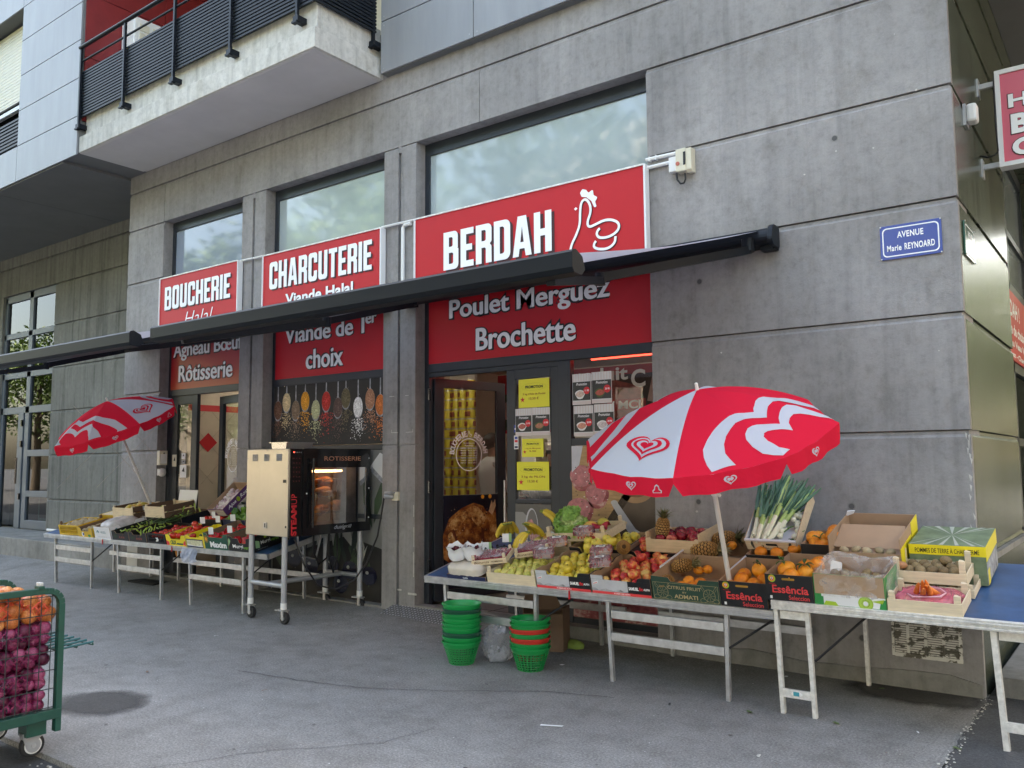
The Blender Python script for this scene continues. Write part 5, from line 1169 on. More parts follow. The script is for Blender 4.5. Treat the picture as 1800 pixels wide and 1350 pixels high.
CG = ramp_mat("green_pepper_skin", [(.3, (.03, .10, .012)), (.7, (.16, .30, .04))], 2, .22, .6); CR = ramp_mat("red_pepper_skin", [(.3, (.30, .004, .010)), (.7, (.60, .02, .02))], 2, .18, .3)
for nm, mm in (("green_pepper", CG), ("red_pepper", CR)):
    b = MB(); k = 24; vs = []; pr = [(.15, -.95), (.55, -.98), (.75, -.7), (.85, -.1), (.95, .45), (.85, .8), (.45, .92), (.12, .80)]
    for r, z in pr: vs += [(r*(1+.13*math.cos(4*2*math.pi*j/k))*math.cos(2*math.pi*j/k), r*(1+.13*math.cos(4*2*math.pi*j/k))*math.sin(2*math.pi*j/k), z) for j in range(k)]
    b.raw(vs, [(i*k+j, i*k+(j+1) % k, (i+1)*k+(j+1) % k, (i+1)*k+j) for i in range(len(pr)-1) for j in range(k)]+[tuple(range(k-1, -1, -1)), tuple(range((len(pr)-1)*k, len(pr)*k))], mm); b.tube([(0, 0, .78), (.1, 0, 1.2)], [.14, .10], GR, 6); proto(nm, b)
CH = ramp_mat("long_pepper_skin", [(.3, (.20, .36, .04)), (.7, (.42, .52, .08))], 2, .28, .4)
b = MB(); b.tube([(0, -1, 0), (.05, -.6, .06), (0, 0, .10), (-.05, .6, .06), (0, .92, 0)], [.02, .12, .19, .22, .14], CH, 8); b.tube([(0, .92, 0), (.05, 1.2, .08)], .05, GR, 6); proto("long_pepper", b)
GA = ramp_mat("garlic_skin", [(.35, (.74, .70, .66)), (.55, (.66, .56, .60)), (.7, (.40, .20, .32))], 2.2, .55, .3, stretch=(5, 5, 1))
b = MB(); b.lathe([(0, -.72), (.4, -.75), (.86, -.5), (1, -.05), (.8, .36), (.4, .66), (.16, .95), (.10, 1.35), (0, 1.36)], GA, 14); proto("garlic_bulb", b)
b = MB(); BU = ramp_mat("bulb_white", [(.3, (.66, .70, .52)), (.7, (.80, .80, .70))], 2, .35, .3); b.lathe([(0, -1.0), (.5, -.9), (.95, -.3), (.98, .15), (.6, .75), (.28, 1.2), (.24, 2.0)], BU, 14); b.tube([(0, 0, 2.0), (.1, .1, 3.2), (.5, .1, 4.3)], [.24, .2, .12], GR, 7); proto("spring_onion", b)
b = MB(); CA = ramp_mat("carrot_skin", [(.3, (.66, .16, .02)), (.7, (.82, .27, .05))], 3, .45, .2, stretch=(1, 8, 1)); b.lathe([(0, -1.0), (.3, -.98), (.42, -.8), (.40, 0), (.28, .7), (.10, 1.0), (0, 1.02)], CA, 12, Matrix.Diagonal((.42, .42, 1, 1))); proto("carrot", b)
def fruit(kind, M_, s, label, cat, group, rot=None, tilt=.35):
    o = bpy.data.objects.new(kind, PROTO[kind]); C.objects.link(o)
    s = s if isinstance(s, tuple) else tuple(s*R.uniform(.90, 1.07)*R.uniform(.96, 1.04) for _ in '123')
    rot = rot if rot is not None else Matrix.Rotation(R.uniform(0, 6.28), 4, 'Z') @ Matrix.Rotation(R.uniform(-tilt, tilt), 4, 'X') @ Matrix.Rotation(R.uniform(-tilt, tilt), 4, 'Y')
    o.matrix_world = M_ @ rot @ Matrix.Diagonal((*s, 1)); return tag(o, label, cat, group)
def lay(kind, M_, x0, x1, y0, y1, z, r, label, cat, group, jit=.15, keep=1.0, layer2=0.0, tilt=.5, hex_=True, z_y=0.0):
    """rows of fruit lying in a crate (crate frame M_)"""
    nx = max(1, int((x1-x0)/(2*r))); ny = max(1, int((y1-y0)/(1.82*r)))
    dx = (x1-x0-2*r)/max(1, nx-1) if nx > 1 else 0; dy = (y1-y0-2*r)/max(1, ny-1) if ny > 1 else 0
    for j in range(ny):
        for i in range(nx):
            if R.random() > keep: continue
            off = (dx*.5 if hex_ and j % 2 else 0); x = x0+r+dx*i+off
            if x > x1-r*.7: continue
            y = y0+r+dy*j
            fruit(kind, M_ @ Matrix.Translation((x+R.uniform(-jit, jit)*r, y+R.uniform(-jit, jit)*r, z+z_y*(y-y0)+R.uniform(-.12, .12)*r)), r, label, cat, group, tilt=tilt)
            if layer2 and R.random() < layer2 and i < nx-1 and j < ny-1:
                fruit(kind, M_ @ Matrix.Translation((x+dx*.5, y+dy*.5, z+z_y*(y-y0)+1.35*r)), r, label, cat, group, tilt=tilt)
def pineapple(M_, s, label, crown=True):
    t = thing("pineapple", label, "pineapple", M=M_ @ Matrix.Diagonal((s, s, s, 1)), group="pineapples on the fruit table")
    if "pineapple_body" not in PROTO:
        sk = ramp_mat("pineapple_skin", [(.2, (.17, .075, .02)), (.55, (.36, .20, .055)), (.8, (.54, .38, .15))], 3, .6, 0); b = MB(); rows, nn = 11, 13
        b.ball((0, 0, 0), .055, .055, .085, mat("pineapple_gap", (.07, .035, .012), .8), 14, 10)
        for i in range(rows):
            ph = -1.25+2.5*i/(rows-1); r = .055*math.cos(ph)**.7; z = .085*math.sin(ph)
            for j in range(nn):
                a = 2*math.pi*(j+.5*(i % 2))/nn; n = V((math.cos(a)*math.cos(ph), math.sin(a)*math.cos(ph), math.sin(ph)*.7)).normalized(); c = V((r*math.cos(a), r*math.sin(a), z)); tx = V((-math.sin(a), math.cos(a), 0)); ty = n.cross(tx)
                wd = max(.003, 2*math.pi*r/nn*.55); hd = .0115; q = [c-tx*wd, c-ty*hd, c+tx*wd, c+ty*hd]; tip = c+n*.0075
                b.raw(q+[tip], [(0, 1, 4), (1, 2, 4), (2, 3, 4), (3, 0, 4)], sk)
        o = b.build("pineapple_body"); PROTO["pineapple_body"] = o.data; bpy.data.objects.remove(o)
        b = MB(); lf = ramp_mat("pineapple_leaf", [(.3, (.12, .13, .05)), (.6, (.30, .26, .13)), (.8, (.50, .44, .28))], 4, .6, .5)
        for i in range(34):
            a = i*2.4; k = i/34; L = .05+.05*(1-abs(k-.55)); el = .35+1.1*k; w = .009; p0 = V((.016*(1-k)*math.cos(a), .016*(1-k)*math.sin(a), .08)); d = V((math.cos(a)*math.cos(el), math.sin(a)*math.cos(el), math.sin(el))); s_ = V((-math.sin(a), math.cos(a), 0)); p1 = p0+d*L*.55; p2 = p1+(d+V((math.cos(a)*.35, math.sin(a)*.35, -.15))).normalized()*L*.55
            b.raw([p0-s_*w*.8, p0+s_*w*.8, p1+s_*w, p1-s_*w, p1+V((0, 0, .002)), p2], [(0, 1, 2, 3), (3, 2, 5)], lf)
        o = b.build("crown"); PROTO["crown"] = o.data; bpy.data.objects.remove(o)
    for k in (("pineapple_body", "fruit_body"), ("crown", "crown"))[:2 if crown else 1]:
        o = bpy.data.objects.new(k[1], PROTO[k[0]]); C.objects.link(o); o.parent = t
    return t
YB = ramp_mat("banana_skin", [(.3, (.58, .42, .03)), (.6, (.74, .56, .06)), (.8, (.60, .52, .06))], 3, .45, .3); YT = mat("banana_tip", (.16, .20, .03), .6); YK = mat("banana_end", (.06, .04, .02), .8)
def banana_bunch(M_, label, n=4, s=1.0):
    t = thing("banana_bunch", label, "bananas", M=M_, group="bananas at the back of the fruit table")
    for i in range(n):
        a = (i-(n-1)/2)*.24; b = MB(); P = []; r = []
        for k in range(9):
            f = k/8; th = -.1+1.5*f; P.append((math.sin(a)*.02+(i-(n-1)/2)*.026*s*(.25+f), .115*s*math.sin(th)*math.cos(a), .115*s*(math.cos(th)-1)*.75+.012*math.cos(3*a)*f)); r.append(.017*s*(.28 if k == 0 else .45 if k == 1 else .5 if k == 8 else 1))
        b.tube(P[:2], r[:2], YT, 6); b.tube(P[1:], r[1:], YB, 6); b.tube([P[-1], tuple(q+(q-p)*.12 for p, q in zip(P[-2], P[-1]))], [.007*s, .004*s], YK, 6); b.build("banana", t, smooth=True)
    return t
def leek(M_, L, label, w=.016):
    o_ = MB(); wh = mat("leek_white", (.74, .76, .60), .4); gp = mat("leek_pale_green", (.36, .50, .16), .42); gd = ramp_mat("leek_leaf", [(.3, (.045, .12, .07)), (.6, (.09, .20, .11)), (.8, (.18, .28, .14))], 5, .45, .5, stretch=(1, 1, 1))
    a = L*.30; c = L*.48
    o_.tube([(0, 0, 0), (0, .004, a*.5), (0, .004, a)], [w*.9, w, w], wh, 9); o_.tube([(0, .004, a), (0, .004, c)], [w, w*1.08], gp, 9)
    for i in range(9):
        s = (i-4)/4; ln = L*(.52+R.uniform(-.12, .08)-.10*abs(s)); x0 = s*w*.7; spread = s*.16+R.uniform(-.03, .03); wl = w*R.uniform(.75, 1.05); vs = []
        bend = R.uniform(-.06, .10)
        for k in range(7):
            f = k/6; z = c-.02+ln*f; x = x0+spread*f*1.2*ln+R.uniform(-.002, .002); y = .004+(.012 if i % 2 else -.010)*(1-f)+bend*f*f*ln; ww = wl*(1 if f < .5 else 1.15-.95*(f-.5)*2*.9)
            vs += [(x-ww, y-.005, z), (x, y+.003, z), (x+ww, y-.005, z)]
        o_.raw(vs, [(3*k+j, 3*k+j+1, 3*k+4+j, 3*k+3+j) for k in range(6) for j in range(2)], gp if i in (2, 6) and R.random() < .5 else gd)
    for i in range(10): o_.tube([(0, 0, 0), (R.uniform(-.012, .012), R.uniform(-.012, .012), -.02-R.random()*.01)], .0012, wh, 4)
    o = o_.build("leek", None, smooth=True); o.matrix_world = M_; return tag(o, label, "leek", "leeks in the tilted white crate")
def lettuce(M_, r, label):
    t = thing("lettuce", label, "lettuce", M=M_); q = random.Random(9)
    LG = ramp_mat("lettuce_leaf", [(.3, (.10, .24, .035)), (.55, (.24, .42, .08)), (.8, (.42, .58, .18))], 12, .5, 0); LH = ramp_mat("lettuce_heart", [(.3, (.42, .58, .22)), (.7, (.66, .76, .42))], 10, .5, 0)
    for part, m, n, r0, rr_ in (("outer_leaves", LG, 46, .80, 1.0), ("heart", LH, 20, .45, .62)):
        b = MB()
        for i in range(n):
            a = i*2.4; el = math.asin(min(.98, .02+.96*(i+.5)/n)) if part == "heart" else -.25+1.55*((i*.618) % 1.0)
            d = V((math.cos(a)*math.cos(el), math.sin(a)*math.cos(el), math.sin(el))); tx = V((-math.sin(a), math.cos(a), 0)); ty = d.cross(tx)*-1; N = 7; vs = []; L = r*.72*q.uniform(.8, 1.15)
            for u in range(N):
                for w in range(N):
                    fu, fw = u/(N-1)*2-1, w/(N-1)*2-1; wob = (.10*math.sin(9*fu+i)+.10*math.sin(8*fw+i*2.1))*r*max(abs(fu), abs(fw))
                    vs.append(d*(r*rr_*q.uniform(.97, 1.03)*(1-.16*(fu*fu+fw*fw))+wob)+tx*fu*L*.62*(1-.2*fw)+ty*fw*L*.62)
            b.raw(vs, [(u*N+w, u*N+w+1, (u+1)*N+w+1, (u+1)*N+w) for u in range(N-1) for w in range(N-1) if not ((u in (0, N-2)) and (w in (0, N-2)))], m)
        b.build(part, t, smooth=True)
    return t
CLEAR = film("clear_punnet", (.85, .84, .88), .26, .10, .20); GRP = ramp_mat("red_grape_skin", [(.3, (.12, .015, .03)), (.55, (.34, .06, .09)), (.72, (.52, .30, .18))], 9, .25, .3, detail=2)
def punnet(M_, label, w=.165, d=.105, h=.065, m=GRP):
    t = thing("grape_punnet", label, "punnet", M=M_, group="clear plastic punnets of red grapes on the apples"); b = MB(); q = R
    for k in range(3):
        for i in range(8):
            for j in range(5): b.ball((-w/2+.014+i*(w-.028)/7+q.uniform(-.004, .004), -d/2+.014+j*(d-.028)/4+q.uniform(-.004, .004), .012+k*.020+q.uniform(-.004, .004)), .0105, .0105, .0125, m, 8, 6)
    b.build("grapes", t, smooth=True); b = MB(); pr = fillet([(-w/2, -d/2, .02), (w/2, -d/2, .02), (w/2, d/2, .02), (-w/2, d/2, .02)], 3); n = len(pr)
    rings = [(.9, 0), (.97, h*.5), (1.04, h*.52), (1.04, h*.58), (.98, h*.6), (.93, h), (.85, h*1.03)]; vs = [(x*s, y*s, z) for s, z in rings for x, y in pr]
    b.raw(vs, [(i*n+j, i*n+(j+1) % n, (i+1)*n+(j+1) % n, (i+1)*n+j) for i in range(len(rings)-1) for j in range(n)]+[tuple(range((len(rings)-1)*n, len(rings)*n)), tuple(range(n-1, -1, -1))], CLEAR); b.build("clear_box", t, smooth=True)
    b = MB(); b.box(-.035, .035, -.022, .022, h*1.03+.001, h*1.03+.002, WHITE); b.box(-.012, .02, -.006, .006, h*1.03+.0022, h*1.03+.003, INK); b.build("price_sticker", t)
    return t
def berry_tray(M_, label):
    t = wood_crate(label, M_, .30, .20, .045, WOOD_P, 1, .022, .03, "small wooden raspberry trays", name="raspberry_tray", deco=lambda b, w, h: (write(b, "Bonanza", (0, -.001, 0), UX, UZ, .02, .15, .012, .032, mat("brand_brown", (.16, .07, .03), .7), .01, .3), write(b, "FRAMBOISES", (0, -.001, 0), UX, UZ, .17, .27, .014, .026, mat("brand_brown", (.16, .07, .03)), .01)))
    b = MB(); rb = ramp_mat("raspberry", [(.3, (.16, .010, .022)), (.7, (.34, .035, .06))], 40, .55, 0, .5, 90)
    for i in range(15):
        for j in range(9): b.ball((.018+i*.0189+R.uniform(-.004, .004), .016+j*.021+R.uniform(-.004, .004), .038+R.uniform(-.006, .008)), .011, .011, .0105, rb, 7, 5)
    b.build("raspberries", t, smooth=True)
    b = MB(); N, K = 14, 10; b.raw([(.008+.284*i/N, .008+.184*j/K, .056+.004*math.sin(i*1.7+j)+R.uniform(-.002, .002)) for i in range(N+1) for j in range(K+1)], [(i*(K+1)+j, i*(K+1)+j+1, (i+1)*(K+1)+j+1, (i+1)*(K+1)+j) for i in range(N) for j in range(K)], CLEAR); b.build("film_cover", t, smooth=True)
    return t
def leaves(o, n, r, seed):
    """leafy twig on a fruit, in the fruit's own unit frame"""
    q = random.Random(seed); b = MB()
    b.tube([(0, 0, .9), (.1, .1, 1.3)], .06, mat("stem", (.1, .07, .03)), 5)
    for i in range(n):
        a = q.uniform(0, 6.28); el = q.uniform(-.1, .9); d = V((math.cos(a)*math.cos(el), math.sin(a)*math.cos(el), math.sin(el))); s = V((-math.sin(a), math.cos(a), 0)); p = V((.05, .05, 1.05)); L = q.uniform(.8, 1.35); w = L*.22
        m1 = p+d*L*.4; e = p+d*L+V((0, 0, -.35))
        b.raw([p, m1-s*w+V((0, 0, .1)), m1, m1+s*w+V((0, 0, .1)), p+d*L*.75-s*w*.7, p+d*L*.75+V((0, 0, -.1)), p+d*L*.75+s*w*.7, e], [(0, 1, 2), (0, 2, 3), (1, 4, 5, 2), (2, 5, 6, 3), (4, 7, 5), (5, 7, 6)], LEAF)
    b.build("leafy_twig", o)

# ================================================================== TABLE 2 (fruit)
notch = lambda h, lo: [(0, h), (.17, h), (.21, h-.008), (.235, lo+.012), (.26, lo), (.74, lo), (.765, lo+.012), (.79, h-.008), (.83, h), (1, h)]
def deco_alps(b, w, h):
    b.box(.002, w*.62, -.0012, 0, .02, h*.78, LGREY_P)
    q = [(.002, .022)]+[(w*.62*i/10, .034+.012*math.sin(i*1.9)+.006*math.cos(i*4.1)) for i in range(11)]+[(w*.62, .022)]; art(b, q, (0, -.0016, 0), UX, UZ, GREY_P)
    b.box(w*.62, w*.995, -.0012, 0, .02, h*.78, BLK_C); b.box(.002, w*.995, -.0018, 0, .001, .020, REDL_P)
    b.box(.001, w*.21, -.0012, 0, h*.79, h*.99, LGREY_P)
    write(b, "SAMUEL", (0, -.002, 0), UX, UZ, w*.635, w*.80, .045, .068, LETTER, .05); write(b, "\u00f4n", (0, -.002, 0), UX, UZ, w*.805, w*.87, .045, .072, RED_P, .04); write(b, "ALPIN", (0, -.002, 0), UX, UZ, w*.88, w*.98, .05, .065, LETTER, .03)
    write(b, "POMME DES ALPES", (0, -.0024, 0), UX, UZ, w*.38, w*.65, .006, .015, LETTER, .02)
    art(b, [(.012, .062), (.055, .075), (.059, .094), (.016, .081)], (0, -.0022, 0), UX, UZ, WHITE); art(b, [(.017, .068), (.05, .078), (.051, .083), (.018, .073)], (0, -.0026, 0), UX, UZ, REDL_P)
M1 = tf(T2, -2.795, .012); carton("fruit_carton", "grey and black alpine carton full of yellow apples at the table front", M1, .475, .47, .135, BLK_C, KRAFT, notch(.135, .082), deco=deco_alps, side=[(0, .135), (.2, .135), (.3, .12), (.7, .12), (.8, .135), (1, .135)])
lay("yellow_apple", M1, .01, .465, .012, .46, .074, .037, "yellow apples in the front grey and black carton", "apple", "yellow apples in the front carton", layer2=.18, z_y=.07)
M1b = tf(T2, -2.795, .50, .02); carton("fruit_carton", "black carton of yellow apples in the second row behind the front apple carton", M1b, .475, .47, .135, BLK_C, KRAFT, notch(.135, .09))
lay("yellow_apple", M1b, .01, .465, .012, .46, .088, .038, "yellow apples in the second row carton under the punnets", "apple", "yellow apples in the second carton", layer2=.25, z_y=.04)
for x, y, z in ((.02, -.06, .19), (.14, -.04, .19), (.05, .02, .20), (.17, .05, .21), (.10, .10, .21), (-.05, .06, .20)): fruit("yellow_apple", M1b @ Matrix.Translation((x+.2, y, z-.03)), .042, "large loose yellow apples heaped between the two apple cartons", "apple", "loose yellow apples on the heap")
M2 = tf(T2, -2.31, .012); carton("fruit_carton", "grey and black alpine carton full of red and yellow apples at the table front", M2, .475, .47, .135, BLK_C, KRAFT, notch(.135, .082), deco=deco_alps, side=[(0, .135), (.2, .135), (.3, .12), (.7, .12), (.8, .135), (1, .135)])
lay("red_apple", M2, .05, .465, .012, .46, .076, .0375, "red and yellow apples in the front right grey carton", "apple", "two coloured apples in the front carton", layer2=.2, z_y=.06)
M2b = tf(T2, -2.31, .50, .02); carton("fruit_carton", "black carton of red apples with a dark tray insert in the second row", M2b, .475, .47, .135, BLK_C, KRAFT, notch(.135, .09))
b = MB(); b.box(.01, .465, .06, .46, .10, .104, BLK_C); b.box(.012, .463, .455, .46, .104, .17, BLK_C); o = b.build("tray_insert"); o.matrix_world = M2b; tag(o, "black plastic tray insert between the two layers of red apples", "tray")
lay("red_apple", M2b, .05, .465, .02, .20, .085, .036, "red apples at the front edge of the second row carton", "apple", "red apples before the black tray", layer2=.1)
lay("red_apple", M2b, .02, .465, .20, .46, .135, .036, "red apples lying in the raised black tray", "apple", "red apples in the black tray", layer2=.1)
# citrus carton
def deco_citrus(b, w, h):
    write(b, "CITRUS FRUIT", (0, -.001, 0), UX, UZ, w*.24, w*.74, .082, .105, GOLD, .012); write(b, "BY", (0, -.001, 0), UX, UZ, w*.46, w*.52, .058, .070, GOLD, .01); write(b, "ADMATI", (0, -.001, 0), UX, UZ, w*.33, w*.68, .020, .048, GOLD, .025)
    for cx in (.16, .85):
        ring(b, w*cx, .058, .042, .042, .0022, (0, -.001, 0), UX, GOLD, 30)
        for k in range(9): a = k*2*math.pi/9; b.flat(ribbon([(w*cx+.006*math.cos(a), .058+.006*math.sin(a)), (w*cx+.038*math.cos(a), .058+.038*math.sin(a))], .0015, 0), (0, -.001, 0), UX, UZ, GOLD)
        for sg in (-1, 1):
            L = [(w*cx+sg*.01, .02), (w*cx+sg*.05, .005), (w*cx+sg*.07, .02), (w*cx+sg*.05, .04), (w*cx+sg*.035, .03)]; b.flat(ribbon(L, .0016), (0, -.0012, 0), UX, UZ, GOLD)
            L = [(w*cx+sg*.03, .09), (w*cx+sg*.045, .115), (w*cx+sg*.05, .125), (w*cx+sg*.055, .105), (w*cx+sg*.04, .085)]; b.flat(ribbon(L, .0016), (0, -.0012, 0), UX, UZ, GOLD)
    for (x0, x1, z0, z1) in ((.01, w-.01, .008, .0095), (.01, w-.01, .122, .1235), (.01, .0115, .008, .123), (w-.0115, w-.01, .008, .123)): b.box(x0, x1, -.001, 0, z0, z1, GOLD)
M3 = tf(T2, -1.825, .012); carton("fruit_carton", "dark green citrus carton with gold lettering and a few oranges", M3, .488, .45, .165, GRN_C, KRAFT, [(0, .165), (.26, .160), (.30, .132), (.68, .126), (.72, .158), (1, .160)], [(0, .165), (.28, .16), (.32, .14), (.7, .14), (.74, .16), (1, .165)], deco=deco_citrus)
for x, y, z in ((.20, .05, .085), (.275, .06, .085), (.345, .05, .088), (.22, .12, .10), (.30, .13, .085)): fruit("orange", M3 @ Matrix.Translation((x, y, z)), .041, "oranges lying in the front of the dark green citrus carton", "orange", "oranges in the citrus carton")
pineapple(M3 @ Matrix.Translation((.075, .07, .10)) @ Matrix.Rotation(rad(80), 4, 'X') @ Matrix.Rotation(.4, 4, 'Z'), .82, "half hidden pineapple end up in the corner of the citrus carton", False)
M3b = tf(T2, -1.835, .48, .015); carton("fruit_carton", "brown carton with a white rim holding lying pineapples", M3b, .50, .44, .15, KRAFT, KRAFT, [(0, .15), (1, .145)])
for x in (-.004, .492): b = MB(); b.box(x, x+.012, -.30, .42, .150, .158, WHT_C, Matrix()); b.box(x, x+.005, -.30, .0, .05, .150, WHT_C); o = b.build("carton_flap"); o.matrix_world = M3b; tag(o, "white upper edge strip along the %s side of the pineapple carton" % ("left" if x < 0 else "right"), "carton flap")
for x, y, z, rz, s, lab in ((.16, .10, .15, -80, 1.15, "large pineapple lying in front in the brown carton"), (.22, .33, .17, -75, 1.0, "pineapple lying at the back of the brown carton behind the parasol pole"), (.10, -.16, .12, -70, .85, "small pineapple with withered crown between citrus and pineapple cartons")):
    pineapple(M3b @ Matrix.Translation((x, y, z)) @ Matrix.Rotation(rad(rz), 4, 'Z') @ Matrix.Rotation(rad(-84), 4, 'X'), s, lab)
for x, y, z in ((.26, -.10, .085), (.20, -.12, .08), (.32, .22, .16)): fruit("orange", M3b @ Matrix.Translation((x, y, z)), .035, "stray oranges among the lying pineapples", "orange", "oranges beside the pineapples")
for x, y in ((.38, .33), (.44, .31)): fruit("kiwi", M3b @ Matrix.Translation((x, y, .17)), .030, "brown kiwis beside the rear pineapple", "kiwi", "kiwis beside the pineapple")
pineapple(M2b @ Matrix.Translation((.035, -.04, .175)) @ Matrix.Rotation(rad(35), 4, 'Z') @ Matrix.Rotation(rad(70), 4, 'X'), .90, "pineapple without visible crown between yellow and red apples", False)
def deco_port(b, w, h):
    cx, cz = w*.15, h*.84; art(b, disc2d(cx, cz, .023), (0, -.001, 0), UX, UZ, LIME_P); art(b, disc2d(cx-.003, cz, .018), (0, -.0014, 0), UX, UZ, ORANGE_P); art(b, disc2d(cx, cz, .012), (0, -.0018, 0), UX, UZ, RED_P); art(b, [(cx-.007, cz+.009), (cx+.007, cz+.009), (cx+.007, cz-.002), (cx, cz-.010), (cx-.007, cz-.002)], (0, -.0022, 0), UX, UZ, WHITE); art(b, [(cx-.002, cz+.006), (cx+.002, cz+.006), (cx+.002, cz-.005), (cx-.002, cz-.005)], (0, -.0026, 0), UX, UZ, NAVY)
    write(b, "PORTUGAL", (0, -.001, 0), UX, UZ, cx-.02, cx+.02, cz-.035, cz-.029, RED_P, .01)
    art(b, fillet([(w*.36, h*.80, .007), (w*.63, h*.80, .007), (w*.63, h*.88, .007), (w*.36, h*.88, .007)]), (0, -.001, 0), UX, UZ, mat("handle_hole_orange", (.42, .22, .03), .8))
    write(b, "Ess\u00eanc\u00eda", (0, -.001, 0), UX, UZ, w*.14, w*.90, h*.30, h*.60, REDL_P, .02); write(b, "Seleccion", (0, -.001, 0), UX, UZ, w*.48, w*.91, h*.07, h*.24, REDL_P, .012); b.box(w*.08, w*.13, -.001, 0, .012, .03, WHITE)
M4 = tf(T2, -1.335, .012, roll=0.0); carton("fruit_carton", "black carton of leafy oranges on the left market table, lower of the two black fronts", M4, .312, .47, .17, BLK_C, KRAFT, deco=deco_port)
Lo = "orange with green leaves in the lower black carton"
for x, y, z, lf in ((.115, .10, .150, 0), (.21, .06, .135, 0), (.205, .19, .185, 3), (.06, .05, .11, 0), (.08, .24, .13, 0), (.25, .15, .13, 0), (.15, .33, .13, 0)):
    o = fruit("orange", M4 @ Matrix.Translation((x, y, z)), .050, "orange without leaves in the lower black carton" if not lf else Lo, "orange", "oranges in the lower black carton", tilt=.3)
    if lf: leaves(o, 4, 1, 3)
M4b = tf(T2, -1.335, .50, .02); carton("fruit_carton", "black edged carton of leafy oranges under the leek crate", M4b, .44, .36, .165, BLK_C, KRAFT)
for i, (x, y, z, lf) in enumerate(((.20, .06, .165, 2), (.08, .08, .16, 6), (.31, .10, .19, 6), (.15, .18, .16, 0), (.38, .16, .16, 0))):
    o = fruit("orange", M4b @ Matrix.Translation((x, y, z)), .045, "leafy oranges in the carton below the leeks", "orange", "oranges below the leek crate", tilt=.3)
    if lf: leaves(o, lf, 1, 20+i)
# pears crate and punnets, bananas, lettuce crate
M5 = tf(T2, -3.272, .012); wood_crate("pale wooden crate of green yellow pears at the table front", M5, .465, .46, .085, WOOD_P, 1, .028, .035)
lay("pear", M5, .03, .45, .03, .40, .062, .033, "green yellow pears in the front wooden crate", "pear", "pears in the wooden crate", tilt=1.9, layer2=.05)
M5b = tf(T2, -3.26, .52, .05); wood_crate("wooden crate of mangoes and pears behind the pear crate", M5b, .47, .42, .10, WOOD, 1, .028, .03)
lay("mango", M5b, .04, .44, .05, .38, .09, .042, "green and yellow mangoes in the second wooden crate", "mango", "mangoes in the second crate", tilt=.6, keep=.8)
b = MB(); art(b, [(0, 0), (.06, .01), (.055, .07), (.01, .075)], (0, 0, 0), UX, UZ, WHITE); o = b.build("price_card", solid=.001); o.matrix_world = M5b @ Matrix.Translation((.18, .10, .11)) @ Matrix.Rotation(-.4, 4, 'X'); tag(o, "white price card among the mangoes", "card")
RP = mat("red_paper", (.34, .012, .03), .6, var=.2, vscale=20); b = MB(); N = 9; b.raw([(.22*i/N-.05, .16*j/N, .03*math.sin(i*.9)*math.sin(j*1.1)+.012*math.sin(i*2.3+j)) for i in range(N+1) for j in range(N+1)], [(i*(N+1)+j, i*(N+1)+j+1, (i+1)*(N+1)+j+1, (i+1)*(N+1)+j) for i in range(N) for j in range(N)], RP); o = b.build("wrapping_paper", smooth=True, solid=.002); o.matrix_world = tf(T2, -3.17, .43, .16, .2, -.3); tag(o, "crumpled dark red wrapping paper between the wooden crates", "paper")
b = MB(); N = 8; b.raw([(.30*i/N, .07*j/N, .02*math.sin(i*.8+j)+R.uniform(0, .008)) for i in range(N+1) for j in range(N+1)], [(i*(N+1)+j, i*(N+1)+j+1, (i+1)*(N+1)+j+1, (i+1)*(N+1)+j) for i in range(N) for j in range(N)], mat("dried_leaf", (.30, .25, .09), .7, var=.3, vscale=9)); o = b.build("corn_husk", smooth=True, solid=.002); o.matrix_world = tf(T2, -3.22, .40, .13, .05, 0); tag(o, "dry yellowish corn husk in front of the red wrapping paper", "corn husk")
def deco_sistema(b, w, h):
    write(b, "Sistema", (0, -.001, 0), UX, UZ, w*.10, w*.42, .020, .055, mat("brand_green", (.02, .20, .06), .6), .035); write(b, "Frutta", (0, -.001, 0), UX, UZ, w*.54, w*.84, .020, .055, RED_P, .035)
    for k in range(6): a = k*math.pi/6; b.flat(ribbon([(w*.48-.02*math.cos(a), .038-.02*math.sin(a)), (w*.48+.02*math.cos(a), .038+.02*math.sin(a))], .003, 0), (0, -.001, 0), UX, UZ, LIME_P)
M6 = Matrix.Translation((-3.07, -.52, .895)) @ Matrix.Rotation(rad(-3), 4, 'Y') @ Matrix.Rotation(rad(13), 4, 'X'); wood_crate("wooden crate with green and red printed front holding a lettuce", M6, .56, .34, .072, WOOD_P, 1, .03, .045, deco=deco_sistema)
lettuce(M6 @ Matrix.Translation((.17, .15, .10)) @ Matrix.Rotation(.5, 4, 'X'), .145, "large frilly green lettuce in the printed wooden crate")
for k, (x, y, rz) in enumerate(((.36, .12, .4), (.44, .2, -.3))): fruit("mango", M6 @ Matrix.Translation((x, y, .09)), .045, "mangoes beside the lettuce", "mango", "mangoes beside the lettuce")
b = MB(); b.raw([(.30*i/9-.05, .14*j/9, .03*math.sin(i*.9)*math.sin(j*1.1)) for i in range(10) for j in range(10)], [(i*10+j, i*10+j+1, (i+1)*10+j+1, (i+1)*10+j) for i in range(9) for j in range(9)], RP); o = b.build("wrapping_paper", smooth=True, solid=.002); o.matrix_world = M6 @ Matrix.Translation((.27, .04, .09)); tag(o, "dark red wrapping paper in front of the lettuce", "paper")
for x, v, h, rz, lab in ((-2.70, .60, .23, .2, "punnet of red grapes next to the printed lettuce crate"), (-2.86, .44, .185, .5, "punnet of red grapes over the corner of the mango crate"), (-2.86, .24, .155, .35, "punnet of red grapes nearest the pears"), (-2.36, .28, .19, .3, "upper punnet of red grapes between yellow and red apples"), (-2.30, .15, .155, .45, "lower punnet of red grapes over the red apple carton")): punnet(tf(T2, x, v, h, rz), lab)
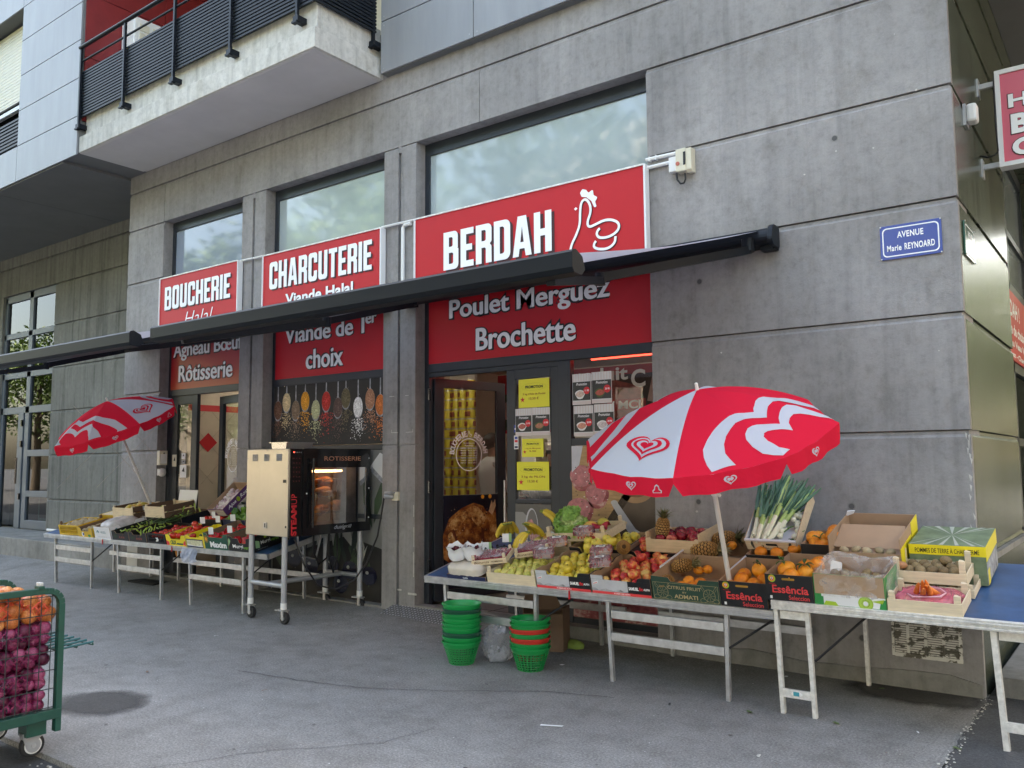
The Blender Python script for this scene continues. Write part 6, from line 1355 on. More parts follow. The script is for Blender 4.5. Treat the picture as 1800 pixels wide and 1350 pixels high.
BAN = [(-3.46, .60, .29, .8, 5, "banana bunch behind the raspberry trays"), (-3.30, .64, .28, -.3, 5, "banana bunch in front of the meat bowl poster"), (-3.20, .52, .25, 2.6, 4, "small banana bunch beside the mango crate"), (-3.16, .70, .38, -1.0, 4, "upright banana bunch leaning on the lettuce crate")]
for x, v, h, rz, n, lab in BAN: banana_bunch(tf(T2, x, v, h, rz, -.3), lab, n, 1.3)
banana_bunch(tf(T2, -3.60, .46, .10, 1.9, -.2), "single banana near the berry trays", 1, 1.1)
b = MB()
for i in range(60): b.ball((R.uniform(-.11, .11), R.uniform(-.07, .07), R.uniform(0, .045)), .012, .012, .013, mat("black_grape", (.012, .012, .018), .3), 7, 5)
o = b.build("black_grapes", smooth=True); o.matrix_world = tf(T2, -3.46, .44, .10, .5); tag(o, "pile of black grapes between the berry trays and the bananas", "grapes")
for x, v, h, rz, lab in ((-3.56, .34, .13, .25, "white price card at the left of the black grapes"), (-3.44, .47, .17, .25, "white price card above the black grapes")):
    b = MB(); b.box(0, .06, 0, .001, 0, .07, WHT_C); b.box(.06, .085, 0, .001, 0, .07, mat("card_green", (.25, .42, .18), .6)); o = b.build("price_card"); o.matrix_world = tf(T2, x, v, h, rz, -.3); tag(o, lab, "card")
berry_tray(tf(T2, -3.44, .05, .105, .30, .10, -.06), "raspberry tray nearest the cherry bags"); berry_tray(tf(T2, -3.16, .26, .115, .34, .14, -.10), "raspberry tray above the pear crate")
M7 = tf(T2, -3.69, .01); carton("fruit_carton", "flat blue carton partly wrapped in a white plastic bag at the left table end", M7, .40, .36, .035, NAVY, KRAFT, deco=lambda b, w, h: write(b, "CLARA", (0, -.001, 0), UX, UZ, w*.42, w*.55, .008, .022, LETTER, .03))
def cushion(name, label, cat, M_, w, d, h, m, seed, amp=.012, top=.0):
    q = random.Random(seed); b = MB(); N, K = 44, 9; vs = []
    for i in range(K+1):
        f = i/K; e = 1 if f < .55 else (1-((f-.55)/.45)**2*.28)
        for j in range(N):
            a = 2*math.pi*j/N; c, s = math.cos(a), math.sin(a); r = (abs(c)**5+abs(s)**5)**(-.2); l = 1+amp*8*(.5*math.sin(7*a+f*5+seed)+.5*math.sin(13*a-f*7))*.1+q.uniform(-1, 1)*amp*.4
            vs.append((w/2+w/2*c*r*e*l, d/2+d/2*s*r*e*l, h*f+q.uniform(-1, 1)*amp*.3))
    b.raw(vs, [(i*N+j, i*N+(j+1) % N, (i+1)*N+(j+1) % N, (i+1)*N+j) for i in range(K) for j in range(N)]+[tuple(range(K*N, K*N+N))], m); o = b.build(name, smooth=True); o.matrix_world = M_; return tag(o, label, cat)
BAGW = mat("white_plastic_bag", (.76, .76, .80), .35, var=.05, bump=.5, bscale=25); BAGB = mat("beige_plastic_bag", (.60, .54, .47), .3, var=.12, vscale=6, bump=.6, bscale=18)
cushion("plastic_bag", "beige and white plastic bag pulled over the flat blue carton", "bag", tf(T2, -3.71, .005, .036), .37, .34, .085, BAGB, 3)
def cherry_bag(M_, label, full=True):
    t = thing("cherry_bag", label, "bag", M=M_, group="white bags of cherries"); b = MB(); N = 22; q = R
    rings = [(.050, 0), (.062, .02), (.066, .045), (.062, .075), (.070, .10), (.078, .115)]; vs = []
    for k, (r, z) in enumerate(rings):
        for j in range(N): a = 2*math.pi*j/N; vs.append((r*math.cos(a)*(1+.05*math.sin(5*a+k))*1.15, r*math.sin(a)*(1+.05*math.cos(4*a+k)), z+(.014*math.sin(3*a+1)+.010*math.sin(7*a) if k > 3 else 0)))
    b.raw(vs, [(i*N+j, i*N+(j+1) % N, (i+1)*N+(j+1) % N, (i+1)*N+j) for i in range(len(rings)-1) for j in range(N)]+[tuple(range(N))], BAGW); b.box(-.01, .03, -.0685, -.066, .03, .05, mat("bag_print", (.36, .10, .12), .6)) if full is not True else None
    b.build("bag", t, smooth=True); b = MB()
    for i in range(26): b.ball((R.uniform(-.05, .05), R.uniform(-.045, .045), .072+R.uniform(0, .028)), .0115, .0115, .0115, mat("cherry_skin", (.085, .008, .014), .2), 8, 6)
    b.build("cherries", t, smooth=True)
cherry_bag(tf(T2, -3.62, .09, .135), "white bag heaped with dark cherries at the far left of the fruit table"); cherry_bag(tf(T2, -3.49, .14, .13, .6), "white cherry bag with a red print beside the raspberry tray", 1)
# dark apple crate with pineapple at the wall
M8 = Matrix.Translation((-2.135, -.56, .872)) @ Matrix.Rotation(rad(9), 4, 'X'); wood_crate("deep wooden crate of dark red apples and a pineapple against the wall", M8, .43, .40, .10, WOOD, 1, .032, .0, hs=.15)
lay("dark_red_apple", M8, .05, .40, .03, .36, .085, .042, "dark red apples in the wooden crate at the wall", "apple", "dark red apples", keep=.95)
pineapple(M8 @ Matrix.Translation((.10, .10, .16)) @ Matrix.Rotation(rad(-8), 4, 'X') @ Matrix.Rotation(rad(8), 4, 'Y'), .92, "upright pineapple with crown in the dark apple crate")
# leek crate, tilted towards the viewer
M9 = Matrix.Translation((-1.355, -.53, .93)) @ Matrix.Rotation(rad(40), 4, 'X'); LKF = mat("crate_print", (.06, .07, .06), .7)
def deco_leek(b, w, h):
    art(b, fillet([(w*.40, h*.45, .008), (w*.62, h*.45, .008), (w*.62, h*.66, .008), (w*.40, h*.66, .008)]), (0, -.001, 0), UX, UZ, DARK)
    for cx in (.10, .84): art(b, [(w*cx, h*.55), (w*cx+.012, h*.9), (w*cx+.02, h*.85), (w*cx+.022, h*.2), (w*cx+.012, h*.1)], (0, -.001, 0), UX, UZ, LKF)
    write(b, "Salon Landais", (0, -.001, 0), UX, UZ, w*.36, w*.72, h*.10, h*.28, LKF, .005, .3); b.box(0, w, -.006, .01, h-.012, h+.001, WHT_C)
carton("leek_crate", "white rimmed crate of leeks tilted up towards the viewer", M9, .36, .50, .095, WOOD_P, WHT_C, side=[(0, .095), (1, .12)], back=[(0, .12), (1, .12)], deco=deco_leek, cat="crate")
for i, (x, dx, y0, L) in enumerate(((.035, .05, .02, .45), (.06, .12, .05, .47), (.085, .06, .01, .42), (.10, .18, .05, .54), (.125, .12, .02, .45), (.14, .24, .06, .55), (.15, .36, .03, .55), (.075, .22, .08, .54), (.05, .0, .06, .45), (.17, .46, .06, .55))):
    d = V((dx, .97, .22+.03*(i % 3))).normalized(); x_ = V((1, 0, 0)); z_ = d; y_ = z_.cross(x_).normalized(); x_ = y_.cross(z_); Rm = Matrix((x_, y_, z_)).transposed().to_4x4()
    leek(M9 @ Matrix.Translation((x, y0, .055+.012*(i % 3))) @ Rm, L, "leeks with dark green leaves fanning over the crate edge", .0165)
for i in range(16):
    x, y = R.uniform(.215, .335), R.uniform(.06, .34); M_ = M9 @ Matrix.Translation((x, y, .045+R.uniform(0, .04))) @ Matrix.Rotation(R.uniform(-1.2, 1.2), 4, 'Z') @ Matrix.Rotation(R.uniform(-1.9, -1.2), 4, 'X'); fruit("spring_onion", M_, .021, "white spring onions beside the leeks", "spring onion", "spring onions in the leek crate", rot=Matrix())

# ================================================================== TABLE 3
M10 = tf(T3, -1.012, .012); carton("fruit_carton", "black carton of leafy oranges on the blue right table, higher of the two black fronts", M10, .292, .47, .165, BLK_C, KRAFT, deco=deco_port)
for i, (x, y, z, lf) in enumerate(((.10, .10, .165, 7), (.15, .05, .145, 0), (.225, .09, .155, 6), (.07, .22, .14, 0), (.18, .24, .15, 0), (.26, .20, .17, 0), (.24, .32, .15, 0))):
    o = fruit("orange", M10 @ Matrix.Translation((x, y, z)), .050, "leafy oranges in the higher black carton" if lf else "oranges without leaves in the higher black carton", "orange", "oranges in the higher black carton", tilt=.25)
    if lf: leaves(o, lf, 1, 40+i)
M10b = tf(T3, -.935, .50, .06); carton("fruit_carton", "carton of oranges in the last row between leeks and the brown box", M10b, .20, .36, .165, BLK_C, KRAFT)
for i, (x, y, z, lf) in enumerate(((.08, .08, .15, 0), (.17, .14, .185, 0), (.155, .24, .19, 0), (.05, .13, .175, 0), (.12, .05, .15, 5), (.06, .2, .15, 0))):
    o = fruit("orange", M10b @ Matrix.Translation((x, y, z)), .050, "oranges in the last row carton beside the leek crate", "orange", "oranges in the last row", tilt=.2)
    if lf: leaves(o, lf, 1, 60+i)
def deco_kiwi(b, w, h):
    b.box(.10*w, w*.99, -.001, 0, .004, h*.36, WHITE); art(b, [(0.12*w, .0), (.34*w, .0), (.30*w, .025), (.16*w, .028)], (0, -.0014, 0), UX, UZ, LIME_P)
    art(b, disc2d(w*.72, .030, .042), (0, -.0016, 0), UX, UZ, LIME_P); art(b, disc2d(w*.72, .030, .036), (0, -.002, 0), UX, UZ, mat("kiwi_flesh", (.42, .62, .08), .5)); art(b, disc2d(w*.72, .030, .014), (0, -.0026, 0), UX, UZ, WHITE)
    for k in range(16): a = k*math.pi/8; art(b, disc2d(w*.72+.021*math.cos(a), .030+.021*math.sin(a), .0022, .0022, 6), (0, -.003, 0), UX, UZ, INK)
    art(b, [(.90*w, .0), (w*.995, 0), (w*.995, .06), (.93*w, .05)], (0, -.0014, 0), UX, UZ, GREEN_P); art(b, [(.80*w, .045), (.98*w, .062), (.95*w, .035)], (0, -.0018, 0), UX, UZ, LIME_P); art(b, [(.03*w, .02), (.10*w, .055), (.13*w, .052), (.13*w, .003), (.03*w, .003)], (0, -.0018, 0), UX, UZ, GREEN_P)
M11 = tf(T3, -.715, .012); carton("fruit_carton", "green and white kiwi carton covered by a clear plastic bag", M11, .405, .37, .19, GREEN_P, KRAFT, deco=deco_kiwi)
b = MB(); b.box(.006, .399, -.0032, 0, .070, .188, KRAFT); o = b.build("cardboard_strip"); o.matrix_world = M11; tag(o, "plain brown cardboard band across the front of the kiwi carton", "cardboard")
for x, y, z in ((.10, .10, .17), (.16, .09, .165), (.21, .11, .16), (.13, .17, .16), (.28, .10, .165), (.33, .12, .16), (.26, .2, .16)): fruit("kiwi", M11 @ Matrix.Translation((x, y, z-.01)), .030, "brown round potatoes inside the clear bag carton", "potato", "potatoes in the clear bag")
CLB = film("clear_bag", (.80, .77, .75), .24, .10, .22)
b = MB(); N, K = 48, 12; vs = []; q = random.Random(4)
for i in range(K+1):
    f = i/K
    for j in range(N):
        a = 2*math.pi*j/N; c, s = math.cos(a), math.sin(a); r = (abs(c)**6+abs(s)**6)**(-1/6)
        if f < .6: z = .062+f/.6*(.215-.062); e = 1.02+.02*math.sin(9*a+f*9)+.03*(1-f)
        else: z = .215-(f-.6)*.20+.012*math.sin(6*a); e = 1.0-.30*(f-.6)/.4
        vs.append((.2025+.2025*c*r*e+q.uniform(-.006, .006), .185+.185*s*r*e+q.uniform(-.006, .006), z+.022*math.sin(3*a+.5)*f+q.uniform(-.005, .005)))
b.raw(vs, [(i*N+j, i*N+(j+1) % N, (i+1)*N+(j+1) % N, (i+1)*N+j) for i in range(K) for j in range(N)], CLB); o = b.build("clear_bag", smooth=True); o.matrix_world = M11; tag(o, "crumpled clear plastic bag turned down over the kiwi carton", "bag")
b = MB(); art(b, fillet([(0, 0, .01), (.07, 0, .01), (.075, .09, .01), (.01, .10, .01)]), (0, 0, 0), UX, UZ, WHITE); o = b.build("paper_label", solid=.001); o.matrix_world = M11 @ Matrix.Translation((.055, .14, .13)) @ Matrix.Rotation(-.35, 4, 'X'); tag(o, "white paper label inside the clear bag", "label")
# big brown box with yellow outside
M12 = tf(T3, -.735, .44, .05, 0, rad(4)); hB = .255
t = thing("potato_box", "large open brown cardboard box with yellow printed sides", "box", M=M12)
b = MB(); w, d = .43, .50
for x0, x1, y0, y1, m in ((0, w, 0, .005, KRAFT), (0, w, d-.005, d, KRAFT), (0, .005, .005, d-.005, KRAFT), (w-.005, w, .005, d-.005, KRAFT)): b.box(x0, x1, y0, y1, 0, hB if y0 > .1 or x0 > 0 or x1 < .1 else hB*.62, m)
b.box(.005, w-.005, .005, d-.005, .002, .007, KRAFT); b.build("box_body", t)
b = MB(); b.box(w+.0005, w+.003, .0, .30, hB*.30, hB*.75, YEL); b.box(w+.0005, w+.003, .32, d, hB*.55, hB+.003, YEL); b.box(w+.0005, w+.0028, 0, d, .0, hB*.30, INK); b.build("printed_side", t)
b = MB(); b.prism([(0, 0), (w, 0), (w-.02, .20), (.02, .20)], (0, .10, hB*.60), UX, V((0, .85, .45)).normalized(), V((0, -.45, .85)).normalized(), .004, KRAFT); b.build("flap", t)
b = MB(); b.prism([(0, 0), (.05, .02), (.06, .04), (.01, .035)], (.0, d-.03, hB-.01), UX, UZ, NY, .02, WHITE); b.build("torn_paper", t)
for i in range(5): fruit("potato", M12 @ Matrix.Translation((.08+.07*i, .05+.02*(i % 2), hB*.60)), .026, "pale potatoes at the front rim of the brown box", "potato", "potatoes in the brown box")
# upturned potato carton
M13 = tf(T3, -.285, .56, .01); hP = .235
t = thing("potato_carton", "upturned yellow and green printed potato carton under the wooden kiwi crate", "carton", M=M13); w, d = .42, .44
FLD = mat("field_print_green", (.16, .21, .12), .5, var=.3, vscale=12); b = MB(); b.box(0, w, 0, d, 0, hP, FLD); b.build("carton_body", t)
b = MB(); b.box(-.001, w+.001, -.002, 0, hP-.062, hP-.001, YEL); b.box(w, w+.002, 0, d, hP-.09, hP-.001, YEL); write(b, "POMMES DE TERRE \u00c0 CHAIR FERME", (0, -.003, 0), UX, UZ, w*.08, w*.92, hP-.050, hP-.014, INK, .004)
for k in range(9):
    a = math.pi*(k+.5)/9; b.face([(w*.5, d*.45, hP+.001), (w*.5+.30*math.cos(a-.06), max(0, min(d, d*.45+.40*math.sin(a-.06))), hP+.001), (w*.5+.30*math.cos(a+.06), max(0, min(d, d*.45+.40*math.sin(a+.06))), hP+.001)], mat("field_print_light", (.42, .46, .36), .5)) if False else None
for x in (.0, .09, .18, .27, .36, .42): b.face([(w*.5-.004, d*.55, hP+.0012), (max(0, x-.012), .002, hP+.0012), (min(w, x+.012), .002, hP+.0012)], mat("field_print_light", (.44, .46, .38), .5)); b.face([(w*.5-.004, d*.55, hP+.0014), (min(w, x+.01), d-.002, hP+.0014), (max(0, x-.02), d-.002, hP+.0014)], mat("field_print_light", (.44, .46, .38), .5))
b.box(w, w+.0018, 0, d*.95, .01, hP-.10, GREY_P); b.box(w, w+.0026, .02, .09, .0, .09, YEL); b.build("print", t)
M14 = tf(T3, -.335, .315, .078); wood_crate("wooden crate of grey brown kiwis, upper of the two stacked crates", M14, .40, .25, .072, WOOD_P, 1, .032, .07)
lay("kiwi", M14, .05, .36, .03, .22, .058, .030, "grey brown kiwis in the upper wooden crate", "kiwi", "kiwis in the upper crate", layer2=.15, tilt=1)
b = MB(); b.ball((0, 0, 0), .035, .03, .022, mat("orange_peel_paper", (.42, .20, .09), .7, bump=.8), 8, 6); o = b.build("crumpled_paper", smooth=True); o.matrix_world = M14 @ Matrix.Translation((.045, .04, .09)); tag(o, "crumpled brown paper in the left corner of the kiwi crate", "paper")
M15 = tf(T3, -.325, .325, .005); wood_crate("wooden crate of kiwis below the upper kiwi crate", M15, .42, .27, .05, WOOD_P, 1, .03, .02)
lay("kiwi", M15, .04, .39, .012, .08, .045, .026, "kiwis showing in the gap between the two stacked crates", "kiwi", "kiwis in the lower crate", tilt=1)
M16 = tf(T3, -.305, .012); wood_crate("pale wooden crate of carrots in pink bags at the right table front", M16, .385, .285, .075, WOOD_P, 1, .034, .035)
PKB = film("pink_bag", (.70, .16, .22), .62, .2, .2)
cushion("carrot_bag", "torn pink plastic bag filling the carrot crate", "bag", M16 @ Matrix.Translation((.02, .015, .008)), .345, .25, .072, PKB, 8, .05)
for x, y, rz, rx in ((.14, .10, .45, .75), (.17, .12, .2, .6), (.20, .12, -.1, .55), (.23, .10, -.5, .9), (.18, .07, .3, 1.0), (.215, .08, .1, .8)): fruit("carrot", M16 @ Matrix.Translation((x, y, .10)) @ Matrix.Rotation(rz, 4, 'Z') @ Matrix.Rotation(rx, 4, 'X'), (.085, .095, .085), "orange carrots sticking out of the torn pink bag", "carrot", "carrots in the pink bag", rot=Matrix())
b = MB(); P = [(.10, .06, .09), (.13, .03, .085), (.20, .03, .09), (.27, .05, .09), (.29, .11, .095), (.25, .16, .10), (.17, .19, .10)]; b.tube(P, [.003, .006, .003, .007, .004, .006, .002], mat("bag_pink_roll", (.66, .36, .42), .35, bump=.6), 6); o = b.build("bag_opening", smooth=True); o.matrix_world = M16; tag(o, "white printed rolled opening of the carrot bag", "bag")
# ================================================================== TABLE 1 (vegetables, left row)
def card(M_, label, w=.085, h=.075, m=WHT_C):
    b = MB(); b.box(0, w*.55, 0, .001, 0, h, m); b.box(w*.55, w, .0, .001, .002, h*1.02, WHITE); b.box(w*.12, w*.42, -.0008, 0, h*.5, h*.62, INK) if False else None
    o = b.build("price_card"); o.matrix_world = M_; return tag(o, label, "card", "white price cards on the vegetable row")
Ma = tf(T1, -10.60, .02, 0, rad(3)); plastic_crate("yellow plastic crate of pale roots at the left end of the row", Ma, .47, .36, .13, YEL_D)
lay("potato", Ma, .02, .45, .02, .34, .10, .032, "pale roots in the yellow plastic crate", "root", "roots in the yellow crate", jit=.3, tilt=1.2)
for x, y in ((.01, .02), (.42, .33)): b = MB(); b.box(0, .02, 0, .03, .0, .17, KRAFT_D); o = b.build("wooden_post"); o.matrix_world = Ma @ Matrix.Translation((x, y, .0)); tag(o, "brown wooden post standing in the %s corner of the yellow crate" % ("front left" if x < .1 else "rear right"), "post")
Ma2 = tf(T1, -10.30, .42, .03); plastic_crate("yellow plastic crate with a pale wooden tray behind the first yellow crate", Ma2, .45, .32, .13, YEL_D); b = MB(); b.box(.03, .42, .03, .28, .09, .13, WOOD_P); o = b.build("wooden_tray"); o.matrix_world = Ma2; tag(o, "pale wooden tray inside the rear yellow crate", "tray")
Mb = tf(T1, -10.09, .015); carton("vegetable_carton", "yellow printed carton of ginger roots", Mb, .36, .40, .12, YEL_D, KRAFT_D, notch(.12, .075), deco=lambda b, w, h: (art(b, disc2d(w*.35, h*.30, .030), (0, -.001, 0), UX, UZ, WHITE), art(b, disc2d(w*.38, h*.32, .018), (0, -.0014, 0), UX, UZ, PLATE), art(b, disc2d(w*.78, h*.18, .035, .018), (0, -.001, 0), UX, UZ, GREEN_P)))
lay("potato", Mb, .03, .33, .03, .36, .07, .026, "ginger roots in the yellow carton", "root", "ginger roots", jit=.4, tilt=1.3)
b = MB(); b.prism([(0, 0), (.42, 0), (.42, .10), (0, .07)], (0, 0, 0), (0, 1, 0), UZ, UX, .008, KRAFT_D); b.box(.0, .03, .38, .42, 0, .10, WOOD); o = b.build("carton_flap"); o.matrix_world = tf(T1, -9.74, .46, .12, rad(10)); tag(o, "dark brown carton side standing behind the ginger carton", "carton flap")
LOGO_B = mat("logo_teal", (.02, .20, .26), .5)
def deco_white(b, w, h):
    for k, (s, z0, z1, x0, x1) in enumerate((("Jardin", .085, .098, .42, .70), ("FRAIS", .068, .083, .42, .72), ("qualite", .02, .03, .2, .75))): write(b, s, (0, -.001, 0), UX, UZ, w*x0, w*x1, z0, z1, LOGO_B if k < 2 else GREY_P, .01)
    art(b, [(w*.16, .07), (w*.30, .07), (w*.30, .09), (w*.23, .108), (w*.16, .09)], (0, -.001, 0), UX, UZ, LOGO_B); art(b, [(w*.20, .07), (w*.26, .07), (w*.26, .088), (w*.20, .088)], (0, -.0014, 0), UX, UZ, WHITE)
def deco_wside(o_, y0):
    b = MB(); u, n = V((0, 1, 0)), V((1, 0, 0))
    art(b, [(y0+.05, .075), (y0+.12, .075), (y0+.12, .10), (y0+.085, .12), (y0+.05, .10)], (.3825, 0, 0), u, UZ, LOGO_B, 0, n); art(b, [(y0+.07, .075), (y0+.10, .075), (y0+.10, .098), (y0+.07, .098)], (.3829, 0, 0), u, UZ, WHITE, 0, n)
    write(b, "Jardin", (.3825, 0, 0), u, UZ, y0+.14, y0+.24, .095, .11, LOGO_B, .01); write(b, "FRAIS", (.3825, 0, 0), u, UZ, y0+.14, y0+.25, .076, .091, LOGO_B, .02)
    o = b.build("side_print", o_); return o
wside = [(0, .15), (.25, .15), (.32, .10), (.36, .085), (.62, .085), (.66, .10), (.74, .15), (1, .15)]
for v, h_, lab in ((.012, 0, "white printed carton with a clear bag inside, front one of the pair"), (.50, .0, "white printed carton behind the first white carton, under the wooden crate")):
    o = carton("vegetable_carton", lab, tf(T1, -9.66, v, h_), .382, .47, .15, WHT_C, KRAFT_D, side=wside, deco=deco_white); deco_wside(o, .0 if v > .1 else .0)
cushion("plastic_bag", "milky plastic bag bulging out of the white carton", "bag", tf(T1, -9.64, .05, .02), .34, .40, .17, film("milky_bag", (.70, .70, .74), .75, .25, .15), 12, .02)
for k, (x, lab) in enumerate(((-9.24, "black carton of green chillies, left one with a red printed emblem"), (-8.85, "black carton of green chillies, right one with a red printed emblem"))):
    Mc = tf(T1, x, .012); carton("vegetable_carton", lab, Mc, .38, .45, .115, BLK_C, BLK_C, notch(.115, .085), deco=lambda b, w, h: ([art(b, [(w*(.42+.12*i), .03), (w*(.50+.12*i), .03), (w*(.50+.12*i), .052), (w*(.42+.12*i), .052)], (0, -.001, 0), UX, UZ, mat("brick_print", (.22, .06, .045), .6)) for i in range(3)], [b.flat(ribbon([(w*(.45+.2*i), .05), (w*(.45+.2*i), .075), (w*(.48+.2*i), .085), (w*(.49+.2*i), .072)], .004), (0, -.001, 0), UX, UZ, mat("brick_print", (.22, .06, .045))) for i in range(2)], art(b, disc2d(w*.22, .05, .04, .018), (0, -.001, 0), UX, UZ, mat("dull_green_print", (.03, .06, .03), .6))))
    lay("long_pepper", Mc, .02, .36, .03, .42, .095, .042, "light green chillies in the front black cartons", "pepper", "chillies in the black cartons", tilt=1.2, jit=.5)
    Md = tf(T1, x+.02, .47, .05); carton("vegetable_carton", "black carton heaped with pale green peppers behind the %s chilli carton" % ("left" if k == 0 else "right"), Md, .38, .40, .11, BLK_C, KRAFT_D)
    lay("long_pepper", Md, .02, .36, .03, .36, .12, .046, "pale green peppers heaped in the second row", "pepper", "peppers in the second row", tilt=1.3, jit=.6, layer2=.5)
b = MB()
for i in range(26):
    p = V((R.uniform(0, .5), R.uniform(0, .3), .0)); d = V((R.uniform(-.1, .25), R.uniform(.1, .25), R.uniform(-.02, .08))); s = V((.012, -.006, 0)); b.raw([p-s, p+s, p+d*.6+s*1.3, p+d*.6-s*1.3, p+d], [(0, 1, 2, 3), (3, 2, 4)], LEAF)
o = b.build("celery_leaves"); o.matrix_world = tf(T1, -8.95, .18, .15); tag(o, "loose dark green leaves lying over the chilli cartons", "leaves")
Me = tf(T1, -8.45, .015); plastic_crate("black plastic crate of tomatoes with a white mark in front", Me, .375, .42, .12, BLK_C, deco=lambda b, w, h: art(b, [(w*.45, .03), (w*.60, .03), (w*.64, .05), (w*.60, .075), (w*.47, .075), (w*.53, .05)], (0, -.002, 0), UX, UZ, WHITE))
lay("tomato", Me, .02, .355, .02, .40, .08, .040, "tomatoes in the black plastic crate", "tomato", "tomatoes in the black crate")
Mf = tf(T1, -8.05, .012); carton("vegetable_carton", "yellow carton of large tomatoes with black lettering", Mf, .385, .42, .125, YEL, YEL, notch(.125, .075), deco=lambda b, w, h: (write(b, "OLX", (0, -.001, 0), UX, UZ, w*.22, w*.52, .014, .062, GRN_M, .05), b.box(w*.54, w*.86, -.001, 0, .016, .034, GRN_M), art(b, [(0.002, .003), (w*.14, .003), (w*.16, .04), (.002, .06)], (0, -.001, 0), UX, UZ, REDL_P), art(b, [(w*.86, .02), (w*.99, .003), (w*.99, .065), (w*.92, .06)], (0, -.0014, 0), UX, UZ, REDL_P)))
lay("tomato", Mf, .02, .365, .02, .40, .095, .044, "large tomatoes in the yellow carton", "tomato", "tomatoes in the yellow carton", layer2=.15)
Mf2 = tf(T1, -8.03, .46, .05); carton("vegetable_carton", "dark carton of tomatoes with price cards in the second row", Mf2, .40, .40, .12, BLK_C, KRAFT_D); lay("tomato", Mf2, .02, .38, .02, .38, .11, .044, "tomatoes in the second row below the cards", "tomato", "tomatoes in the second row")
Mg = tf(T1, -7.655, .012); carton("vegetable_carton", "yellow and white carton with a pale landscape print", Mg, .335, .42, .135, YEL, YEL, notch(.135, .115), deco=lambda b, w, h: (b.box(.012, w-.012, -.001, 0, .002, .095, NAVY), b.box(.02, w-.02, -.0016, 0, .022, .083, mat("pale_landscape", (.60, .60, .42), .5, var=.3, vscale=30)), art(b, [(.02, .02), (w-.02, .014), (w-.02, .03), (w*.5, .022), (.02, .04)], (0, -.002, 0), UX, UZ, WHITE)))
lay("courgette", Mg, .03, .31, .05, .40, .10, .065, "dark green courgettes in the landscape carton", "courgette", "courgettes in the landscape carton", jit=.5, tilt=.5, keep=1); lay("tomato", Mg, .02, .16, .02, .16, .11, .04, "dark tomatoes in the corner of the courgette carton", "tomato", "tomatoes beside the courgettes")
def deco_maxim(b, w, h):
    write(b, "Maxim", (0, -.001, 0), UX, UZ, w*.27, w*.93, .022, .088, LETTER, .045); b.box(0, .016, -.001, 0, 0, h, YEL); art(b, disc2d(w*.13, .11, .020), (0, -.0014, 0), UX, UZ, ORANGE_P)
    for k in range(10): a = k*.628; b.flat(ribbon([(w*.13+.024*math.cos(a), .11+.024*math.sin(a)), (w*.13+.042*math.cos(a+.15), .11+.042*math.sin(a+.15))], .006, 0), (0, -.0014, 0), UX, UZ, ORANGE_P)
Mh = tf(T1, -7.315, .012); carton("vegetable_carton", "dark green carton with white lettering Maxim and red peppers", Mh, .44, .45, .175, GRN_M, KRAFT_D, [(0, .178), (.16, .178), (.20, .145), (.24, .132), (.78, .132), (.82, .145), (.86, .172), (1, .172)], deco=deco_maxim)
lay("red_pepper", Mh, .03, .42, .03, .42, .105, .048, "glossy red peppers in the dark green carton", "pepper", "red peppers in the green carton", jit=.3, tilt=1)
fruit("tomato", Mh @ Matrix.Translation((.09, .05, .12)), .040, "single orange tomato in front of the red peppers", "tomato", None)
def deco_murgi(b, w, h):
    write(b, "Murgi", (0, -.001, 0), UX, UZ, w*.18, w*.60, .025, .078, LETTER, .015); write(b, "verde", (0, -.001, 0), UX, UZ, w*.62, w*.98, .030, .070, mat("murgi_green", (.20, .46, .04), .5), .015); art(b, [(.004, .05), (.05, .11), (.03, .14), (.01, .12)], (0, -.001, 0), UX, UZ, mat("pale_leaf_print", (.30, .50, .25), .5))
Mi = tf(T1, -6.87, .012); oM = carton("vegetable_carton", "black carton with white and green lettering holding red peppers at the row end", Mi, .42, .46, .165, BLK_C, KRAFT_D, [(0, .165), (.16, .16), (.2, .14), (.42, .14), (.46, .09), (.72, .09), (.76, .14), (1, .165)], deco=deco_murgi)
b = MB(); u, n = V((0, 1, 0)), V((1, 0, 0)); x_ = .4215
write(b, "Murgi", (x_, 0, 0), u, UZ, .10, .22, .05, .098, LETTER, .015); write(b, "verde", (x_, 0, 0), u, UZ, .225, .33, .055, .092, MATS["murgi_green"], .015)
art(b, [(.03, .04), (.08, .03), (.085, .10), (.035, .12)], (x_, 0, 0), u, UZ, mat("pale_leaf_print", (.3, .5, .25)), 0, n); art(b, [(.34, .10), (.40, .10), (.42, .15), (.36, .15)], (x_, 0, 0), u, UZ, NAVY, 0, n); art(b, [(.15, .115), (.18, .115), (.18, .14), (.15, .14)], (x_, 0, 0), u, UZ, LIME_P, 0, n); write(b, "www.frutas.es", (x_, 0, 0), u, UZ, .05, .18, .015, .026, GREY_P, .01); b.build("side_print", oM)
lay("red_pepper", Mi, .03, .40, .03, .42, .09, .048, "red peppers in the black carton at the row end", "pepper", "red peppers in the black carton", jit=.3, tilt=1)
Mj = tf(T1, -7.60, .47, .06); carton("vegetable_carton", "navy carton of green peppers in the second row", Mj, .42, .40, .12, NAVY, KRAFT); lay("green_pepper", Mj, .02, .40, .02, .38, .11, .046, "green peppers in the second row navy carton", "pepper", "green peppers in the navy carton", tilt=1, jit=.4, layer2=.2)
Mk = tf(T1, -7.15, .48, .06); carton("vegetable_carton", "carton of green peppers beside the rotisserie oven", Mk, .42, .40, .13, NAVY, KRAFT); lay("green_pepper", Mk, .02, .40, .02, .38, .12, .048, "green peppers beside the rotisserie oven", "pepper", "green peppers by the oven", tilt=1, jit=.4, layer2=.4)
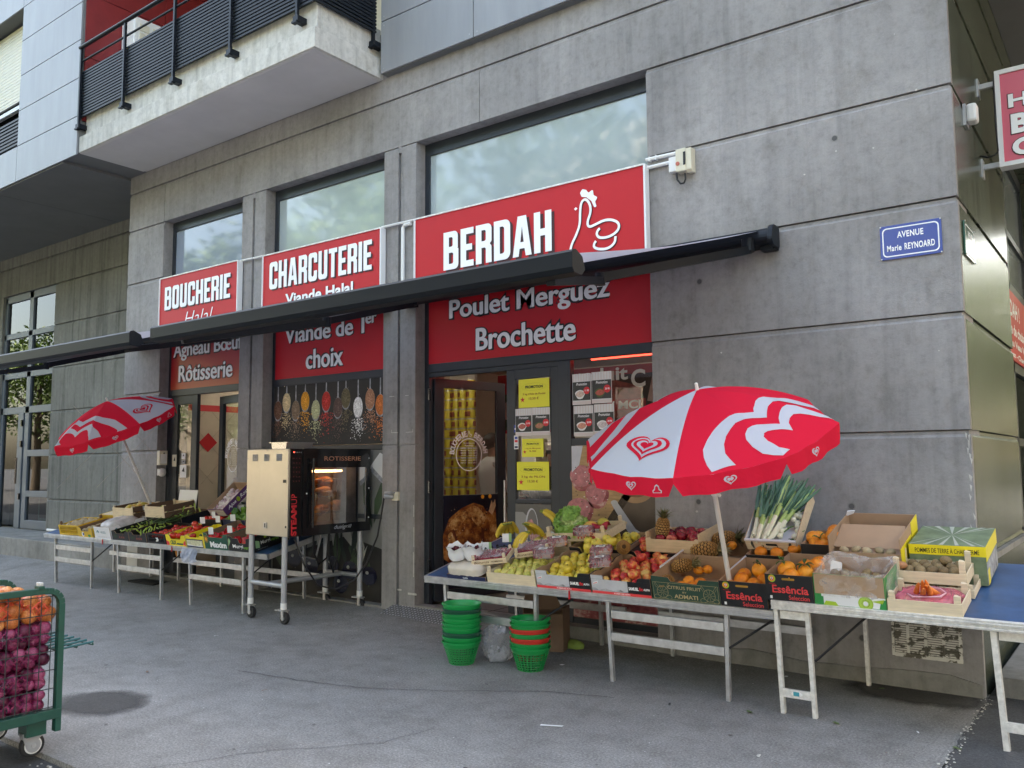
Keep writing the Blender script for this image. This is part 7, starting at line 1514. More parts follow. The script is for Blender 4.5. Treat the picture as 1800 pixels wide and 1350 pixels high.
Ml = tf(T1, -8.05, .70, .11); carton("vegetable_carton", "dark blue tray of long courgettes in the last row", Ml, .42, .34, .09, PLATE, PLATE); lay("courgette", Ml, .03, .40, .03, .32, .10, .075, "long dark courgettes heaped in the last row", "courgette", "courgettes in the last row", tilt=.3, jit=.7, layer2=.8)
Mm = tf(T1, -7.56, .72, .12); carton("vegetable_carton", "orange edged carton of tomatoes under the garlic carton", Mm, .42, .34, .11, ORANGE_P, KRAFT); lay("tomato", Mm, .03, .40, .03, .32, .11, .043, "tomatoes under the tilted garlic carton", "tomato", "tomatoes under the garlic", layer2=.2)
for i, (x, v, h, lab) in enumerate(((-7.80, .47, .19, "price card over the second row tomatoes, left"), (-7.88, .36, .15, "price card lying on the yellow tomato carton"), (-7.60, .38, .17, "price card at the left of the courgette carton"), (-7.42, .45, .17, "price card behind the courgettes"), (-7.60, .70, .20, "price card below the garlic carton"), (-7.24, .04, .155, "price card at the left of the Maxim carton"), (-6.98, .10, .165, "large price card at the right of the Maxim carton"), (-6.76, .18, .165, "price card in the black carton at the row end"), (-7.05, .60, .20, "price card beside the green peppers"), (-7.12, .86, .26, "price card near the oven at the back"))):
    card(tf(T1, x, v, h, rad(R.uniform(-10, 10)), rad(-8)), lab)
BR = mat("brown_board", (.105, .062, .040), .7, var=.15, vscale=5)
def crateAB(x, y, z, w, d, lab, rz):
    M_ = Matrix.Translation((x, y, z)) @ Matrix.Rotation(rad(rz), 4, 'Z') @ Matrix.Rotation(rad(8), 4, 'X')
    t = thing("wooden_crate", lab, "crate", M=M_)
    for y0 in (0, d-.007): b = MB(); b.box(0, w, y0, y0+.007, 0, .135, WOOD_P); b.build("end_board", t)
    for x0 in (0.0002, w-.0072):
        for z0, z1 in ((.0, .062), (.078, .145)): b = MB(); b.box(x0, x0+.007, .0075, d-.0075, z0, z1, BR); b.build("side_board", t)
    for px in (.008, w-.04):
        for py in (.008, d-.04): b = MB(); b.prism([(px, py), (px+.032, py), (px, py+.032)] if px < .1 else [(px+.032, py), (px+.032, py+.032), (px, py)], (0, 0, .001), UX, (0, 1, 0), UZ, .155, WOOD_P); b.build("corner_post", t)
    b = MB(); [b.box(.01+i*(w-.02)/6, .01+(i+.85)*(w-.02)/6, .01, d-.01, .003, .008, WOOD_P) for i in range(6)]; b.build("base", t); return M_
MA = crateAB(-9.83, -.60, .865, .46, .40, "wooden crate of pale green squash with brown slatted sides, left of two", 2)
lay("mango", MA, .05, .42, .05, .36, .10, .05, "pale green squashes in the left brown slatted crate", "squash", "squashes in the slatted crate", tilt=.6, keep=.9)
b = MB(); b.prism([(0, 0), (.09, 0), (.10, .05), (.06, .035), (.0, .055)], (0, 0, 0), (0, 1, 0), UZ, UX, .001, WHITE); o = b.build("torn_label"); o.matrix_world = MA @ Matrix.Translation((.462, .14, .085)); tag(o, "torn white label on the side of the squash crate", "label")
MBx = crateAB(-9.10, -.58, .90, .46, .42, "wooden crate with brown slatted sides standing empty, right of two", -2)
# garlic carton, tilted
MG_ = Matrix.Translation((-7.86, -.47, .955)) @ Matrix.Rotation(rad(41), 4, 'X')
oG = carton("garlic_carton", "purple carton of violet garlic bulbs tilted up towards the viewer", MG_, .30, .46, .10, PURPLE, KRAFT, deco=lambda b, w, h: (b.box(.004, w-.004, -.001, 0, .002, .086, mat("garlic_print", (.52, .46, .44), .6)), art(b, disc2d(w*.32, .03, .05, .024), (0, -.0016, 0), UX, UZ, PURPLE), write(b, "AJOS", (0, -.0016, 0), UX, UZ, w*.35, w*.75, .05, .066, INK, .02)))
b = MB(); write(b, "Ajos", (.3012, 0, 0), (0, 1, 0), UZ, .06, .20, .025, .075, LETTER, .02, .3); write(b, "Rosa", (.3012, 0, 0), (0, 1, 0), UZ, .27, .40, .03, .075, LETTER, .01, .3); art(b, disc2d(.235, .05, .025, .03), (.3012, 0, 0), (0, 1, 0), UZ, LIME_P, 0, (1, 0, 0)); b.build("side_print", oG)
for i in range(5):
    for j in range(8):
        if j > 6 and i % 2: continue
        fruit("garlic_bulb", MG_ @ Matrix.Translation((.045+i*.052+R.uniform(-.01, .01), .05+j*.046+R.uniform(-.01, .01), .035+R.uniform(0, .02))), .027, "violet striped garlic bulbs in the tilted purple carton", "garlic", "garlic bulbs", tilt=1.2)
b = MB(); b.box(0, .40, 0, .012, 0, .36, WHITE_P); o = b.build("white_board"); o.matrix_world = Matrix.Translation((-9.27, -.06, .86)) @ Matrix.Rotation(rad(-8), 4, 'X'); tag(o, "blank white board leaning at the left shop door", "board")
b = MB(); N = 8; b.raw([(.30*i/N, .01*math.sin(i*1.5+j), -.17*j/N*(1-.15*abs(i-4)/4)) for i in range(N+1) for j in range(N+1)], [(i*(N+1)+j, i*(N+1)+j+1, (i+1)*(N+1)+j+1, (i+1)*(N+1)+j) for i in range(N) for j in range(N)], film("blue_bag", (.50, .58, .80), .6, .3, .2)); o = b.build("plastic_bag", smooth=True); o.location = (-7.72, -.94, .63); tag(o, "pale blue plastic bag hanging from the left table edge", "bag")
for x, z in ((-9.46, .60), (-7.93, .60), (-2.50, .58)):
    b = MB(); b.box(-.006, .006, -.006, 0, -.03, .03, RED_D); o = b.build("red_tie"); T_ = T1 if x < -5 else T2; o.location = (x, T_["yf"]-.002, z); tag(o, {-9.46: "red tie at the first joint of the left tables", -7.93: "red tie at the second joint of the left tables", -2.50: "red tie at the joint of the fruit tables"}[x], "tie")

# ================================================================== POSTERS AND NOTICES
def poster(name, label, cat, x0, x1, z0, z1, y, base, org=None, group=None, fn=None, M_=None):
    b = MB(); b.box(x0, x1, y, y+.003, z0, z1, base)
    if fn: fn(b)
    if M_ is None: o = b.build(name, None, ((x0+x1)/2, y, z0)); o.location = ((x0+x1)/2, y, z0)
    else: o = b.build(name); o.matrix_world = M_
    return tag(o, label, cat, group)
PD = mat("poster_black", (.014, .013, .012), .6, var=.5, vscale=4)
q = random.Random(5)
def spices(b):
    cols = [(.13, .06, .035), (.62, .50, .28), (.20, .14, .09), (.66, .30, .02), (.42, .44, .25), (.46, .03, .02), (.10, .06, .05), (.12, .10, .05), (.74, .74, .74), (.36, .18, .10), (.52, .15, .03)]
    cs = [(-7.45, 2.18), (-7.29, 2.27), (-7.12, 2.17), (-6.95, 2.27), (-6.76, 2.16), (-6.58, 2.25), (-6.38, 2.17), (-6.25, 2.27), (-6.05, 2.16), (-5.86, 2.24), (-5.70, 2.17)]
    for i, ((x, z), c) in enumerate(zip(cs, cols)):
        m = mat("spice_%d" % i, c, .8, var=.45, vscale=60); m2 = mat("spice_b%d" % i, tuple(min(1, k*1.5+.03) for k in c), .8)
        x1 = min(x+.075, -5.585)-x
        art(b, disc2d(x, z, min(.088, x1), .125), (0, .1290, 0), UX, UZ, GREY_P); art(b, [(x-.012, z+.10), (x+.012, z+.10), (x+.008, 2.475), (x-.008, 2.475)], (0, .1288, 0), UX, UZ, GREY_P)
        art(b, disc2d(x, z+.008, min(.078, x1), .113), (0, .1283, 0), UX, UZ, m)
        for k in range(60):
            s = q.uniform(.003, .008); r = abs(q.gauss(0, .06)); a = q.uniform(0, 6.28); px, pz = x+r*math.cos(a)*.8, z+.01+r*math.sin(a)*1.2
            if abs(px-x) < min(.06, x1): art(b, [(px-s, pz), (px, pz-s), (px+s, pz), (px, pz+s)], (0, .1279-.00002*k, 0), UX, UZ, m2)
        for k in range(190):
            s = q.uniform(.002, .008); px, pz = x+q.gauss(0, .055), z-.12-abs(q.gauss(0, .11))
            if px < -5.59 and pz > 1.78: art(b, [(px-s, pz), (px, pz-s), (px+s, pz), (px, pz+s)], (0, .1287-.00001*k, 0), UX, UZ, m2 if q.random() < .6 else m)
poster("spice_poster", "black poster of spoons heaped with coloured spices in the middle window", "poster", -7.525, -5.58, 1.757, 2.477, .1295, PD, fn=spices)
def lowerpic(b):
    gm = mat("poster_leaf", (.045, .075, .035), .5, var=.4, vscale=8); gd = mat("poster_dark_leaf", (.015, .025, .02), .5); st = mat("poster_pale", (.42, .42, .38), .5, var=.2, vscale=5); eg = mat("poster_aubergine", (.012, .012, .028), .2)
    art(b, [(-7.5, .07), (-5.6, .07), (-5.6, .62), (-6.2, .75), (-7.0, .55), (-7.5, .7)], (0, .1285, 0), UX, UZ, PD)
    for k in range(34):
        x, z = q.uniform(-7.4, -5.75), q.uniform(.2, .95); a = q.uniform(.9, 2.2); L = q.uniform(.25, .55); w = q.uniform(.03, .07)
        P = [(x, z), (x+L*.5*math.cos(a)-w*math.sin(a), z+L*.5*math.sin(a)+w*math.cos(a)), (x+L*math.cos(a), z+L*math.sin(a)), (x+L*.5*math.cos(a)+w*math.sin(a), z+L*.5*math.sin(a)-w*math.cos(a))]
        if all(-7.52 < p_[0] < -5.59 and .07 < p_[1] < 1.68 for p_ in P): art(b, P, (0, .1283-.00008*k, 0), UX, UZ, (gm, gd, gm, st)[k % 4])
    for x, z in ((-7.1, .45), (-6.8, .38), (-6.45, .42), (-6.15, .38), (-5.85, .34), (-6.6, .25), (-6.3, .22)): art(b, disc2d(x, z, .12, .10), (0, .1250, 0), UX, UZ, eg); art(b, disc2d(x-.03, z+.03, .025, .018), (0, .1245, 0), UX, UZ, st)
    art(b, [(-5.86, 1.5), (-5.60, 1.35), (-5.60, 1.62), (-5.7, 1.66)], (0, .128, 0), UX, UZ, WHITE_P); art(b, [(-5.84, 1.46), (-5.62, 1.30), (-5.60, 1.34), (-5.82, 1.51)], (0, .1275, 0), UX, UZ, GREY_P)
poster("vegetable_poster", "grey poster of aubergines and leaves behind the rotisserie oven", "poster", -7.525, -5.58, .065, 1.688, .1295, mat("poster_grey", (.20, .20, .185), .35, var=.3, vscale=1.2), fn=lowerpic)
b = MB(); b.box(-7.53, -5.575, .118, .14, .95, 1.0, FRAME); b.build("window_bar", BLD, BO)
def meat(b):
    bd = mat("board_wood", (.40, .25, .11), .5, var=.3, vscale=6, stretch=(1, 1, 6)); pk = mat("raw_meat", (.44, .16, .17), .4, var=.35, vscale=22); pk2 = ramp_mat("raw_meat_dark", [(.36, (.20, .03, .04)), (.50, (.34, .09, .09)), (.60, (.52, .36, .32)), (.72, (.30, .06, .07))], 7, .4, 0, detail=5, stretch=(1, 1, 1.6)); bw = mat("bowl_wood", (.20, .09, .04), .5, var=.2); kn = mat("knife_steel", (.42, .43, .46), .3)
    L = lambda k: (0, .1285-.0006*k, 0)
    art(b, [(-3.24, 1.69), (-2.95, 1.69), (-2.66, 1.34), (-2.90, 1.02), (-3.24, .80)], L(0), UX, UZ, bd)
    art(b, [(-2.66, 1.34), (-2.60, 1.30), (-2.86, .96), (-3.24, .72), (-3.24, .80), (-2.90, 1.02)], L(1), UX, UZ, mat("bark", (.06, .04, .025), .8, var=.5, vscale=30))
    for cx, cz, r in ((-3.13, 1.40, .13), (-3.16, 1.10, .14), (-2.98, 1.24, .12)): art(b, [(cx+r*math.cos(t)*(1+.1*math.sin(3*t)), cz+r*.9*math.sin(t)) for t in [k*.35 for k in range(18)]], L(2), UX, UZ, pk2); art(b, [(cx-.012+r*.86*math.cos(t)*(1+.1*math.sin(3*t)), cz+.02+r*.75*math.sin(t)) for t in [k*.35 for k in range(18)]], L(3), UX, UZ, pk)
    for k in range(60): x, z = q.uniform(-3.22, -2.85), q.uniform(1.0, 1.5); s = q.uniform(.004, .010); art(b, [(x-s, z), (x, z-s*.6), (x+s, z), (x, z+s*.6)], (0, .1255-.00001*k, 0), UX, UZ, (INK, gmz, WHITE_P)[k % 3])
    art(b, [(-3.24, 1.69), (-3.12, 1.69), (-3.16, 1.52), (-3.24, 1.45)], L(4), UX, UZ, LGREY_P)
    art(b, disc2d(-2.60, 1.36, .20, .17, 30), L(1), UX, UZ, mat("bowl_rim", (.36, .22, .11), .5)); art(b, disc2d(-2.59, 1.38, .17, .14, 30), L(2), UX, UZ, bw); art(b, disc2d(-2.62, 1.38, .08, .06), L(3), UX, UZ, INK); art(b, disc2d(-2.52, 1.42, .06, .035), L(3), UX, UZ, WHITE_P)
    art(b, [(-2.83, 1.17), (-2.78, 1.20), (-2.60, .97), (-2.66, .92)], L(4), UX, UZ, kn); art(b, [(-2.66, .92), (-2.60, .97), (-2.42, .88), (-2.60, .84)], L(5), UX, UZ, mat("blade", (.55, .57, .60), .25)); art(b, disc2d(-2.805, 1.19, .035, .022), L(6), UX, UZ, ALU_G)
    art(b, [(-2.98, .88), (-2.95, .86), (-2.70, .98), (-2.68, 1.03), (-2.73, 1.04)], L(6), UX, UZ, WOOD)
    art(b, [(-3.24, .18), (-2.40, .18), (-2.40, .55), (-3.24, .62)], L(7), UX, UZ, pk2)
gmz = mat("herb_print", (.06, .10, .03), .6)
poster("meat_poster", "brown poster of raw meat on a wooden board in the window behind the fruit", "poster", -3.245, -2.397, .175, 1.692, .1295, mat("poster_brown", (.10, .075, .055), .35, var=.35, vscale=2), fn=meat)
def bowl(b):
    art(b, disc2d(-3.70, .93, .075, .19, 28), (0, .1385, 0), UX, UZ, LGREY_P); art(b, disc2d(-3.695, .93, .062, .175, 28), (0, .1380, 0), UX, UZ, mat("bowl_inside", (.16, .155, .15), .4)); art(b, [(-3.89, 1.08), (-3.80, 1.08), (-3.75, 1.04), (-3.75, .85), (-3.89, .84)], (0, .1388, 0), UX, UZ, mat("bowl_shade", (.28, .28, .27), .3))
    art(b, [(-3.74, 1.0), (-3.70, 1.02), (-3.64, .93), (-3.60, .90), (-3.59, .84), (-3.64, .78), (-3.72, .82)], (0, .1375, 0), UX, UZ, mat("pink_meat", (.52, .24, .24), .4, var=.35, vscale=30))
    for k in range(5): x = -3.73+k*.025; b.flat(ribbon([(x, .98-.02*k), (x+.02, .90-.012*k), (x+.01, .82)], .006), (0, .1372, 0), UX, UZ, mat("pale_fat", (.62, .46, .44), .4))
poster("bowl_poster", "grey poster of minced meat in a glass bowl behind the bananas", "poster", -3.888, -3.482, .225, 1.158, .139, mat("poster_grey_brown", (.13, .125, .115), .35, var=.3, vscale=1.6), fn=bowl)
# roast chicken poster on the open door leaf
ML = Matrix(((LU.x, -LN.x, 0, LO.x), (LU.y, -LN.y, 0, LO.y), (0, 0, 1, 0), (0, 0, 0, 1)))
def chicken(b):
    c1 = ramp_mat("roast_skin", [(.32, (.035, .010, .006)), (.45, (.18, .045, .012)), (.56, (.38, .15, .030)), (.70, (.60, .38, .17))], 9, .3, 0, detail=8); c2 = mat("roast_gold", (.46, .22, .05), .35, var=.4, vscale=20); c3 = mat("roast_dark", (.11, .022, .012), .35, var=.4, vscale=20); c4 = mat("roast_pale", (.50, .34, .20), .4, var=.3, vscale=30)
    L = lambda k: (0, -.006-.0006*k, 0)
    art(b, fillet([(.11, .56, .03), (.10, .80, .05), (.18, .97, .06), (.34, 1.07, .06), (.50, 1.12, .05), (.63, 1.08, .05), (.68, 1.0, .03), (.78, 1.12, .02), (.80, 1.02, .02), (.82, .62, .02), (.6, .46, .05), (.3, .43, .05)]), L(0), UX, UZ, c1)
    c5 = ramp_mat("roast_light", [(.34, (.10, .025, .008)), (.46, (.34, .13, .03)), (.58, (.60, .36, .13)), (.70, (.72, .56, .36))], 11, .3, 0, detail=8)
    art(b, fillet([(.15, .86, .03), (.20, .94, .04), (.36, 1.04, .05), (.50, 1.09, .04), (.60, 1.06, .04), (.56, .98, .05), (.40, .96, .05), (.27, .84, .05)]), L(1), UX, UZ, c5)
    art(b, fillet([(.44, .98, .04), (.60, 1.05, .04), (.66, .94, .03), (.58, .84, .04)]), L(2), UX, UZ, c5); art(b, fillet([(.68, .66, .04), (.72, .88, .04), (.80, .98, .02), (.82, .72, .02)]), L(3), UX, UZ, c5)
    for px_ in ([(.22, .86), (.25, .84), (.37, .52), (.33, .50)], [(.60, .86), (.63, .84), (.66, .58), (.62, .52), (.60, .66)], [(.36, .62), (.56, .62), (.60, .50), (.38, .48)]): art(b, px_, L(3), UX, UZ, c3)
    art(b, fillet([(.16, .80, .02), (.21, .84, .02), (.30, .56, .03), (.21, .55, .03)]), L(4), UX, UZ, c5)
    art(b, fillet([(.42, .53, .03), (.68, .53, .03), (.70, .45, .02), (.40, .43, .02)]), L(4), UX, UZ, c5); art(b, [(.70, 1.02), (.74, 1.14), (.76, 1.10), (.79, 1.15), (.80, 1.08), (.75, .98)], L(4), UX, UZ, c4)
    for k in range(150): x, z = q.uniform(.14, .68), q.uniform(.6, 1.08); s = q.uniform(.004, .010); art(b, [(x-s, z), (x, z-s*.7), (x+s, z), (x, z+s*.7)], (0, -.0088-.00001*k, 0), UX, UZ, (c3, c4, INK)[k % 3])
    for x, z in ((.62, 1.18), (.72, 1.18)): art(b, disc2d(x, z, .022), L(1), UX, UZ, ORANGE_P)
poster("chicken_poster", "dark poster of a roast chicken on the open shop door", "poster", .108, .832, .245, 1.203, -.005, mat("poster_night", (.008, .010, .022), .3, var=.6, vscale=3), fn=chicken, M_=ML)
# yellow notices, leaflets, stickers
YN = mat("notice_yellow", (.80, .76, .05), .6)
def notice(x0, x1, z0, z1, l2, l3, lab, tx=True):
    def fn(b):
        w, h = x1-x0, z1-z0; y = .1312; ring(b, (x0+x1)/2, z0+h*.72, w*.40, h*.13, .0015, (0, y, 0), UX, mat("oval_line", (.40, .38, .03), .6), 30)
        write(b, "PROMOTION", (0, y-.0004, 0), UX, UZ, x0+w*.22, x1-w*.20, z0+h*.67, z0+h*.77, INK, .03); write(b, l2, (0, y, 0), UX, UZ, x0+w*.14, x1-w*.12, z0+h*.42, z0+h*.51, mat("dark_red_ink", (.25, .03, .02), .6), .01); write(b, l3, (0, y, 0), UX, UZ, x0+w*.34, x1-w*.34, z0+h*.26, z0+h*.36, mat("dark_red_ink", (.25, .03, .02)), .01)
        st = []
        for k in range(10): a = math.pi/2+k*math.pi/5; r = (.030 if k % 2 == 0 else .012)*w/.36; st.append((x0+w*.13+r*math.cos(a), z0+h*.28+r*math.sin(a)))
        art(b, st, (0, y, 0), UX, UZ, RED_P)
    poster("promotion_notice", lab, "notice", x0, x1, z0, z1, .132, YN, fn=fn)
notice(-3.835, -3.482, 2.06, 2.33, "3 kg d'Aile de Poulet", "13,50 \u20ac", "yellow promotion notice at the top of the closed door leaf"); notice(-3.80, -3.555, 1.595, 1.765, "1 kg de Merguez", "9,90", "small yellow promotion notice in the middle of the closed door leaf"); notice(-3.862, -3.495, 1.285, 1.55, "3 kg de PILON", "13,50 \u20ac", "large yellow promotion notice lowest on the closed door leaf")
def leaflet(x0, x1, z0, z1, lab, pc, price, y=.131):
    def fn(b):
        w, h = x1-x0, z1-z0; Y = y-.0008; b.box(x0+w*.02, x1-w*.02, Y, y, z0+h*.14, z0+h*.74, mat("slate_print", (.035, .038, .036), .5))
        for k in range(7): b.face([(x0+w*(k+.2)/7, Y, z0+h*.76), (x0+w*(k+.6)/7, Y, z0+h*.76), (x0+w*(k+.6)/7, Y, z1-.002), (x0+w*(k+.2)/7, Y, z1-.002)], mat("check_print", (.62, .56, .54), .6))
        write(b, "Promotion", (0, Y-.0006, 0), UX, UZ, x0+w*.22, x1-w*.20, z0+h*.62, z0+h*.71, LETTER, .01, .25)
        art(b, [(x0+w*(.42+.26*math.cos(t)*(1+.15*math.sin(3*t))), z0+h*(.33+.15*math.sin(t))) for t in [k*.4 for k in range(16)]], (0, Y-.0004, 0), UX, UZ, WHITE_P if pc[0] > .4 else gmz); art(b, [(x0+w*(.42+.20*math.cos(t)*(1+.2*math.sin(2*t+1))), z0+h*(.34+.10*math.sin(t))) for t in [k*.45 for k in range(14)]], (0, Y-.0008, 0), UX, UZ, mat("meat_%s" % price, pc, .5, var=.4, vscale=40))
        art(b, disc2d(x0+w*.78, z0+h*.45, w*.17), (0, Y-.0010, 0), UX, UZ, RED_P); write(b, price, (0, Y-.0014, 0), UX, UZ, x0+w*.68, x0+w*.90, z0+h*.42, z0+h*.48, LETTER, .03)
        b.face([(x0+w*.0, Y, z0+.002), (x1, Y, z0+.002), (x1, Y, z0+h*.11), (x0, Y, z0+h*.11)], mat("check_print", (.62, .56, .54)))
    poster("promotion_leaflet", lab, "leaflet", x0, x1, z0, z1, y, mat("paper_white", (.66, .66, .66), .6), fn=fn)
for a in ((-3.225, -3.03, 2.06, 2.34, "promotion leaflet with pale meat, upper left of four in the window", (.60, .46, .38), "11 90"), (-3.02, -2.815, 2.065, 2.345, "promotion leaflet with red meat, upper right of four in the window", (.40, .09, .06), "23 90"), (-3.215, -3.01, 1.775, 2.05, "promotion leaflet with sausages on lettuce, lower left of four in the window", (.55, .26, .18), "20 90"), (-3.0, -2.795, 1.78, 2.055, "promotion leaflet with white meat slices, lower right of four in the window", (.56, .50, .50), "24 90")): leaflet(*a)
for a in ((-3.875, -3.685, 1.795, 2.052, "promotion leaflet with red meat, left one between the yellow notices", (.45, .12, .09), "21 90"), (-3.68, -3.478, 1.797, 2.054, "promotion leaflet with roast meat, right one between the yellow notices", (.40, .17, .10), "15 90")): leaflet(*a)
poster("card_sticker", "blue payment card sticker on the door edge", "sticker", -3.90, -3.835, 1.83, 1.90, .140, PLATE, fn=lambda b: b.box(-3.89, -3.845, .1392, .14, 1.855, 1.872, WHITE)); poster("card_sticker", "white strip of payment card logos below the blue sticker", "sticker", -3.90, -3.85, 1.67, 1.80, .140, WHITE, fn=lambda b: (b.box(-3.893, -3.857, .1392, .14, 1.765, 1.79, PLATE), b.box(-3.893, -3.857, .1392, .14, 1.735, 1.757, RED_P), b.box(-3.893, -3.857, .1392, .14, 1.71, 1.725, LGREY_P), b.box(-3.893, -3.857, .1392, .14, 1.68, 1.70, NAVY)))
for x0, x1, z0, z1, m, lab in ((-9.72, -9.62, 1.52, 1.68, OFFW, "cream notice on the frame of the left shop door"), (-9.50, -9.41, 1.62, 1.70, WHITE, "white notice highest on the left door glass"), (-9.50, -9.41, 1.55, 1.61, GREY_P, "grey strip sticker below the highest notice of the left door"), (-9.53, -9.38, 1.37, 1.54, WHITE, "large white notice low on the left door glass")): poster("notice", lab, "notice", x0, x1, z0, z1, .139, m, fn=lambda b, x0=x0, x1=x1, z0=z0, z1=z1: b.face([(x0+(x1-x0)*.3, .1385, z0+(z1-z0)*.5), (x0+(x1-x0)*.75, .1385, z0+(z1-z0)*.45), (x0+(x1-x0)*.65, .1385, z0+(z1-z0)*.85)], INK))
poster("vegetable_poster", "colourful vegetable poster low on the left door, behind the table legs", "poster", -9.62, -9.15, .12, .62, .1385, DARK, fn=lambda b: (art(b, disc2d(-9.50, .42, .09, .12), (0, .1378, 0), UX, UZ, ORANGE_P), art(b, disc2d(-9.36, .46, .08, .10), (0, .1374, 0), UX, UZ, WHITE_P), art(b, disc2d(-9.24, .40, .06, .12), (0, .1370, 0), UX, UZ, GREEN_P)))
poster("paper_sheet", "white paper sheet stuck low on the pillar behind the left table", "paper", -10.55, -10.28, .08, .62, -.004, WHITE_P, fn=lambda b: write(b, "VOITURE", (0, -.006, 0), UX, UZ, -10.53, -10.30, .53, .60, INK, .02))

# ================================================================== INSIDE THE SHOP
NEON = mat("red_neon", (1, .05, .03), .4, emit=((1, .05, .025), .9))
for xa, xb, y, lab in ((-4.9, -3.95, .75, "glowing red neon tube over the open shop door"), (-3.3, -.9, .60, "glowing red neon tube above the window leaflets")):
    t = thing("neon_tube", lab, "neon lamp", ((xa+xb)/2, y, 2.55)); o = ((xa+xb)/2, y, 2.55); b = MB(); b.tube([(xa, y, 2.54), (xb, y, 2.54)], .022, NEON, 10); b.build("tube", t, o); b = MB(); b.box(xa-.05, xb+.05, y-.03, y+.03, 2.57, 2.62, ALU_G); b.build("holder", t, o)
def frieze(b):
    y = 4.365; rd = mat("frieze_red", (.36, .02, .025), .5, var=.2); pg = mat("pig_pink", (.50, .33, .30), .6, var=.2, vscale=8); gz = mat("meadow", (.05, .07, .03), .7, var=.4, vscale=12); dk = mat("frieze_dark", (.05, .03, .025), .6, var=.5, vscale=5)
    art(b, [(-8.2, 2.05), (-6.1, 2.05), (-6.1, 2.62), (-8.2, 2.62)], (0, y-.001, 0), UX, UZ, gz)
    art(b, fillet([(-7.6, 2.18, .05), (-7.5, 2.42, .08), (-7.1, 2.52, .1), (-6.75, 2.46, .08), (-6.55, 2.36, .04), (-6.6, 2.24, .03), (-6.85, 2.26, .05), (-6.9, 2.08, .01), (-7.0, 2.08, .01), (-7.05, 2.22, .04), (-7.35, 2.22, .04), (-7.38, 2.07, .01), (-7.48, 2.07, .01)]), (0, y-.003, 0), UX, UZ, pg)
    art(b, [(-6.0, 2.05), (-1, 2.05), (-1, 2.80), (-6.0, 2.80)], (0, y-.001, 0), UX, UZ, dk); art(b, [(-5.6, 2.2), (-4.9, 2.15), (-4.75, 2.6), (-5.3, 2.75)], (0, y-.002, 0), UX, UZ, mat("beef_print", (.28, .06, .05), .5, var=.5, vscale=9)); art(b, [(-4.7, 2.4), (-4.2, 2.3), (-4.1, 2.75), (-4.6, 2.8)], (0, y-.002, 0), UX, UZ, pg)
    write(b, "\u00e9lev\u00e9 en", (0, y-.005, 0), UX, UZ, -8.0, -7.3, 2.68, 2.85, LETTER, .02); write(b, "Produit", (0, y-.005, 0), UX, UZ, -6.1, -5.0, 2.72, 2.92, LETTER, .03); write(b, "C", (0, y-.005, 0), UX, UZ, -4.95, -4.72, 2.60, 2.86, LETTER, .03)
    b.box(-5.35, -4.72, y-.003, y, 2.28, 2.44, rd); write(b, "/ MCI", (0, y-.005, 0), UX, UZ, -5.30, -4.80, 2.30, 2.42, LETTER, .03)
b = MB(); b.box(-8.3, -.7, 4.368, 4.39, 2.0, 2.93, mat("frieze_red", (.36, .02, .025), .5)); frieze(b); o = b.build("wall_frieze"); tag(o, "red wall frieze with pig picture and white words at the back of the shop", "picture frieze")
CANY = mat("can_yellow", (.62, .52, .04), .35, var=.1); CANT = mat("can_metal", (.45, .45, .42), .3, .7); CPIC = mat("can_picture", (.24, .05, .03), .5)
bc = MB(); bc.lathe([(0, 0), (.060, 0), (.062, .004), (.062, .126), (.060, .13), (0, .13)], CANY, 16); bc.lathe([(.0625, .0), (.0635, .004), (.0625, .008)], CANT, 16); bc.lathe([(.0625, .122), (.0635, .127), (.0615, .131)], CANT, 16)
for a in (-1.9, .2): bc.prism([(-.028, .03), (.028, .03), (.028, .09), (.012, .10), (0, .092), (-.012, .10), (-.028, .09)], V((.062*math.cos(a), .062*math.sin(a), 0)), V((-math.sin(a), math.cos(a), 0)), UZ, V((math.cos(a), math.sin(a), 0)), .002, CPIC)
c0 = bc.build("food_can", smooth=True); cm = c0.data; bpy.data.objects.remove(c0)
for k in range(12):
    for i in range(4):
        if k < 2 and i == 3: pass
        o = bpy.data.objects.new("food_can", cm); C.objects.link(o); o.location = (-6.80+i*.132, 2.5+.02*(i % 2), 1.08+k*.1325); o.rotation_euler = (0, 0, R.uniform(-.4, .4)); tag(o, "yellow cans with a red picture stacked in a tower behind the shop door", "can", "tower of yellow cans")
t = thing("shop_shelf", "white shelf unit carrying the tower of yellow cans", "shelf", (-6.6, 2.5, .1)); o = (-6.6, 2.5, .1)
b = MB(); b.box(-6.95, -6.25, 2.35, 2.75, 1.04, 1.075, WHITE_P); b.build("shelf_board", t, o); b = MB(); b.box(-6.93, -6.27, 2.38, 2.74, .1, 1.04, WT); b.build("cabinet", t, o)
t = thing("shop_counter", "pale shop counter with glass top inside the butcher shop", "counter", (-4.4, 2.9, .1)); o = (-4.4, 2.9, .1)
b = MB(); b.box(-6.1, -1.2, 2.7, 3.4, .1, .95, WT); b.box(-6.1, -1.2, 2.66, 3.44, .95, 1.0, STEEL_C); b.build("base", t, o); b = MB(); b.box(-6.0, -1.3, 2.72, 2.73, 1.0, 1.35, GL); b.build("glass_front", t, o)
b = MB()
for i in range(26): x = -5.9+i*.18; b.ball((x, 3.0, 1.03), .07, .12, .04, (mat("counter_meat", (.42, .07, .07), .4), mat("counter_pale", (.58, .40, .32), .4))[i % 2], 8, 6)
b.build("meat_display", t, o, smooth=True)
b = MB(); b.box(-5.45, -5.05, 2.45, 2.8, 1.05, 1.30, INK); b.box(-5.5, -5.2, 2.44, 2.45, 1.33, 1.42, mat("till_green", (.02, .10, .05), .5)); o = b.build("till"); tag(o, "black till on the shop counter", "till")
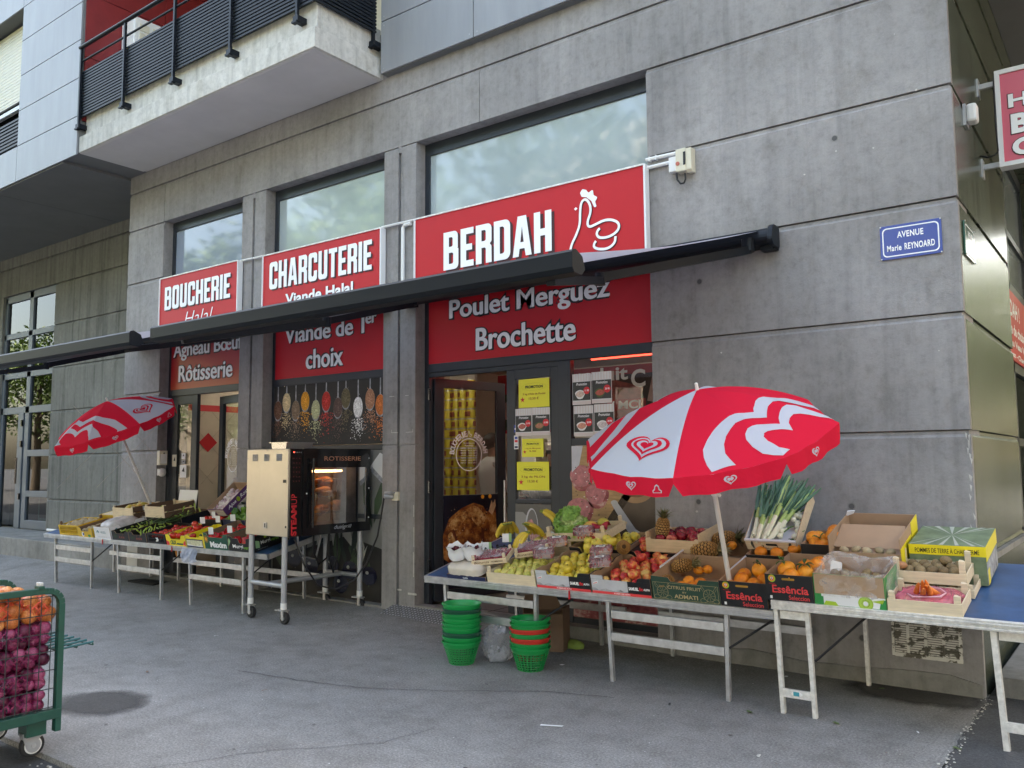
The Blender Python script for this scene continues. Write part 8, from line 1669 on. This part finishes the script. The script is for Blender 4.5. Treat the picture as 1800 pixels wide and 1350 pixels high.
LAMP = mat("added_lamp_tube", (1, .95, .85), .4, emit=((1, .90, .74), 4.0))  # unseen tubes, added to brighten the shop interior, which reads as lit
for lx, ly, lab in ((-6.0, 1.6, "unseen lit white ceiling tube added over the yellow cans"), (-3.4, 2.0, "unseen lit white ceiling tube added over the shop counter"), (-9.0, 1.6, "unseen lit white ceiling tube added in the left shop")):
    t = thing("unseen_ceiling_lamp", lab, "ceiling lamp", (lx, ly, 2.9)); o = (lx, ly, 2.9); b = MB(); b.box(lx-.62, lx+.62, ly-.06, ly+.06, 2.90, 2.949, WHITE_P); b.build("housing", t, o); b = MB(); b.tube([(lx-.58, ly, 2.875), (lx+.58, ly, 2.875)], .02, LAMP, 8); b.build("tube", t, o)
LB = thing("paper_bag", "brown paper carrier on a stand in the left shop", "bag", (-9.55, 1.2, .1)); b = MB(); b.box(-9.7, -9.4, 1.1, 1.35, .8, 1.35, KRAFT); b.build("bag_body", LB, (-9.55, 1.2, .1)); b = MB(); b.tube([(-9.66, 1.2, 1.35), (-9.6, 1.2, 1.45), (-9.5, 1.2, 1.45), (-9.44, 1.2, 1.35)], .006, PURPLE); b.box(-9.72, -9.38, 1.09, 1.36, .68, .8, DARK); b.build("handle", LB, (-9.55, 1.2, .1))
b = MB(); b.box(-9.9, -8.3, 1.9, 2.3, .1, .8, BR); b.box(-9.9, -8.3, 1.88, 2.32, .8, .84, OFFW); o = b.build("low_counter"); tag(o, "low brown counter in the left shop", "counter")
for k in range(10):
    b = MB(); b.box(-8.5+(k % 5)*.2, -8.34+(k % 5)*.2, 3.0, 3.2, .9+(k//5)*.5, 1.25+(k//5)*.5, (YEL, RED_P, PLATE, OFFW)[k % 4]); o = b.build("grocery_pack"); tag(o, "coloured grocery packs on the back shelf of the left shop", "pack", "grocery packs at the back")
b = MB(); b.box(-8.6, -7.5, 2.95, 3.3, .86, .89, WT); b.box(-8.6, -7.5, 2.95, 3.3, 1.36, 1.39, WT); b.box(-8.6, -7.5, 3.3, 3.33, .1, 2.2, WT); o = b.build("back_shelf"); tag(o, "white back shelf of the left shop", "shelf")
# shop staff behind the glass
def person(label, x, y, rz, hair, coat, H=1.78, cap=None):
    t = thing("person", label, "person", (x, y, .10), rz=rz); k = H/1.78
    J = dict(pel=(0, 0, .95), bel=(0, .01, 1.10), che=(0, .0, 1.30), nk=(0, .0, 1.47), hb=(0, -.015, 1.56), hm=(0, -.02, 1.66), ht=(0, -.005, 1.755), sl=(-.19, 0, 1.42), sr=(.19, 0, 1.42), el=(-.25, -.06, 1.14), er=(.25, -.06, 1.14), wl=(-.17, -.27, 1.04), wr=(.17, -.27, 1.04), hl=(-.13, -.35, 1.03), hr=(.13, -.35, 1.03), tl=(-.10, 0, .90), tr=(.10, 0, .90), kl=(-.10, -.02, .50), kr=(.10, -.02, .50), al=(-.10, .02, .09), ar=(.10, .02, .09), fl=(-.11, -.13, .035), fr=(.11, -.13, .035))
    Rd = dict(pel=.15, bel=.14, che=.155, nk=.058, hb=.072, hm=.095, ht=.06, sl=.075, sr=.075, el=.045, er=.045, wl=.032, wr=.032, hl=.035, hr=.035, tl=.095, tr=.095, kl=.06, kr=.06, al=.045, ar=.045, fl=.04, fr=.04)
    E_ = [("pel", "bel"), ("bel", "che"), ("che", "nk"), ("nk", "hb"), ("hb", "hm"), ("hm", "ht"), ("che", "sl"), ("che", "sr"), ("sl", "el"), ("sr", "er"), ("el", "wl"), ("er", "wr"), ("wl", "hl"), ("wr", "hr"), ("pel", "tl"), ("pel", "tr"), ("tl", "kl"), ("tr", "kr"), ("kl", "al"), ("kr", "ar"), ("al", "fl"), ("ar", "fr")]
    N = list(J); me = bpy.data.meshes.new("body"); me.from_pydata([tuple(c*k for c in J[n]) for n in N], [(N.index(a), N.index(b_)) for a, b_ in E_], []); o = bpy.data.objects.new("body", me); C.objects.link(o); o.parent = t
    sk = o.modifiers.new("skin", 'SKIN'); sk.use_smooth_shade = True
    for i, n in enumerate(N): me.skin_vertices[0].data[i].radius = (Rd[n]*k, Rd[n]*k*(.72 if n in ("pel", "bel", "che") else 1)); me.skin_vertices[0].data[i].use_root = (i == 0)
    o.modifiers.new("sub", 'SUBSURF').render_levels = 2; me.materials.append(mat("skin", (.42, .25, .17), .5))
    b = MB(); b.lathe([(.10, 1.50), (.20, 1.44), (.235, 1.30), (.20, 1.08), (.21, .85), (.24, .55), (.22, .52)], coat, 20, Matrix.Diagonal((k, .72*k, k, 1))); b.build("coat", t, smooth=True)
    for s in (-1, 1): b = MB(); b.tube([(s*.17*k, 0, 1.44*k), (s*.255*k, -.06*k, 1.14*k), (s*.18*k, -.25*k, 1.045*k)], [.075*k, .062*k, .05*k], coat, 12); b.build("sleeve", t, smooth=True)
    b = MB(); b.ball((0, .012*k, 1.69*k), .098*k, .115*k, .108*k, hair, 16, 10); b.build("hair", t, smooth=True)
    b = MB(); [b.ball((s*.036*k, -.108*k, 1.665*k), .011, .008, .008, INK, 8, 5) for s in (-1, 1)]; b.ball((0, -.122*k, 1.635*k), .014, .020, .022, mat("skin", (.42, .25, .17)), 8, 6); b.ball((0, -.105*k, 1.595*k), .024, .010, .007, mat("lips", (.36, .12, .10), .5), 8, 5); [b.ball((s*.100*k, -.005, 1.645*k), .012, .02, .03, mat("skin", (.42, .25, .17)), 8, 6) for s in (-1, 1)]; b.build("face", t, smooth=True)
    for s in (-1, 1):
        b = MB(); c0 = V((s*.13, -.345, 1.03))*k
        for i in range(4): b.tube([c0+V((s*(.02-.016*i), -.03, 0)), c0+V((s*(.02-.016*i), -.065-.006*(i in (1, 2)), -.006)), c0+V((s*(.02-.016*i), -.085-.006*(i in (1, 2)), -.028))], [.009, .008, .007], mat("skin", (.42, .25, .17)), 6)
        b.tube([c0+V((-s*.03, 0, 0)), c0+V((-s*.05, -.03, .0)), c0+V((-s*.045, -.055, -.008))], [.011, .010, .008], mat("skin", (.42, .25, .17)), 6); b.build("hand_fingers", t, smooth=True)
    if cap: b = MB(); b.lathe([(.108, 1.70), (.112, 1.75), (.118, 1.80), (.0, 1.815)], cap, 16, Matrix.Diagonal((k, 1.1*k, k, 1))); b.build("cap", t, smooth=True)
person("person with short black hair and a white coat behind the open shop door", -5.67, 2.05, rad(150), mat("black_hair", (.012, .010, .010), .5), mat("white_coat", (.62, .62, .62), .8), 1.80); person("person in dark clothes and a white cap behind the yellow notices", -4.74, 2.05, rad(20), mat("black_hair", (.012, .010, .010)), mat("dark_clothes", (.03, .03, .035), .8), 1.66, WHITE)

# ================================================================== GROUND FURNITURE AND LITTER
t = thing("metal_ramp", "chequer plate ramp in front of the shop door", "ramp", (-4.8, -.15, 0)); b = MB(); Mr = Matrix.Translation((-5.36, -.235, .018)) @ Matrix.Rotation(rad(18), 4, 'X'); b.box(0, 1.12, 0, .26, 0, .006, mat("worn_plate", (.20, .20, .20), .5, .5), Mr); b.build("plate", t, (-4.8, -.15, 0))
b = MB()
for i in range(28):
    for j in range(7):
        a = rad(45 if (i+j) % 2 else -45); cx, cy = .02+i*.04, .02+j*.037; dx, dy = .017*math.cos(a), .017*math.sin(a); nx, ny = -dy*.42, dx*.42; b.raw([Mr @ V(p) for p in ((cx-dx, cy-dy, .006), (cx+nx, cy+ny, .0095), (cx+dx, cy+dy, .006), (cx-nx, cy-ny, .0095))], [(0, 1, 2, 3)], ALU)
b.build("raised_pattern", t, (-4.8, -.15, 0))
b = MB(); b.box(-9.75, -9.15, -.42, -.06, .03, .052, DARK)
for i in range(14): b.box(-9.74+i*.043, -9.72+i*.043, -.42, -.06, .052, .058, RUBBER)
o = b.build("drain_grate"); tag(o, "dark ribbed drain grate on the ground under the left tables", "grate")
b = MB(); b.box(0, .34, 0, .005, 0, .30, KRAFT_D); b.box(0, .34, .235, .24, 0, .34, KRAFT_D); b.box(0, .005, .005, .235, 0, .34, KRAFT_D); b.box(.335, .34, .005, .235, 0, .34, KRAFT_D); b.box(.005, .335, .005, .235, .001, .006, KRAFT_D); b.prism([(0, 0), (.34, 0), (.30, .14), (.04, .14)], (0, .0, .34), UX, V((0, -.5, .8)).normalized(), V((0, .8, .5)).normalized(), .004, KRAFT_D)
o = b.build("cardboard_box"); o.matrix_world = Matrix.Translation((-3.27, -.60, .01)) @ Matrix.Rotation(.35, 4, 'Z'); tag(o, "open brown cardboard box on the ground behind the baskets", "box")
q = random.Random(21)
def trashbag(x, y, lab):
    b = MB(); N, K = 26, 12; vs = []
    for i in range(K+1):
        f = i/K; r = .13*math.sin(math.pi*(.18+.78*f))**.6*(1 if f < .8 else (1-f)*4+.15); z = .33*f
        for j in range(N): a = 2*math.pi*j/N; l = 1+.10*math.sin(3*a+f*4)+.08*math.sin(7*a-f*9)+q.uniform(-.06, .06); vs.append((x+r*l*1.05*math.cos(a)+.03*f, y+r*l*.85*math.sin(a), z+q.uniform(-.008, .008)))
    b.raw(vs, [(i*N+j, i*N+(j+1) % N, (i+1)*N+(j+1) % N, (i+1)*N+j) for i in range(K) for j in range(N)], film("trash_film", (.52, .52, .56), .40, .10, .28)); o = b.build("rubbish_bag", None, (x, y, 0), smooth=True); o.location = (x, y, .006); tag(o, lab, "bag")
trashbag(-3.24, -.98, "clear plastic rubbish bag between the two basket stacks")
def scrap(x, y, s, m, lab, name="litter_scrap", z=.004, n=7):
    b = MB(); pts = [(s*math.cos(a)*q.uniform(.5, 1.2)*1.5, s*math.sin(a)*q.uniform(.4, 1)*.7, q.uniform(.0, .35*s)) for a in [2*math.pi*i/n for i in range(n)]]; b.raw(pts+[(0, 0, .25*s)], [(i, (i+1) % n, n) for i in range(n)], m); o = b.build(name); o.location = (x, y, z); o.rotation_euler = (0, 0, q.uniform(0, 6)); tag(o, lab, "litter" if "leaf" not in name else "leaf")
GLf = mat("fallen_leaf", (.12, .17, .06), .7, var=.3)
b = MB(); b.prism([(0, 0), (.13, .012), (.135, .03), (.06, .022), (.0, .024)], (0, 0, 0), UX, (0, 1, 0), UZ, .002, WHITE); o = b.build("paper_strip"); o.location = (-2.02, -2.14, .004); o.rotation_euler = (0, 0, .35); tag(o, "white paper strip lying on the open pavement", "litter")
for x, y, s, m, lab, nm in ((-2.74, -.82, .022, WHITE, "white scrap beside the middle table leg", "litter_scrap"), (-1.12, -1.17, .026, GLf, "green leaf left of the white trestle foot", "fallen_leaf"), (-.63, -1.09, .024, GLf, "green leaf right of the white trestle foot", "fallen_leaf"), (-.79, -1.89, .022, CONC_PALE, "pale folded scrap near the lower picture edge", "litter_scrap"), (.03, -1.17, .022, GLf, "green leaf on the edge of the dark asphalt strip", "fallen_leaf"), (-1.23, -.2, .022, WHITE, "white scrap in the shade under the citrus carton", "litter_scrap"), (-2.6, -.1, .02, GLf, "small leaf at the wall under the fruit table", "fallen_leaf"), (-.6, -.14, .02, GLf, "leaf lying in the dark wet patch", "fallen_leaf"), (-5.15, -2.79, .02, KRAFT_D, "brown scrap in the middle of the pavement", "litter_scrap"), (-4.0, -2.6, .018, KRAFT_D, "brown scrap near the onion cart", "litter_scrap"), (-1.9, -2.95, .022, INK, "dark scrap at the bottom of the picture", "litter_scrap"), (-2.85, -1.6, .014, INK, "dark spot of dirt before the basket stacks", "litter_scrap"), (-5.9, -1.7, .016, WHITE, "tiny white scrap in front of the oven", "litter_scrap"), (-1.6, -1.3, .016, INK, "dark scrap in front of the table leg", "litter_scrap"), (-.2, -1.0, .015, WHITE, "tiny white scrap near the asphalt edge", "litter_scrap"), (-7.2, -1.6, .02, KRAFT_D, "brown scrap before the left tables", "litter_scrap"), (-9.5, -1.5, .02, INK, "dark scrap before the far left table", "litter_scrap")): scrap(x, y, s, m, lab, nm)
b = MB(); b.ball((0, 0, .03), .10, .06, .045, mat("cabbage_leaf", (.26, .38, .08), .6, bump=.8), 12, 8); o = b.build("cabbage_leaf", smooth=True); o.location = (-2.98, -.28, .0); tag(o, "pale green cabbage leaf on the ground by the wall", "leaf")
q = random.Random(77); b = MB()
for i in range(420):
    x, y = q.uniform(-7, .0), q.uniform(-4.0, -.1); s = q.uniform(.0025, .006); b.face([(x+s*math.cos(a)*q.uniform(.6, 1.2), y+s*math.sin(a)*q.uniform(.6, 1.2), .0035) for a in (0, 1.2, 2.4, 3.6, 4.8)], (WHITE_P, CONC_PALE, INK, KRAFT_D)[i % 4])
tag(b.build("grit"), "tiny specks of grit and petals scattered over the pavement", "grit", kind="stuff")
b = MB(); b.prism(fillet([(0, 0), (2.4, 0), (2.4, .13, .015), (0, .13, .015)]), (.05, .10, 0), UX, UZ, (0, 1, 0), 6.0, CONC_LOW); o = b.build("kerb"); tag(o, "grey stone kerb along the side street round the corner", "kerb", kind="structure")

# ================================================================== TREES ACROSS THE STREET (mirrored in the windows)
def tree_mesh(seed, n=5200, H=9.0):
    q = random.Random(seed); b = MB(); bark = mat("bark_brown", (.10, .075, .05), .9, var=.3, vscale=6, bump=.5); b.tube([(0, 0, 0), (.05, 0, H*.2), (.0, .05, H*.42), (.1, .1, H*.7)], [.24, .19, .15, .06], bark, 10); tips = []
    for i in range(9):
        a = i*2.4; z = H*(.28+.05*i); L = H*q.uniform(.2, .34); p0 = V((0, 0, z)); p1 = p0+V((math.cos(a)*L*.5, math.sin(a)*L*.5, L*.35)); p2 = p0+V((math.cos(a)*L, math.sin(a)*L, L*.5)); b.tube([p0, p1, p2], [.09, .06, .02], bark, 6); tips += [p1, p2]
    t = b; c = MB(); m = ramp_mat("crown_leaf", [(.3, (.05, .10, .015)), (.6, (.13, .21, .03)), (.85, (.24, .32, .06))], 1.3, .55, .2) if "crown_leaf" not in MATS else MATS["crown_leaf"]
    cl = [p+V((q.uniform(-.6, .6), q.uniform(-.6, .6), q.uniform(-.3, .8))) for p in tips for _ in range(2)]+[V((q.uniform(-1, 1), q.uniform(-1, 1), H*q.uniform(.65, .95))) for _ in range(8)]
    for i in range(n):
        k = q.choice(cl); d = V((q.gauss(0, 1), q.gauss(0, 1), q.gauss(0, .8))).normalized()*q.uniform(.35, 1.05); p = k+d; u = V((q.uniform(-1, 1), q.uniform(-1, 1), q.uniform(-1, 1))).normalized(); w = u.orthogonal().normalized(); s = q.uniform(.10, .17); c.raw([p-u*s, p+w*s*.5, p+u*s, p-w*s*.5], [(0, 1, 2, 3)], m)
    return t, c
protoT = []
for sd in (1, 2):
    t_, c_ = tree_mesh(sd); a = t_.build("trunk", smooth=True); b2 = c_.build("crown"); protoT.append((a.data, b2.data)); bpy.data.objects.remove(a); bpy.data.objects.remove(b2)
for i, (x, y, s, lab) in enumerate(((-14.5, -17, 1.6, "broad green street tree across the road, mirrored in the large upper window"), (-24, -18, 1.5, "green street tree mirrored in the middle upper window"), (-34, -16, 1.05, "sunlit street tree mirrored right in the far left entrance"), (-42, -15, 1.1, "sunlit street tree mirrored in the middle of the far left entrance"), (-50, -14, 1.1, "sunlit street tree mirrored left in the far left entrance"), (-58, -13, 1.15, "farther sunlit street tree mirrored in the entrance glass"), (3.0, 19, .85, "sunlit tree along the side street reflected in the corner wall"), (4.6, 26, 1.0, "second tree along the side street behind the corner"), (7.5, 16, .9, "tree on the far pavement of the side street"), (-2, -15, 1.15, "dense street tree right behind the viewer across the road"), (-8.5, -15, 1.25, "dense street tree left behind the viewer across the road"), (5, -14, 1.1, "dense street tree right of the viewer across the road"), (-19.5, -15, 1.5, "dense street tree mirrored between the two upper windows"), (-29, -15, 1.4, "dense street tree opposite the left shop entrance"), (1.6, 13, .62, "small street tree close behind the corner of the building"), (2.6, 22, .8, "middle tree in the row along the side street"), (5.8, 31, 1.0, "far tree in the row along the side street"), (1.3, 9.5, .36, "leafy shrub on the pavement of the side street, nearest the corner"), (2.0, 15.5, .42, "leafy shrub between two side street trees"), (3.4, 24, .5, "leafy shrub far down the side street"), (10, -16, 1.0, "street tree at the crossing behind the viewer"))):
    t = thing("street_tree", lab, "tree", (x, y, -.1 if s > .55 else -1.0), "trees along the streets", rz=i*1.3); t.scale = (s, s, s)
    for nm, me in zip(("trunk", "crown"), protoT[i % 2]): o = bpy.data.objects.new(nm, me); C.objects.link(o); o.parent = t

# ================================================================== HOUSES ACROSS THE STREET (behind the viewer, mirrored in the glass)
def far_house(label, x0, x1, y0, y1, H, wall, front):
    o = ((x0+x1)/2, (y0+y1)/2, 0); t = thing("apartment_block", label, "building", o, "apartment blocks across the streets"); b = MB(); b.box(x0, x1, y0, y1, -.16, H, wall); b.build("wall", t, o)
    b = MB(); b.box(x0-.3, x1+.3, y0-.3, y1+.3, H, H+.4, CONC_PALE); b.build("roof", t, o)
    n = int((x1-x0 if front == 'y' else y1-y0)/3.2)
    for k in range(int(H/3)):
        for i in range(n):
            b = MB(); z = 1.0+3*k
            if front == 'y': c = x0+1.6+3.2*i; b.box(c-.7, c+.7, y1, y1+.04, z, z+1.5, OFFW); b.box(c-.6, c+.6, y1+.04, y1+.05, z+.1, z+1.4, BLACKG)
            else: c = y0+1.6+3.2*i; b.box(x0-.04, x0, c-.7, c+.7, z, z+1.5, OFFW); b.box(x0-.05, x0-.04, c-.6, c+.6, z+.1, z+1.4, BLACKG)
            b.build("window", t, o)
RENDER_A = mat("ochre_render", (.30, .26, .20), .85, var=.06, vscale=.5); RENDER_B = mat("grey_render", (.26, .255, .24), .85, var=.06, vscale=.5)
far_house("ochre apartment block across the road behind the viewer", -75, -28, -40, -29, 15, RENDER_A, 'y'); far_house("long grey apartment block across the road behind the viewer", -26, 22, -40, -30, 18, RENDER_B, 'y')
far_house("ochre apartment block on the far side of the side street", 15, 26, -12, 60, 15, RENDER_A, 'x')
